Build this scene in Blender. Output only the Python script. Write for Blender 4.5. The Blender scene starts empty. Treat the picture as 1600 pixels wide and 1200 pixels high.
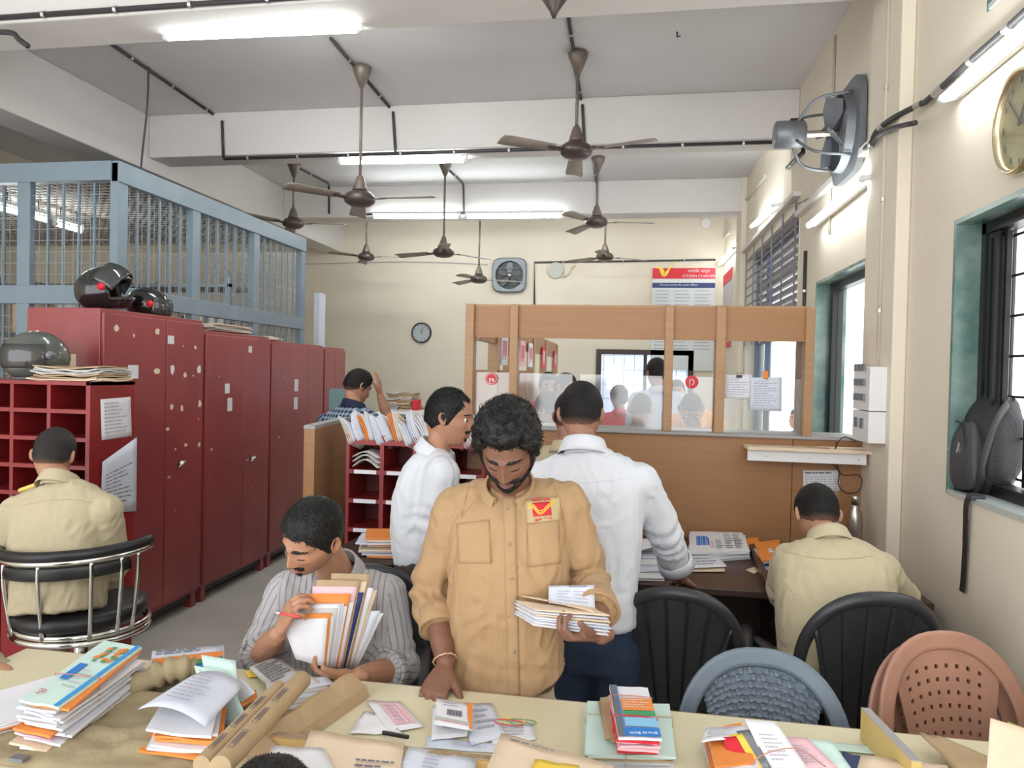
import bpy, bmesh, math, random
import numpy as np
from mathutils import Vector, Matrix, noise, kdtree
from mathutils.bvhtree import BVHTree
rnd = random.Random(7)
PI = math.pi
SC = bpy.context.scene
COL = SC.collection
V = Vector

# ------------------------------------------------------------------ camera
F_PX, YAW, PITCH, ROLL = 1116.3, .16466, -.01692, .0219
CAM = V((0, 0, 1.65))
_fw = V((-math.sin(YAW)*math.cos(PITCH), math.cos(YAW)*math.cos(PITCH), math.sin(PITCH)))
_rt = V((math.cos(YAW), math.sin(YAW), 0)); _up = _rt.cross(_fw)
_r = _rt*math.cos(ROLL) + _up*math.sin(ROLL); _u = _up*math.cos(ROLL) - _rt*math.sin(ROLL)
cd = bpy.data.cameras.new('camera'); cam = bpy.data.objects.new('camera', cd); COL.objects.link(cam)
cd.sensor_width = 36; cd.lens = F_PX/1600*36; cd.clip_start = .05
M = Matrix(((_r.x, _u.x, -_fw.x, 0), (_r.y, _u.y, -_fw.y, 0), (_r.z, _u.z, -_fw.z, 1.65), (0, 0, 0, 1)))
cam.matrix_world = M
SC.camera = cam
def ray(px, py): return (px-800)*_r - (py-600)*_u + F_PX*_fw
def at(px, py, y): d = ray(px, py); return CAM + d*(y/d.y)          # point of the plane y = const seen at a photo position
def atz(px, py, z): d = ray(px, py); return CAM + d*((z-CAM.z)/d.z)
def atx(px, py, x): d = ray(px, py); return CAM + d*(x/d.x)

# ------------------------------------------------------------------ world, exposure
w = bpy.data.worlds.new('world'); SC.world = w; w.use_nodes = True
bg = w.node_tree.nodes['Background']; bg.inputs[0].default_value = (.96, .98, 1, 1); bg.inputs[1].default_value = 2.6
SC.view_settings.view_transform = 'Standard'; SC.view_settings.look = 'None'
SC.view_settings.exposure = .42; SC.view_settings.gamma = 1; SC.view_settings.use_curve_mapping = False
cy = SC.cycles; cy.max_bounces = 7; cy.diffuse_bounces = 4; cy.glossy_bounces = 3; cy.transmission_bounces = 5; cy.transparent_max_bounces = 10
cy.sample_clamp_indirect = 4; cy.caustics_reflective = False; cy.caustics_refractive = False
cy.use_denoising = True
TUBE_STRENGTH = 46

# ------------------------------------------------------------------ materials
def nt(name):
    m = bpy.data.materials.new(name); m.use_nodes = True; t = m.node_tree
    return m, t, t.nodes['Principled BSDF']
def mat(name, c, rough=.6, metal=0, var=.0, vs=6, bump=0, bs=40, c2=None, stretch=None, spec=.5, coat=0, sheen=0, alpha=1, trans=0, sss=0):
    m, t, b = nt(name); b.inputs['Roughness'].default_value = rough; b.inputs['Metallic'].default_value = metal
    b.inputs['Specular IOR Level'].default_value = spec; b.inputs['Coat Weight'].default_value = coat
    b.inputs['Base Color'].default_value = (*c, 1)
    b.inputs['Sheen Weight'].default_value = sheen
    if sss: b.inputs['Subsurface Weight'].default_value = sss; b.inputs['Subsurface Radius'].default_value = (.02, .008, .004); b.inputs['Subsurface Scale'].default_value = .6
    if trans: b.inputs['Transmission Weight'].default_value = trans
    if alpha < 1: b.inputs['Alpha'].default_value = alpha
    L = t.links.new; N = t.nodes.new
    if var or c2 or bump:
        tc = N('ShaderNodeTexCoord'); mp = N('ShaderNodeMapping'); L(tc.outputs['Object'], mp.inputs[0])
        if stretch: mp.inputs['Scale'].default_value = stretch
    if var or c2:
        n = N('ShaderNodeTexNoise'); n.inputs['Scale'].default_value = vs; n.inputs['Detail'].default_value = 5; n.inputs['Roughness'].default_value = .6
        L(mp.outputs[0], n.inputs['Vector'])
        cr = N('ShaderNodeValToRGB'); e = cr.color_ramp.elements
        e[0].position = .3; e[1].position = .7
        d = c2 or tuple(x*(1-var) for x in c); u = c if c2 else tuple(min(1, x*(1+var*.5)) for x in c)
        e[0].color = (*d, 1); e[1].color = (*u, 1); L(n.outputs[0], cr.inputs[0]); L(cr.outputs[0], b.inputs['Base Color'])
    if bump:
        n2 = N('ShaderNodeTexNoise'); n2.inputs['Scale'].default_value = bs; n2.inputs['Detail'].default_value = 4; L(mp.outputs[0], n2.inputs['Vector'])
        bp = N('ShaderNodeBump'); bp.inputs['Strength'].default_value = bump; bp.inputs['Distance'].default_value = .01
        L(n2.outputs[0], bp.inputs['Height']); L(bp.outputs[0], b.inputs['Normal'])
    return m
def emis(name, c, s):
    m, t, b = nt(name); b.inputs['Base Color'].default_value = (*c, 1); b.inputs['Emission Color'].default_value = (*c, 1); b.inputs['Emission Strength'].default_value = s
    return m
def wood(name, c, c2, rough=.45, sc=(1, 1, 14), vs=3):
    return mat(name, c, rough, c2=c2, vs=vs, stretch=sc, bump=.03, bs=25)
def stained(name, c, sc, vs, lo=.47, hi=.62, rough=.8, bump=.12, bs=6, v2=30):
    """painted plaster: base colour with wear and soft blotches of its own"""
    m, t, b = nt(name); L = t.links.new; N = t.nodes.new
    tc = N('ShaderNodeTexCoord'); n = N('ShaderNodeTexNoise'); n.inputs['Scale'].default_value = vs; n.inputs['Detail'].default_value = 7; n.inputs['Roughness'].default_value = .62
    L(tc.outputs['Object'], n.inputs['Vector']); cr = N('ShaderNodeValToRGB'); e = cr.color_ramp.elements
    e[0].position = lo; e[1].position = hi; e[0].color = (*c, 1); e[1].color = (*sc, 1); L(n.outputs[0], cr.inputs[0]); L(cr.outputs[0], b.inputs['Base Color'])
    n2 = N('ShaderNodeTexNoise'); n2.inputs['Scale'].default_value = v2; n2.inputs['Detail'].default_value = 6; L(tc.outputs['Object'], n2.inputs['Vector'])
    bp = N('ShaderNodeBump'); bp.inputs['Strength'].default_value = bump; bp.inputs['Distance'].default_value = .01
    L(n2.outputs[0], bp.inputs['Height']); L(bp.outputs[0], b.inputs['Normal']); b.inputs['Roughness'].default_value = rough
    return m
def chipped(name, c, c2, chip, thr=.68, rough=.32):
    """red enamel paint: uneven tone, sparse pale chips"""
    m, t, b = nt(name); L = t.links.new; N = t.nodes.new
    tc = N('ShaderNodeTexCoord'); n = N('ShaderNodeTexNoise'); n.inputs['Scale'].default_value = 2.2; n.inputs['Detail'].default_value = 8
    L(tc.outputs['Object'], n.inputs['Vector']); cr = N('ShaderNodeValToRGB'); e = cr.color_ramp.elements
    e[0].position = .35; e[1].position = .7; e[0].color = (*c, 1); e[1].color = (*c2, 1); L(n.outputs[0], cr.inputs[0])
    n2 = N('ShaderNodeTexNoise'); n2.inputs['Scale'].default_value = 9; n2.inputs['Detail'].default_value = 3; L(tc.outputs['Object'], n2.inputs['Vector'])
    r2 = N('ShaderNodeValToRGB'); q = r2.color_ramp.elements; q[0].position = thr; q[1].position = thr+.02; L(n2.outputs[0], r2.inputs[0])
    mx = N('ShaderNodeMix'); mx.data_type = 'RGBA'; L(r2.outputs[0], mx.inputs[0]); L(cr.outputs[0], mx.inputs[6]); mx.inputs[7].default_value = (*chip, 1)
    L(mx.outputs[2], b.inputs['Base Color']); b.inputs['Roughness'].default_value = rough
    n3 = N('ShaderNodeTexNoise'); n3.inputs['Scale'].default_value = 3; L(tc.outputs['Object'], n3.inputs['Vector'])
    bp = N('ShaderNodeBump'); bp.inputs['Strength'].default_value = .25; bp.inputs['Distance'].default_value = .02; L(n3.outputs[0], bp.inputs['Height']); L(bp.outputs[0], b.inputs['Normal'])
    return m
def striped(name, base, line, axis_scale, period, width, rough=.8, cross=None, object_space=True, var=.08):
    """fabric with thin woven stripes (and a cross stripe for checks); UV driven"""
    m, t, b = nt(name); L = t.links.new; N = t.nodes.new
    uv = N('ShaderNodeUVMap'); sx = N('ShaderNodeSeparateXYZ'); L(uv.outputs[0], sx.inputs[0])
    def stripe(out, per, wid):
        a = N('ShaderNodeMath'); a.operation = 'MULTIPLY'; a.inputs[1].default_value = 1/per; L(out, a.inputs[0])
        f = N('ShaderNodeMath'); f.operation = 'FRACT'; L(a.outputs[0], f.inputs[0])
        l = N('ShaderNodeMath'); l.operation = 'LESS_THAN'; l.inputs[1].default_value = wid; L(f.outputs[0], l.inputs[0]); return l.outputs[0]
    s1 = stripe(sx.outputs[0], period, width)
    mx = N('ShaderNodeMix'); mx.data_type = 'RGBA'; mx.inputs[6].default_value = (*base, 1); mx.inputs[7].default_value = (*line, 1)
    if cross:
        s2 = stripe(sx.outputs[1], period, width); ad = N('ShaderNodeMath'); ad.operation = 'ADD'; L(s1, ad.inputs[0]); L(s2, ad.inputs[1])
        ml = N('ShaderNodeMath'); ml.operation = 'MULTIPLY'; ml.inputs[1].default_value = .5; L(ad.outputs[0], ml.inputs[0]); L(ml.outputs[0], mx.inputs[0])
    else: L(s1, mx.inputs[0])
    L(mx.outputs[2], b.inputs['Base Color']); b.inputs['Roughness'].default_value = rough
    return m

K = {}
K['wall'] = stained('cream_wall_paint', (.78, .71, .59), (.71, .63, .51), .9, lo=.45, hi=.8)
K['ceil'] = stained('ceiling_paint', (.66, .645, .65), (.60, .585, .58), .7, lo=.4, hi=.75)
K['beam'] = stained('beam_paint', (.72, .69, .67), (.67, .64, .61), .8, lo=.4, hi=.75)
K['floor'] = stained('stone_floor', (.62, .60, .54), (.52, .50, .44), 2.2, lo=.35, hi=.7, rough=.35, bump=.02)
K['marble'] = stained('green_marble', (.035, .115, .10), (.27, .345, .31), 2.6, lo=.38, hi=.68, rough=.2, bump=.0)
K['black'] = mat('black_plastic', (.012, .012, .014), .4)
K['alu'] = mat('black_aluminium', (.03, .03, .032), .35, .6)
K['conduit'] = mat('black_conduit', (.045, .042, .045), .5)
K['conduit_w'] = mat('cream_conduit', (.6, .55, .45), .6)
K['steelclip'] = mat('clip_metal', (.6, .58, .55), .4, .8)
K['tube'] = emis('fluorescent_tube', (.93, 1, 1), TUBE_STRENGTH)
K['tube_wall'] = emis('wall_fluorescent_tube', (.93, 1, 1), 20)
K['holder'] = mat('lamp_holder', (.82, .83, .82), .4)
K['fan'] = mat('fan_brown', (.16, .125, .10), .4, .2, var=.2, vs=15)
K['fanblade'] = mat('fan_blade_dusty', (.34, .29, .25), .5, .1, var=.25, vs=8)
K['fandark'] = mat('fan_motor_dark', (.07, .05, .045), .35, .2)
K['wood'] = wood('counter_veneer', (.38, .19, .08), (.33, .16, .063))
K['woodh'] = wood('counter_veneer_pale', (.43, .25, .125), (.37, .205, .095))
K['woodd'] = wood('old_board', (.30, .16, .08), (.2, .1, .05))
K['edge'] = mat('grey_edging', (.35, .34, .34), .5)
K['red'] = chipped('locker_enamel', (.32, .06, .062), (.23, .042, .046), (.62, .5, .42), .735, rough=.28)
K['redc'] = chipped('pigeonhole_enamel', (.30, .02, .022), (.2, .014, .016), (.5, .2, .2), .78, rough=.35)
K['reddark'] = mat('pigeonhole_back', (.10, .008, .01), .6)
K['cage'] = mat('cage_blue_paint', (.20, .26, .31), .45, var=.08, vs=4)
K['mesh'] = mat('cage_mesh_wire', (.30, .33, .35), .5, .3)
K['chrome'] = mat('chrome', (.75, .74, .70), .16, 1, bump=.02)
K['steel'] = mat('brushed_steel', (.50, .47, .42), .28, 1)
K['gum'] = mat('grey_metal', (.22, .235, .26), .45, .5, var=.2, vs=9)
K['tabletop'] = stained('cream_laminate', (.72, .66, .46), (.66, .60, .40), 2, lo=.4, hi=.8, rough=.35, bump=.01)
K['paleboard'] = mat('chipboard_edge', (.36, .26, .16), .8, var=.3, vs=60)
K['deskbrown'] = wood('dark_desk', (.075, .038, .028), (.045, .022, .017), rough=.35)
K['plast_k'] = mat('black_chair_plastic', (.028, .029, .032), .38, var=.2, vs=30, bump=.05, bs=80)
K['plast_b'] = mat('slate_chair_plastic', (.14, .18, .225), .33, var=.12, vs=5)
K['plast_r'] = mat('brown_chair_plastic', (.40, .21, .145), .4, var=.22, vs=4)
K['paper'] = mat('white_paper', (.76, .76, .80), .75, var=.05, vs=8)
K['paper2'] = mat('bluish_paper', (.66, .70, .80), .75, var=.05, vs=8)
K['paperg'] = mat('pale_green_paper', (.62, .80, .74), .7, var=.06, vs=8)
K['cream'] = mat('cream_envelope', (.78, .62, .46), .75, var=.06, vs=8)
K['kraft'] = mat('kraft_paper', (.46, .33, .19), .8, var=.14, vs=8, bump=.1, bs=20)
K['orange'] = mat('orange_envelope', (.80, .26, .05), .65, var=.08, vs=10)
K['pink'] = mat('pink_paper', (.80, .50, .55), .7)
K['news'] = mat('newsprint', (.60, .58, .56), .85, var=.12, vs=50)
K['yellow'] = mat('yellow_paper', (.85, .6, .08), .6)
K['blue'] = mat('blue_print', (.02, .20, .62), .5)
K['navy'] = mat('navy_print', (.02, .04, .16), .5)
K['redp'] = mat('red_print', (.62, .015, .03), .5)
K['yellowp'] = mat('yellow_print', (.95, .72, .08), .5)
K['green_p'] = mat('green_print', (.05, .3, .12), .5)
K['ink'] = mat('grey_ink', (.16, .16, .2), .7)
K['inkp'] = mat('pale_ink', (.42, .42, .5), .7)
K['white'] = mat('white_paint', (.82, .82, .82), .4)
K['canvas'] = mat('khaki_canvas', (.36, .29, .17), .9, var=.2, vs=6, bump=.3, bs=60)
K['rubber'] = mat('rubber_band', (.5, .22, .17), .6)
K['string'] = mat('jute_string', (.5, .42, .28), .9)
K['bag'] = mat('black_nylon', (.018, .018, .02), .55, bump=.3, bs=70)
K['bag2'] = mat('grey_nylon', (.045, .045, .05), .5, bump=.2, bs=50)
def glass(name, tint, alpha, rough=.05):
    m, t, b = nt(name); L = t.links.new; N = t.nodes.new
    tr = N('ShaderNodeBsdfTransparent'); tr.inputs[0].default_value = (*tint, 1)
    gl = N('ShaderNodeBsdfGlossy'); gl.inputs['Roughness'].default_value = rough; gl.inputs[0].default_value = (.9, .9, .9, 1)
    df = N('ShaderNodeBsdfDiffuse'); df.inputs[0].default_value = (.8, .8, .8, 1)
    m1 = N('ShaderNodeMixShader'); m1.inputs[0].default_value = .08; L(tr.outputs[0], m1.inputs[1]); L(gl.outputs[0], m1.inputs[2])
    m2 = N('ShaderNodeMixShader'); m2.inputs[0].default_value = alpha; L(m1.outputs[0], m2.inputs[1]); L(df.outputs[0], m2.inputs[2])
    L(m2.outputs[0], t.nodes['Material Output'].inputs[0]); return m
K['glass'] = glass('clear_glass', (.97, .99, .98), .03)
K['acrylic'] = glass('dusty_acrylic', (.95, .96, .96), .07, .1)
K['tint'] = glass('tinted_glass', (.55, .6, .62), .12)
K['visor'] = glass('smoked_visor', (.25, .25, .25), .05)

# ------------------------------------------------------------------ mesh building
class MB:
    def __init__(s): s.v = []; s.f = []; s.m = []; s.uv = {}
    def add(s, vs, fs, mi=0, X=None):
        o = len(s.v)
        s.v += [tuple(X @ V(p)) if X is not None else tuple(p) for p in vs]
        s.f += [tuple(i+o for i in f) for f in fs]; s.m += [mi]*len(fs)
        return o
    def box(s, a, b, mi=0, X=None):
        x0, y0, z0 = a; x1, y1, z1 = b
        s.add([(x0,y0,z0),(x1,y0,z0),(x1,y1,z0),(x0,y1,z0),(x0,y0,z1),(x1,y0,z1),(x1,y1,z1),(x0,y1,z1)],
              [(0,3,2,1),(4,5,6,7),(0,1,5,4),(1,2,6,5),(2,3,7,6),(3,0,4,7)], mi, X); return s
    def cbox(s, c, d, mi=0, X=None):
        return s.box([c[i]-d[i]/2 for i in range(3)], [c[i]+d[i]/2 for i in range(3)], mi, X)
    def tube(s, pts, r, n=10, mi=0, caps=True, up=None, close=False):
        """tube along pts; r: number, list, or list of (a,b) half axes"""
        pts = [V(p) for p in pts]; N = len(pts)
        R = r if isinstance(r, (list, tuple)) else [r]*N
        R = [(q, q) if not isinstance(q, (list, tuple)) else q for q in R]
        rings = []; prev = V(up) if up is not None else None
        for i in range(N):
            if close: t = pts[(i+1) % N]-pts[i-1]
            else: t = pts[min(i+1, N-1)]-pts[max(i-1, 0)]
            t = t.normalized() if t.length > 1e-9 else V((0, 0, 1))
            if prev is None: prev = V((0, 0, 1)) if abs(t.z) < .9 else V((1, 0, 0))
            a = (prev - t*prev.dot(t))
            if a.length < 1e-6: a = t.orthogonal()
            a.normalize(); b = t.cross(a); 
            if up is None: prev = a
            rings.append([pts[i] + a*(math.cos(2*PI*k/n)*R[i][0]) + b*(math.sin(2*PI*k/n)*R[i][1]) for k in range(n)])
        s.rings(rings, mi, caps and not close, close); return s
    def rings(s, rings, mi=0, caps=True, close=False):
        n = len(rings[0]); vs = [p for q in rings for p in q]; fs = []
        m = len(rings)
        for i in range(m if close else m-1):
            j = (i+1) % m
            for k in range(n):
                l = (k+1) % n; fs.append((i*n+k, i*n+l, j*n+l, j*n+k))
        if caps: fs.append(tuple(range(n-1, -1, -1))); fs.append(tuple((m-1)*n+k for k in range(n)))
        s.add(vs, fs, mi); return s
    def capsule(s, pts, r, n=12, mi=0, up=None):
        """tube with rounded ends"""
        pts = [V(p) for p in pts]; R = r if isinstance(r, (list, tuple)) else [r]*len(pts)
        R = [(q, q) if not isinstance(q, (list, tuple)) else q for q in R]
        def cap(p, t, q):
            return [(p + t*(min(q)*math.sin(a)), (q[0]*math.cos(a), q[1]*math.cos(a))) for a in (.45, .9, 1.25, 1.5)]
        t0 = (pts[0]-pts[1]).normalized(); t1 = (pts[-1]-pts[-2]).normalized()
        A = cap(pts[0], t0, R[0])[::-1]; B = cap(pts[-1], t1, R[-1])
        P = [a[0] for a in A]+pts+[b[0] for b in B]; Q = [a[1] for a in A]+R+[b[1] for b in B]
        return s.tube(P, Q, n, mi, True, up)
    def ell(s, c, r, n=16, m=10, mi=0, X=None):
        c = V(c); rings = []
        for i in range(1, m):
            a = PI*i/m
            rings.append([V((r[0]*math.sin(a)*math.cos(2*PI*k/n), r[1]*math.sin(a)*math.sin(2*PI*k/n), r[2]*math.cos(a))) for k in range(n)])
        vs = [V((0, 0, r[2]))]+[p for q in rings for p in q]+[V((0, 0, -r[2]))]; fs = []
        for k in range(n): fs.append((0, 1+k, 1+(k+1) % n))
        for i in range(m-2):
            for k in range(n): fs.append((1+i*n+k, 1+(i+1)*n+k, 1+(i+1)*n+(k+1) % n, 1+i*n+(k+1) % n))
        e = 1+(m-1)*n
        for k in range(n): fs.append((e, 1+(m-2)*n+(k+1) % n, 1+(m-2)*n+k))
        T = Matrix.Translation(c) @ (X.to_4x4() if X is not None else Matrix.Identity(4))
        s.add(vs, fs, mi, T); return s
    def lathe(s, prof, n=24, mi=0, X=None):
        rings = [[V((r*math.cos(2*PI*k/n), r*math.sin(2*PI*k/n), z)) for k in range(n)] for r, z in prof]
        if X is not None: rings = [[X @ p for p in q] for q in rings]
        s.rings(rings, mi, True); return s
    def grid(s, fn, nu, nv, mi=0, th=0, X=None):
        """sheet from fn(u,v); th gives it thickness"""
        P = [[V(fn(i/nu, j/nv)) for j in range(nv+1)] for i in range(nu+1)]
        if X is not None: P = [[X @ p for p in q] for q in P]
        W = nv+1; vs = [p for q in P for p in q]; fs = [(i*W+j, (i+1)*W+j, (i+1)*W+j+1, i*W+j+1) for i in range(nu) for j in range(nv)]
        if th:
            nrm = []
            for i in range(nu+1):
                for j in range(nv+1):
                    du = P[min(i+1, nu)][j]-P[max(i-1, 0)][j]; dv = P[i][min(j+1, nv)]-P[i][max(j-1, 0)]
                    q = du.cross(dv); nrm.append(q.normalized() if q.length > 1e-12 else V((0, 0, 1)))
            n0 = len(vs); vs = vs+[vs[k]-nrm[k]*th for k in range(n0)]
            fs = fs+[tuple(n0+k for k in f[::-1]) for f in fs]
            for i in range(nu):
                fs.append(((i)*W, n0+i*W, n0+(i+1)*W, (i+1)*W)); fs.append((i*W+nv, (i+1)*W+nv, n0+(i+1)*W+nv, n0+i*W+nv))
            for j in range(nv):
                fs.append((j, j+1, n0+j+1, n0+j)); fs.append((nu*W+j, n0+nu*W+j, n0+nu*W+j+1, nu*W+j+1))
        s.add(vs, fs, mi); return s
    def prism(s, poly, z0, z1, mi=0, X=None):
        n = len(poly); vs = [(x, y, z0) for x, y in poly]+[(x, y, z1) for x, y in poly]
        fs = [tuple(range(n-1, -1, -1)), tuple(range(n, 2*n))]+[(i, (i+1) % n, n+(i+1) % n, n+i) for i in range(n)]
        s.add(vs, fs, mi, X); return s

def tag(o, label=None, cat=None, group=None, kind=None):
    if label: o['label'] = label
    if cat: o['category'] = cat
    if group: o['group'] = group
    if kind: o['kind'] = kind
    return o
def obj(name, mb, mats, parent=None, smooth=False, bevel=0, loc=None, label=None):
    """link a builder's shape as one mesh object; world coordinates are turned into the thing's own"""
    me = bpy.data.meshes.new(name)
    L = V(loc) if loc is not None else (V(parent['_o']) if parent is not None and '_o' in parent else V((0, 0, 0)))
    me.from_pydata([tuple(V(p)-L) for p in mb.v], [], mb.f)
    if not isinstance(mats, (list, tuple)): mats = [mats]
    for m in mats: me.materials.append(K[m] if isinstance(m, str) else m)
    me.polygons.foreach_set('material_index', [min(i, len(mats)-1) for i in mb.m])
    if smooth: me.polygons.foreach_set('use_smooth', [True]*len(me.polygons))
    bm = bmesh.new(); bm.from_mesh(me); bmesh.ops.recalc_face_normals(bm, faces=bm.faces); bm.to_mesh(me); bm.free()
    if smooth == 'auto':
        try: me.set_sharp_from_angle(angle=.6)
        except Exception: pass
    me.update()
    o = bpy.data.objects.new(name, me); COL.objects.link(o)
    if parent is not None: o.parent = parent
    else: o.location = L
    o['_o'] = tuple(L)
    if bevel:
        b = o.modifiers.new('bevel', 'BEVEL'); b.width = bevel; b.segments = 2; b.limit_method = 'ANGLE'
    if label: o['label'] = label
    return o
def thing(name, loc, label, cat, group=None):
    o = bpy.data.objects.new(name, None); COL.objects.link(o); o.location = loc; o.empty_display_size = .1
    o['_o'] = tuple(loc); tag(o, label, cat, group); return o
def struct(name, mb, mats, parent=None, smooth=False, bevel=0):
    o = obj(name, mb, mats, parent, smooth, bevel)
    if parent is None: o['kind'] = 'structure'
    return o
def copy_tree(o, loc, rz=0, label=None):
    r = o.copy(); COL.objects.link(r); r.location = loc; r.rotation_euler = (0, 0, rz)
    if label: r['label'] = label
    for ch in [c for c in bpy.data.objects if c.parent == o]:
        c = ch.copy(); COL.objects.link(c); c.parent = r
        for g in [q for q in bpy.data.objects if q.parent == ch]:
            d = g.copy(); COL.objects.link(d); d.parent = c
    return r
def text_mesh(name, body, size, X, m, parent, depth=.0008, align='LEFT', bold=0, label=None):
    cu = bpy.data.curves.new(name, 'FONT'); cu.body = body; cu.size = size; cu.extrude = depth; cu.align_x = align; cu.offset = bold*size; cu.resolution_u = 2
    t = bpy.data.objects.new(name+'_src', cu); COL.objects.link(t)
    me = bpy.data.meshes.new_from_object(t.evaluated_get(bpy.context.evaluated_depsgraph_get()))
    bpy.data.objects.remove(t); bpy.data.curves.remove(cu)
    me.name = name; L = V(parent['_o']) if parent is not None and '_o' in parent else V((0, 0, 0))
    me.transform(Matrix.Translation(-L) @ X); me.materials.clear(); me.materials.append(K[m] if isinstance(m, str) else m)
    o = bpy.data.objects.new(name, me); COL.objects.link(o); o['_o'] = tuple(L)
    if parent is not None: o.parent = parent
    return o
def frame(o, x, y, z=None):
    """matrix with origin o and given x, y axes"""
    x = V(x).normalized(); y = V(y); y = (y-x*y.dot(x)).normalized(); z = x.cross(y)
    return Matrix(((x.x, y.x, z.x, o[0]), (x.y, y.y, z.y, o[1]), (x.z, y.z, z.z, o[2]), (0, 0, 0, 1)))
def smoothstep(a, b, x): t = np.clip((x-a)/(b-a), 0, 1); return t*t*(3-2*t)
def catmull(pts, n=6):
    pts = [V(p) for p in pts]; out = []
    P = [pts[0]*2-pts[1]]+pts+[pts[-1]*2-pts[-2]]
    for i in range(1, len(P)-2):
        a, b, c, d = P[i-1], P[i], P[i+1], P[i+2]
        for k in range(n):
            t = k/n; out.append(.5*((2*b)+(c-a)*t+(2*a-5*b+4*c-d)*t*t+(3*b-a-3*c+d)*t**3))
    out.append(pts[-1]); return out

# ================================================================== THE ROOM
XR, YB, ZC, XL, Y0 = 1.30, 10.8, 4.0, -7.0, -1.6
b = MB().box((XL, Y0, -.1), (XR+.2, YB+.3, 0)); struct('floor', b, 'floor')
b = MB().box((XL, Y0, ZC), (XR+.2, YB+.3, ZC+.15)); struct('ceiling', b, 'ceil')
W1 = (1.5, 3.2, 1.19, 2.31); W2 = (4.3, 5.43, 1.1, 2.34); W3 = (6.0, 8.6, .25, 3.03); W4 = (1.9, 2.98, 3.05, 3.75)
def wall_with_holes(y0, y1, z1, holes):
    b = MB(); ys = sorted({y0, y1} | {h[0] for h in holes} | {h[1] for h in holes})
    for i in range(len(ys)-1):
        a, c = ys[i], ys[i+1]; m = (a+c)/2; z = 0
        for h in sorted([h for h in holes if h[0] < m < h[1]], key=lambda h: h[2]):
            b.box((XR, a, z), (XR+.2, c, h[2])); z = h[3]
        b.box((XR, a, z), (XR+.2, c, z1))
    return b
struct('wall_right', wall_with_holes(Y0, YB+.3, ZC, [W1, W2, W3, W4]), 'wall')
b = MB(); bw = (-.52, .90, .95, 2.02)
b.box((XL, YB, 0), (bw[0], YB+.3, ZC)); b.box((bw[1], YB, 0), (XR, YB+.3, ZC)); b.box((bw[0], YB, 0), (bw[1], YB+.3, bw[2])); b.box((bw[0], YB, bw[3]), (bw[1], YB+.3, ZC))
struct('wall_back', b, 'wall')
struct('wall_left', MB().box((XL-.3, Y0, 0), (XL, YB+.3, ZC)), 'wall')
# beams
struct('beam_near', MB().box((-4.55, 3.62, 3.6), (XR, 3.95, ZC)), 'beam', bevel=.01)
struct('beam_middle', MB().box((-4.55, 6.13, 3.6), (XR, 6.45, ZC)), 'beam', bevel=.01)
struct('beam_far', MB().box((-4.55, 8.78, 3.6), (XR, 9.1, ZC)), 'beam', bevel=.01)
struct('beam_long', MB().box((-4.88, Y0, 3.48), (-4.55, YB, ZC)), 'beam', bevel=.01)
# pilasters of the right wall
struct('trim_pilaster', MB().box((1.235, 3.69, 0), (XR, 4.14, ZC)), 'wall', bevel=.008)
struct('trim_pilaster_far', MB().box((1.235, 8.75, 0), (XR, 9.15, ZC)), 'wall', bevel=.008)
struct('trim_ledge', MB().box((1.255, 4.15, 2.93), (XR, 6.0, 2.97)).box((1.24, 6.0, 3.1), (XR, 8.7, 3.14)), 'beam')

# windows ----------------------------------------------------------
def reveal(n, h, x0=XR-.006, x1=XR+.2):
    y0, y1, z0, z1 = h; t = .02; b = MB()
    b.box((x0, y1-t, z0), (x1, y1, z1)); b.box((x0, y0, z0), (x1, y0+t, z1)); b.box((x0, y0+t, z1-t), (x1, y1-t, z1)); b.box((x0-.004, y0+t, z0), (x1, y1-t, z0+t), 1)
    return struct('window_%d' % n, b, ['wall' if n == 3 else 'marble', mat('sill_slab_%d' % n, (.5, .55, .52), .3, var=.15, vs=4)])
# window 1: sliding sashes, near right
w1 = reveal(1, W1); xf = XR+.09; y0, y1, z0, z1 = W1
b = MB(); fr = .045
b.box((xf, y0+.02, z0+.02), (xf+.08, y1-.02, z0+.02+fr)); b.box((xf, y0+.02, z1-.02-fr), (xf+.08, y1-.02, z1-.02)); b.box((xf, y1-.02-.035, z0+.02), (xf+.08, y1-.02, z1-.02)); b.box((xf, y0+.02, z0), (xf+.08, y0+.07, z1-.02))
struct('window_frame', b, 'alu', w1)
for i, (a, c) in enumerate(((3.07, 3.13), (3.045, 3.105), (2.0, 2.94))):
    xx = xf+.006+i*.026; b = MB(); q = .018 if i < 2 else .035
    zz0, zz1 = z0+.07, z1-.07
    b.box((xx, a, zz0), (xx+.02, a+q, zz1)); b.box((xx, c-q, zz0), (xx+.02, c, zz1)); b.box((xx, a+q, zz0), (xx+.02, c-q, zz0+q)); b.box((xx, a+q, zz1-q), (xx+.02, c-q, zz1))
    s = struct('sash', b, 'alu', w1); struct('pane', MB().box((xx+.008, a+q, zz0+q), (xx+.012, c-q, zz1-q)), 'glass', s)
b = MB()
for k in range(12): b.box((XR+.185, y0+.03+k*.145, z0), (XR+.195, y0+.04+k*.145, z1))
for k in range(7): b.box((XR+.187, y0, z0+.08+k*.16), (XR+.193, y1, z0+.09+k*.16))
struct('window_grille', b, 'conduit', w1)
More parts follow.
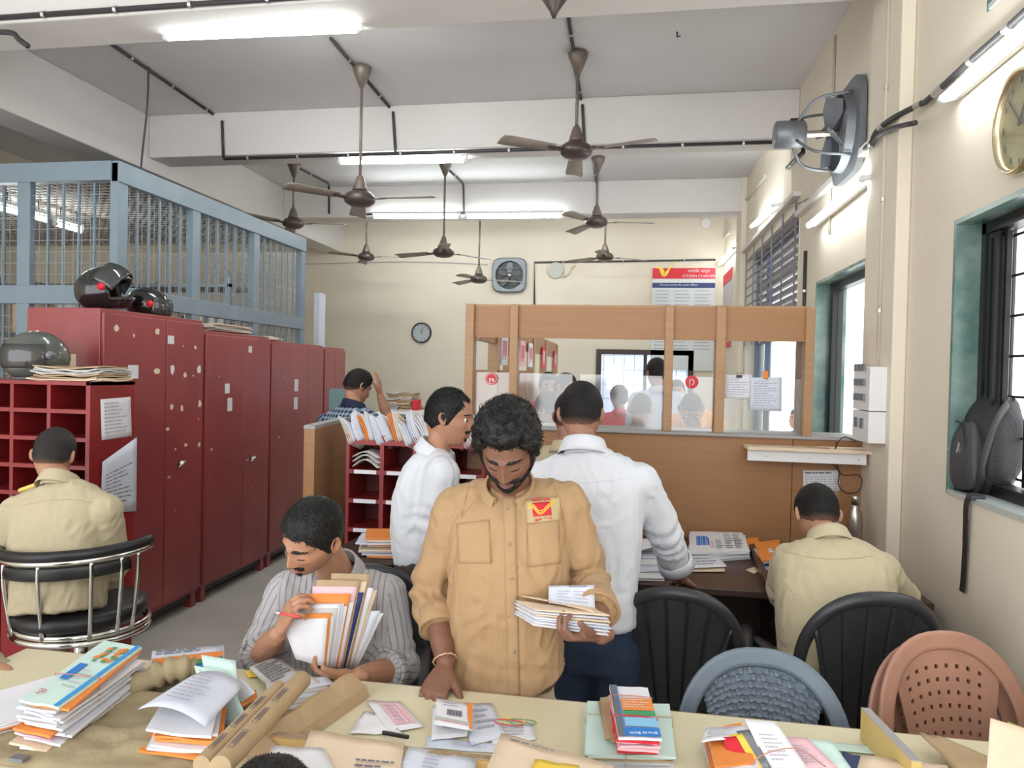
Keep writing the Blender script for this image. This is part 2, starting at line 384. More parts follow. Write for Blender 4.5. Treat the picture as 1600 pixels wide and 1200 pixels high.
# window 2
w2 = reveal(2, W2); y0, y1, z0, z1 = W2; b = MB()
b.box((xf, y1-.09, z0+.02), (xf+.07, y1-.02, z1-.02)); b.box((xf, y0+.02, z1-.07), (xf+.07, y1-.09, z1-.02)); b.box((xf, y0+.02, z0+.02), (xf+.07, y1-.09, z0+.07)); b.box((xf, y0+.02, z0+.07), (xf+.07, y0+.07, z1-.07))
struct('window_frame', b, 'alu', w2)
struct('pane', MB().box((xf+.03, y0+.07, z0+.07), (xf+.036, y1-.09, z1-.07)), 'glass', w2)
# window 3: tall opening with barred and louvred top
w3 = reveal(3, W3); y0, y1, z0, z1 = W3; b = MB()
for yy in (y0+.02, 7.9, y1-.08): b.box((XR+.1, yy, z0), (XR+.16, yy+.06, z1-.02))
b.box((XR+.1, y0, 2.02), (XR+.16, y1, 2.09)); b.box((XR+.1, y0, z1-.08), (XR+.16, y1, z1-.02))
struct('window_frame', b, mat('slate_blue_frame', (.16, .2, .28), .5), w3)
b = MB()
for k in range(11): b.box((XR+.115, y0+.05, 2.12+k*.08), (XR+.165, y1-.05, 2.165+k*.08))
struct('louvre', b, mat('grey_louvre', (.24, .22, .22), .6), w3)
b = MB()
for k in range(10): b.box((XR-.02, y0+.03, 2.06+k*.1), (XR-.008, y1-.03, 2.072+k*.1))
for k in range(6): b.box((XR-.03, y0+.05+k*.5, 2.0), (XR-.018, y0+.065+k*.5, 3.08))
struct('window_grille', b, mat('bar_grey', (.2, .21, .25), .5, .3), w3)
struct('pane', MB().box((XR+.12, 7.76, .3), (XR+.126, y1-.08, 2.02)), 'tint', w3)
# window 4: small high opening over the tube light
w4 = reveal(4, W4); struct('window_frame', MB().box((XR+.1, 2.62, 3.07), (XR+.16, 2.68, 3.73)), mat('steel_post', (.2, .22, .26), .5), w4)
struct('pane', MB().box((XR+.15, 1.92, 3.07), (XR+.156, 2.96, 3.73)), 'glass', w4)
# back wall window behind the service hall
b = MB(); x0, x1, z0, z1 = bw; t = .075; y = YB+.02
brown = mat('dark_brown_frame', (.05, .03, .028), .5)
b.box((x0, y-.05, z0), (x0+t, y+.05, z1)); b.box((x1-t, y-.05, z0), (x1, y+.05, z1)); b.box((x0+t, y-.05, z1-t), (x1-t, y+.05, z1)); b.box((x0+t, y-.05, z0), (x1-t, y+.05, z0+t)); b.box((.18, y-.03, z0+t), (.23, y+.03, z1-t))
w5 = struct('window_5', b, brown); pn = MB(); hx0, hx1, hz0, hz1 = -.36, -.12, 1.42, 1.80
pn.box((x0+t, y, z0+t), (hx0, y+.005, z1-t)).box((hx1, y, z0+t), (x1-t, y+.005, z1-t)).box((hx0, y, z0+t), (hx1, y+.005, hz0)).box((hx0, y, hz1), (hx1, y+.005, z1-t))
struct('pane', pn, glass('bluish_glass', (.75, .82, .95), .35), w5)
b = MB()
for k in range(9): b.box((x0+.1+k*.155, y+.2, z0), (x0+.108+k*.155, y+.208, z1))
for k in range(5): b.box((x0, y+.2, z0+.1+k*.22), (x1, y+.208, z0+.108+k*.22))
struct('window_grille', b, 'conduit', w5)

# conduits ----------------------------------------------------------
def conduit(name, pts, r, m, label, clips=.35, cat='conduit', rad=.03):
    pts = [V(p) for p in pts]; root = thing(name, pts[0], label, cat)
    obj('pipe', MB().tube(pts, r, 8), m, root, True)
    n = 0
    for a, q in zip(pts[:-1], pts[1:]):
        L = (q-a).length; k = int(L/clips)
        for i in range(k):
            p = a.lerp(q, (i+.5)/k); d = (q-a).normalized()*.009; obj('clip', MB().tube([p-d, p+d], r*1.35, 8), 'steelclip', root); n += 1
    return root
Bn = 3.612  # near beam face
conduit('wiring_conduit', [(-4.5, Bn, 3.63), (1.0, Bn, 3.63)], .016, 'conduit', 'black conduit running along the nearest ceiling beam', .45)
conduit('wiring_conduit', [(-4.52, 5.2, 3.985), (-3.3, 5.15, 3.985)], .012, 'conduit', 'short black conduit on the ceiling above the cage', .4) if 0 else None
conduit('wiring_conduit', [at(1210, 222, 6.115), at(350, 248, 6.115)], .016, 'conduit', 'black conduit along the middle ceiling beam above the second tube light', .45)
conduit('wiring_conduit', [atz(168, 65, 3.985), atz(345, 187, 3.985), at(347, 190, 6.115), at(349, 247, 6.115)], .013, 'conduit', 'black conduit crossing the ceiling above the blue cage and dropping down the middle beam', .5)
conduit('wiring_conduit', [atz(517, 60, 3.985), atz(612, 172, 3.985), at(614, 176, 6.115), at(618, 238, 6.115)], .013, 'conduit', 'black conduit from the middle near fan to the middle beam', .5)
conduit('wiring_conduit', [atz(888, 25, 3.985), atz(908, 160, 3.985), at(910, 165, 6.115), at(913, 228, 6.115)], .013, 'conduit', 'black conduit beside the rod of the nearest right ceiling fan', .5)
conduit('wiring_conduit', [atz(456, 257, 3.985), atz(512, 286, 3.985), at(514, 290, 8.77), at(514, 334, 8.77)], .013, 'conduit', 'black conduit from the fan beside the cage to the far beam', .5)
conduit('wiring_conduit', [atz(697, 262, 3.985), atz(722, 285, 3.985), at(724, 290, 8.77), at(725, 334, 8.77)], .013, 'conduit', 'black conduit from the second middle fan to the far beam', .5)
conduit('wiring_conduit', [atz(928, 258, 3.985), atz(932, 284, 3.985), at(933, 290, 8.77), at(933, 330, 8.77)], .013, 'conduit', 'black conduit beside the second right fan rod reaching the far beam', .5)
conduit('wiring_conduit', [at(573, 335, 8.765), at(880, 332, 8.765)], .012, 'conduit', 'black conduit carrying the far pair of tube lights', .6)
conduit('wiring_conduit', [(1.285, 6.1, 3.62), (1.27, 6.0, 3.6), (1.285, 5.9, 3.42), atx(1230, 262, 1.29)], .016, 'conduit', 'black conduit bend at the right end of the middle beam', .3)
conduit('wall_conduit', [at(835, 478, YB-.02), at(835, 410, YB-.02), at(1118, 406, YB-.02)], .014, 'conduit', 'thin dark conduit on the back wall beside the exhaust fan', .8)
conduit('wall_conduit', [(1.228, 3.86, 3.95), (1.228, 3.86, 1.72)], .010, 'conduit_w', 'cream pipe running down the pilaster to the switch box', .5)
conduit('wall_conduit', [(1.29, 4.42, 2.78), (1.29, 4.42, 2.9)], .011, 'conduit', 'short conduit', .3) if 0 else None
conduit('wall_conduit', [(1.29, 5.75, 2.62), (1.29, 5.75, 1.4)], .015, 'conduit', 'black pipe dropping down the right wall behind the counter frame', .5)
conduit('wall_conduit', [(1.29, 5.1, 3.95), (1.29, 5.1, 2.62)], .009, 'conduit_w', 'cream pipe on the right wall below the motor of the exhaust fan', .5)
conduit('wall_conduit', [(1.29, 5.0, 2.93), (1.29, 7.2, 3.2)], .009, 'conduit_w', 'cream pipe sloping along the far right wall above the tubes', .5)
pts = catmull([atx(1640, -15, 1.28), atx(1600, 20, 1.28), atx(1560, 57, 1.28), atx(1520, 92, 1.275), atx(1500, 110, 1.275), atx(1450, 156, 1.27), atx(1440, 162, 1.265), atx(1395, 185, 1.215), atx(1370, 205, 1.21), atx(1362, 222, 1.21), atx(1352, 232, 1.215)], 4)
r_ = thing('cable_bundle', pts[0], 'thick grey-black cable sleeve snaking along the right wall above the first tube light', 'cable')
obj('sleeve', MB().tube(pts, .014, 10), 'conduit', r_, True)
for k in (6, 12, 18, 24, 30, 36):
    if k < len(pts)-1: obj('tie', MB().tube([pts[k], pts[k+1]], .017, 10), 'steelclip', r_)
pts = catmull([atx(1430, 192, 1.21), atx(1395, 200, 1.21), atx(1372, 212, 1.205), atx(1362, 228, 1.205)], 4)
tag(obj('cable_loop', MB().tube(pts, .012, 8), 'conduit', smooth=True, loc=pts[0]), 'short black cable stub beside the wall exhaust fan', 'cable')
pts = [at(232, 105, 4.9), at(231, 150, 4.9), at(228, 190, 4.9), at(224, 225, 4.88), at(221, 256, 4.85), V((at(221, 256, 4.85).x, 4.85, 3.0))]
tag(obj('hanging_wire', MB().tube(catmull(pts, 4), .008, 6), 'conduit', smooth=True, loc=pts[0]), 'thin dark wire hanging from the ceiling down to the blue cage', 'wire')
tag(obj('ceiling_hook', MB().tube([at(1058, 50, 4.7), at(1058, 58, 4.7), at(1063, 56, 4.7)], .006, 6), 'conduit', loc=at(1058, 50, 4.7)), 'small metal hook in the ceiling of the first bay', 'hook')
pts = [at(0, 50, 3.6), at(20, 52, 3.6), at(30, 62, 3.6), at(44, 72, 3.6)]
tag(obj('cable_stub', MB().tube(catmull(pts, 4), .016, 8), 'conduit', smooth=True, loc=pts[0]), 'looped black cable end at the left of the near beam', 'cable')
pts = [at(330+i*48, 408+3*math.sin(i*.7)+i*.6, YB-.03) for i in range(3, 10)]
tag(obj('wall_wire', MB().tube(catmull(pts, 3), .005, 5), 'inkp', smooth=True, loc=pts[0]), 'thin pale wire strung across the back wall', 'wire')

# tube lights ----------------------------------------------------------
def tube_light(a, c, label, down, r=.017, group=None, off=.05, hang=0):
    """a, c: ends of the tube; down: direction from batten to tube"""
    a, c, d = V(a), V(c), V(down).normalized(); t = (c-a).normalized(); m = (a+c)/2
    root = thing('tube_light', a-d*.06, label, 'tube light', group)
    s = t.cross(d); bt = MB()
    for (p, q) in ((a+t*.02, c-t*.02),):
        vs = []
        for e in (p, q):
            for (i, j) in ((-1, -1), (1, -1), (1, 1), (-1, 1)): vs.append(e - d*(off) + s*(.016*i) + d*(.014*j))
        bt.add(vs, [(0,1,2,3),(7,6,5,4),(0,4,5,1),(1,5,6,2),(2,6,7,3),(3,7,4,0)])
    obj('batten', bt, 'holder', root)
    for e, sg in ((a, 1), (c, -1)):
        obj('end_holder', MB().tube([e-d*(off+.01), e+d*.012], .015, 10).tube([e-t*sg*.002, e+t*sg*.02], .019, 12), 'holder', root)
    obj('tube', MB().capsule([a+t*.02, c-t*.02], r, 12), 'tube_wall' if abs(d.x) > .5 else 'tube', root, True)
    if hang:
        for q in (a.lerp(c, .2), a.lerp(c, .8)): obj('hanger', MB().tube([q-d*off, V((q.x, q.y, hang))], .004, 6), 'conduit', root)
    return root
tube_light(at(258, 59, 3.88), at(564, 46, 3.88), 'brightest near tube light hanging under the closest beam at upper left', (0, 0, -1))
tube_light(at(530, 254, 6.30), at(728, 251, 6.30), 'tube light under the middle beam above the hanging fan', (0, 0, -1))
g = 'pair of tube lights under the far beam'
tube_light(at(583, 339, 8.70), at(718, 339, 8.70), 'left one of the pair of tube lights under the far beam', (0, 0, -1), group=g)
tube_light(at(728, 339, 8.70), at(880, 338, 8.70), 'right one of the pair of tube lights under the far beam', (0, 0, -1), group=g)
xt = 1.225
tube_light((xt, 3.18, 2.80), (xt, 1.98, 2.80), 'tube light on the right wall nearest the camera, beside the gold clock', (-1, 0, -.2))
tube_light(atx(1349, 279, 1.2), (1.2, 5.3, 2.72), 'tube light on the right wall below the exhaust fan', (-1, 0, -.2))
tube_light(atx(1208, 321, xt), atx(1174, 354, xt), 'third tube light along the right wall, beyond the barred window', (-1, 0, -.2))
tube_light(atx(1146, 388, xt), atx(1124, 413, xt), 'farthest small tube light on the right wall beside the red poster', (-1, 0, -.2))
for i, (x_, y_) in enumerate(((-3.6, 9.155), (-1.2, 9.155), (-2.6, 4.005), (-.2, 6.505))): tube_light((x_, y_, 3.85), (x_+1.2, y_, 3.85), ('added unseen tube light behind the far beam, left', 'added unseen tube light behind the far beam, right', 'added unseen tube light on the far side of the near beam', 'added unseen tube light on the far side of the middle beam')[i], (0, 0, -1))  # added fill lamps, hidden from the camera by the beams, to brighten the room
for a, c, lb in ((atx(1196, 275, 1.29), atx(1160, 320, 1.29), 'unlit pale batten strip above the third wall tube light'), (atx(1140, 362, 1.29), atx(1122, 384, 1.29), 'unlit pale batten strip above the farthest wall tube light')):
    tag(obj('lamp_batten', MB().tube([a, c], .02, 6), 'conduit_w', loc=a), lb, 'batten')

# ceiling fans ----------------------------------------------------------
def ceiling_fan(x, y, zh, rz, label, blade=.56, g='ceiling fans on long rods'):
    r = thing('ceiling_fan', (x, y, zh), label, 'ceiling fan', g); T = Matrix.Translation((x, y, zh))
    obj('rod', MB().tube([(x, y, zh+.1), (x, y, ZC-.02)], .012, 8), 'fan', r, True)
    obj('ceiling_canopy', MB().lathe([(.03, ZC), (.075, ZC-.02), (.07, ZC-.05), (.02, ZC-.17)], 16, X=Matrix.Translation((x, y, 0))), 'fan', r, True)
    obj('lower_canopy', MB().lathe([(.015, .19), (.03, .17), (.055, .09), (.058, .07), (.02, .068)], 16, X=T), 'fan', r, True)
    obj('motor', MB().lathe([(.03, .065), (.085, .055), (.115, .03), (.122, 0), (.115, -.022), (.08, -.045), (.03, -.055), (.005, -.056)], 28, X=T), ['fandark'], r, True)
    for k in range(3):
        a = rz+k*2*PI/3; X = T @ Matrix.Rotation(a, 4, 'Z') @ Matrix.Rotation(.17, 4, 'X')
        bl = MB(); n = 8; rings = []
        for i in range(n+1):
            t = i/n; rr = .19+blade*.0+t*(blade-.14); hw = (.052+.022*t) * (1 if i < n else .85); z = -.012*t
            rings.append([X @ V((rr, -hw, z+.004)), X @ V((rr, 0, z+.013)), X @ V((rr, hw, z+.004)), X @ V((rr, hw, z)), X @ V((rr, 0, z+.008)), X @ V((rr, -hw, z))])
        bl.rings(rings); o = obj('blade', bl, 'fanblade', r, True)
        bk = MB().box((.09, -.022, -.006), (.22, .022, .002), 0, X); obj('bracket', bk, 'fandark', o)
    return r
def fan_at(px, py, y, rz, label): p = at(px, py, y); ceiling_fan(p.x, y, p.z, rz, label)
fan_at(900, 237, 5.25, .10+PI/2+.0, 'nearest ceiling fan on the right, hanging from the first bay')
fan_at(562, 312, 5.3, -.12+2*PI/3, 'ceiling fan in the middle of the first bay on a very long rod')
fan_at(932, 348, 7.8, .05+2*PI/3, 'second ceiling fan back on the right side')
fan_at(458, 350, 7.7, .03, 'ceiling fan just beside the blue cage')
fan_at(693, 395, 7.8, -.25+PI/3, 'middle ceiling fan hanging low in the second bay')
fan_at(945, 402, 9.9, .45, 'farthest right ceiling fan in front of the back wall')
fan_at(572, 402, 9.85, -.05, 'farthest left ceiling fan in front of the back wall')
fan_at(748, 437, 9.9, .30, 'farthest middle ceiling fan beside the exhaust fan')
p = at(866, 8, 3.3)
r_ = thing('ceiling_fan', p, 'dark fan canopy hanging at the top edge of the view', 'ceiling fan')
obj('canopy', MB().lathe([(.02, .10), (.075, .09), (.06, .03), (.02, -.03), (.008, -.06)], 16, X=Matrix.Translation(p)), 'fandark', r_, True)
obj('rod', MB().tube([p+V((0, 0, .08)), V((p.x, p.y, ZC))], .011, 8), 'fan', r_, True)

# exhaust fan on the back wall
c = at(796, 430, YB-.04); r_ = thing('exhaust_fan', c, 'square grey exhaust fan high on the back wall', 'exhaust fan')
b = MB(); n = 32
def sq(rr, k, e=5): a = 2*PI*k/n+.001; ca, sa = math.cos(a), math.sin(a); q = (abs(ca)**e+abs(sa)**e)**(-1/e); return rr*q*ca, rr*q*sa
rings = []
for (kind, rr, yy) in (('s', .265, .03), ('s', .265, -.02), ('s', .25, -.035), ('c', .215, -.03), ('c', .205, .0), ('c', .205, .03)):
    rings.append([c+V((sq(rr, k)[0] if kind == 's' else rr*math.cos(2*PI*k/n), yy, sq(rr, k)[1] if kind == 's' else rr*math.sin(2*PI*k/n))) for k in range(n)])
b.rings(rings, caps=False); obj('housing', b, 'gum', r_, 'auto')
obj('back_plate', MB().tube([c+V((0, .02, 0)), c+V((0, .03, 0))], .21, 32), 'black', r_)
obj('hub', MB().tube([c+V((0, -.04, 0)), c+V((0, .0, 0))], [.03, .045], 16), 'steel', r_, True)
for k in range(5):
    a = 2*PI*k/5+.3; X = Matrix.Translation(c) @ Matrix.Rotation(-a, 4, 'Y') @ Matrix.Rotation(.5, 4, 'X')
    obj('blade', MB().prism([(.035, -.03), (.12, -.075), (.19, -.06), (.195, .03), (.12, .055), (.035, .03)], -.002, .002, X=X @ Matrix.Rotation(PI/2, 4, 'X')), 'gum', r_)
for s in (-1, 1): obj('support_bar', MB().tube([c+V((-.2, -.03, .1*s)), c+V((.2, -.03, .1*s))], .005, 6), 'gum', r_)

# exhaust fan on the right wall, motor towards the room
c = V((1.26, 4.66, 3.155)); r_ = thing('exhaust_fan', c, 'big grey exhaust fan on the right wall with its motor sticking out into the room', 'exhaust fan')
b = MB(); rings = []
for (kind, rr, xx) in (('s', .285, .03), ('s', .285, -.005), ('c', .24, -.012), ('c', .23, -.06), ('c', .225, -.06), ('c', .225, .02)):
    rings.append([c+V((xx, sq(rr, k)[0] if kind == 's' else rr*math.cos(2*PI*k/n), sq(rr, k)[1] if kind == 's' else rr*math.sin(2*PI*k/n))) for k in range(n)])
b.rings(rings, caps=False); obj('housing', b, 'gum', r_, 'auto')
obj('back_plate', MB().tube([c+V((.025, 0, 0)), c+V((.03, 0, 0))], .225, 32), 'paper2', r_)
m_ = MB().tube([c+V((-.42, 0, 0)), c+V((-.41, 0, 0)), c+V((-.25, 0, 0)), c+V((-.24, 0, 0))], [.07, .082, .082, .07], 24); obj('motor', m_, 'gum', r_, True)
obj('terminal_box', MB().box(c+V((-.33, -.03, -.05)), c+V((-.26, .03, .09)), X=None), 'black', r_)
obj('shaft', MB().tube([c+V((-.25, 0, 0)), c+V((-.05, 0, 0))], .02, 10), 'steel', r_)
for k in range(4):
    a = PI/4+k*PI/2; e = c+V((-.02, .26*math.cos(a), .26*math.sin(a))); q = c+V((-.3, .075*math.cos(a), .075*math.sin(a))); md = (e+q)/2+V((-.05, .05*math.cos(a), .05*math.sin(a)))
    obj('bracket_arm', MB().tube(catmull([q, md, e], 5), .009, 8), 'gum', r_, True)
for k in range(4):
    a = k*PI/2+.4; X = Matrix.Translation(c+V((-.1, 0, 0))) @ Matrix.Rotation(a, 4, 'X') @ Matrix.Rotation(.7, 4, 'Y')
    obj('blade', MB().prism([(-.03, .03), (-.08, .12), (-.07, .2), (.05, .205), (.06, .12), (.03, .03)], -.002, .002, X=X @ Matrix.Rotation(PI/2, 4, 'Y') @ Matrix.Rotation(0, 4, 'Z')), 'gum', r_)

# clocks ----------------------------------------------------------
def clock(c, R, nrm, upv, face, rim, label, hands, oval=1, num=True):
    nrm = V(nrm); X = frame(c, V(upv).cross(nrm), upv); r = thing('wall_clock', c, label, 'clock')
    n = 40
    def ring(rr, z): return [X @ V((rr*math.cos(2*PI*k/n), rr*oval*math.sin(2*PI*k/n), z)) for k in range(n)]
    obj('rim', MB().rings([ring(R, 0), ring(R, .03), ring(R*.95, .04), ring(R*.88, .03), ring(R*.88, .012)], caps=False), rim, r, True)
    obj('dial', MB().rings([ring(R*.9, .004), ring(R*.9, .014)]), face, r)
    t = MB()
    for k in range(12):
        a = k*PI/6; p = R*.76
        t.cbox((p*math.sin(a), p*oval*math.cos(a), .016), (.006*R/.16, .026*R/.16, .002), 0) if 0 else t.add([X @ V((p*math.sin(a)+dx*R*.03, p*oval*math.cos(a)+dy*R*.07, .0165)) for dx, dy in ((-1, -1), (1, -1), (1, 1), (-1, 1))], [(0, 1, 2, 3)])
    obj('hour_marks', t, 'black', r)
    for nm, L, w_, a in (('hour_hand', .5, .035, hands[0]), ('minute_hand', .72, .025, hands[1])):
        d = V((math.sin(a), math.cos(a)*oval)); s = V((d.y, -d.x)); P = [(-d*.1-s*w_)*R, (d*L-s*w_*.4)*R, (d*L+s*w_*.4)*R, (-d*.1+s*w_)*R]
        obj(nm, MB().add([X @ V((p.x, p.y, zz)) for zz in (.018, .021) for p in P], []) or MB(), 'black', r) if 0 else None
        m = MB(); m.add([X @ V((p.x, p.y, zz)) for zz in (.018, .021) for p in P], [(0,1,2,3),(7,6,5,4),(0,4,5,1),(1,5,6,2),(2,6,7,3),(3,7,4,0)]); obj(nm, m, 'black', r)
    obj('cover_glass', MB().rings([ring(R*.88, .026), ring(R*.88, .028)]), 'glass', r)
    return r
cpt = at(659, 520, YB-.005)
clock(cpt, .16, (0, -1, 0), (0, 0, 1), 'paper2', 'black', 'round white wall clock with a black rim on the back wall', (-.05, .42))
clock(atx(1603, 188, XR-.005), .15, (-1, 0, 0), (0, 0, 1), mat('gold_dial', (.42, .33, .14), .35, .3, var=.2, vs=6), mat('gold_rim', (.75, .62, .4), .2, .9), 'oval gold-dialled clock on the right wall at the edge of the view', (.6, 5.5), oval=1.2)

# posters ----------------------------------------------------------
c = at(1020, 419, YB-.03); d = at(1118, 419, YB-.03); e = at(1118, 477, YB-.03)
wd = d.x-c.x; r_ = thing('wall_sign', (c.x, YB, 2.1), 'red and white citizen charter board hanging on the back wall', 'sign')
y = YB-.03; zt = c.z
obj('board', MB().box((c.x, y, zt-1.5), (d.x, y+.02, zt)), mat('charter_white', (.72, .76, .76), .5), r_)
obj('header_panel', MB().box((c.x, y-.004, zt-.155), (d.x, y, zt)), 'redp', r_)
obj('title_strip', MB().box((c.x, y-.004, zt-.29), (d.x, y, zt-.215)), 'navy', r_)
def fx(x, z): return frame((x, y-.006, z), (1, 0, 0), (0, 0, 1))
def band(X, pts, w0, m=None, h=.0015):
    """flat ribbon of width w0 along 2D pts placed with X"""
    P = [V((p[0], p[1], 0)) for p in pts]; b = []; n = len(P)
    for i in range(n):
        t = (P[min(i+1, n-1)]-P[max(i-1, 0)]).normalized(); q = V((-t.y, t.x, 0)); ww = w0[i] if isinstance(w0, list) else w0
        b.append((P[i]+q*ww, P[i]-q*ww))
    return [X @ (p+V((0, 0, h))) for pr in b for p in pr], [(2*i, 2*i+1, 2*i+3, 2*i+2) for i in range(n-1)]
def wing(root, X, s, m, name='wing_logo', strokes=1, wd_=.09):
    b = MB()
    for k in range(strokes):
        o = k*.11; base = catmull([(0, .62-o, 0), (.2, .6-o, 0), (.32, .38-o, 0), (.42, .2-o, 0), (.55, .3-o, 0), (.75, .62-o, 0), (1.0, .95-o*.9, 0)], 4); n = len(base)
        vs, fs = band(X, [(p.x*s, p.y*s) for p in base], [s*wd_*(.25+.75*math.sin(PI*min(1, (i+1)/n*1.15+.0))) if strokes == 1 else s*.028 for i in range(n)]); b.add(vs, fs)
    return obj(name, b, m, root)
wing(r_, fx(c.x+.06, zt-.15), .25, 'yellowp', wd_=.12)
text_mesh('lettering', 'नागरिक चार्टर', .06, fx(c.x+.56*wd, zt-.065), 'paper', r_)
text_mesh('lettering', 'CITIZEN CHARTER', .055, fx(c.x+.48*wd, zt-.135), 'paper', r_)
text_mesh('lettering', 'Service norms for post offices', .045, fx(c.x+.12*wd, zt-.26), 'paper', r_)
b = MB()
for k in range(18):
    for (u0, u1) in ((.05, .3), (.36, .62), (.68, .95)):
        b.add([fx(0, 0) @ V((c.x+wd*u, zt-.34-k*.05+dz, 0)) for u, dz in ((u0, 0), (u1-.08*rnd.random(), 0), (u1-.08*rnd.random(), .012), (u0, .012))], [(0, 1, 2, 3)])
obj('printed_lines', b, 'inkp', r_)
b = MB().box((1.284, 9.75, 2.05), (1.297, 10.7, 3.1)); r_ = thing('wall_poster', (1.297, 10.7, 2.05), 'pale poster with a red head on the far right wall beside the charter board', 'poster')
obj('sheet', b, 'news', r_); obj('red_band', MB().box((1.280, 9.75, 2.95), (1.284, 10.7, 3.1)), 'redp', r_)
obj('lower_band', MB().box((1.280, 9.75, 2.05), (1.284, 10.7, 2.12)), 'redp', r_)
# small speaker/bell fitting beside the exhaust fan
c = at(868, 422, YB-.05); r_ = thing('wall_fan', c, 'small pale wall fan beside the exhaust fan', 'wall fan')
obj('guard', MB().tube([c, c+V((0, .03, 0))], [.12, .1], 16), mat('pale_fitting', (.5, .5, .44), .6), r_)
obj('arm', MB().tube(catmull([c+V((.1, 0, -.1)), c+V((.2, 0, -.05)), c+V((.25, 0, .05)), c+V((.3, 0, .08))], 4), .012, 8), 'conduit_w', r_, True)
b = MB()
p0 = at(1108, 340, YB-.05); tag(obj('junction_box', MB().tube([p0+V((-.04, 0, -.08)), p0+V((-.04, .05, -.08))], .07, 16), 'white'), 'small round white fitting high in the back corner', 'fitting')

# ================================================================== COUNTER SCREEN
CY = 4.1
def cx(px, py=600, y=CY): return at(px, py, y).x
cr = thing('counter_screen', (0, CY, 0), 'wooden counter partition with a tall veneered frame over a plain lower panel', 'counter')
XLc = cx(733); XRc = 1.235
seam = cx(1237, 740)
obj('lower_panel', MB().box((XLc, CY-.01, 0), (seam-.002, CY+.02, 1.32)), 'wood', cr)
obj('lower_panel', MB().box((seam+.002, CY-.01, 0), (XRc, CY+.02, 1.32)), 'wood', cr)
obj('sill_edging', MB().box((XLc-.02, CY-.04, 1.32), (XRc+.0, CY+.3, 1.338)), 'edge', cr, bevel=.003)
for (a, c) in ((728, 741), (797, 809), (1037, 1050), (1116, 1131), (1254, 1268)):
    x0, x1 = cx(a), cx(c); obj('post', MB().box((x0, CY-.045, 1.338), (x1, CY+.04, 2.04 if a != 1254 else 2.03)), 'woodh', cr, bevel=.003)
obj('header_panel', MB().box((cx(735), CY-.02, 1.848), (cx(1262), CY+.0, 2.028)), 'wood', cr)
obj('header_top', MB().box((cx(735), CY-.02, 2.028), (cx(1262), CY+.25, 2.04)), 'woodh', cr)
obj('header_back', MB().box((cx(735), CY+.23, 1.86), (cx(1262), CY+.25, 2.028)), 'wood', cr)
gls = [(741, 797), (809, 895), (905, 1036), (1050, 1115), (1131, 1254)]
for i, (a, c) in enumerate(gls):
    obj('glass_sheet', MB().box((cx(a)+.004, CY+.01, 1.338), (cx(c)-.004, CY+.015, 1.645)), 'acrylic', cr)
def disc(name, c, R, m, parent, nrm=(0, -1, 0), th=.003, n=28):
    nn = V(nrm); return obj(name, MB().tube([V(c)+nn*th, V(c)], R, n), m, parent)
for (px, py, sig) in ((768, 592, 'c'), (1081, 597, 'p')):
    c = at(px, py, CY+.004); s = disc('round_sticker', c, .036, 'redp', cr)
    b = MB()
    if sig == 'p':
        b.tube(catmull([c+V((.012*math.cos(a), -.005, .014*math.sin(a))) for a in np.linspace(-1.6, 3.6, 9)], 3), .0025, 6); b.box(c+V((-.014, -.006, -.022)), c+V((-.011, -.003, .012)))
    else:
        b.cbox(c+V((0, -.004, 0)), (.026, .003, .006)).cbox(c+V((-.01, -.004, -.012)), (.006, .003, .02)).cbox(c+V((.01, -.004, -.008)), (.014, .003, .016))
        b.tube([c+V((.03*math.cos(a), -.004, .03*math.sin(a))) for a in np.linspace(0, 2*PI, 24, endpoint=False)], .0018, 5, close=True)
    obj('sticker_print', b, 'paper', s)
# worn outer board at the right end of the screen
tag(obj('leaning_board', MB().box((cx(1262), CY+.03, 1.338), (cx(1272), CY+.30, 2.03)), 'woodd', bevel=.003, loc=(cx(1262), CY, 1.34)), 'old worn upright board at the right end of the counter frame', 'board')
# papers on the glass
def sheet(name, P, m, parent=None, th=.0008, bend=0, nu=6, nv=6, wav=0, seed=0, smooth=True, loc=None):
    """paper through four corners P (around), curled by bend along its first direction"""
    P = [V(p) for p in P]; nr = (P[1]-P[0]).cross(P[3]-P[0]).normalized()
    if nr.z < 0 and abs(nr.z) > .3: nr = -nr
    flip = (P[1]-P[0]).cross(P[3]-P[0]).dot(CAM-P[0]) < 0
    def fn(u, v):
        if flip: u, v = v, u
        p = (P[0]*(1-u)+P[1]*u)*(1-v)+(P[3]*(1-u)+P[2]*u)*v
        q = p + nr*(bend*(4*u*(1-u)-0) if bend > 0 else -bend*(2*u-1)**2)
        if wav: q = q + nr*(wav*noise.noise(V((u*3+seed*7, v*3, seed*3.1))))
        return q
    if flip: nu, nv = nv, nu
    return obj(name, MB().grid(fn, nu, nv, 0, th), m, parent, smooth, loc=loc if loc is not None else (P[0] if parent is None else None))
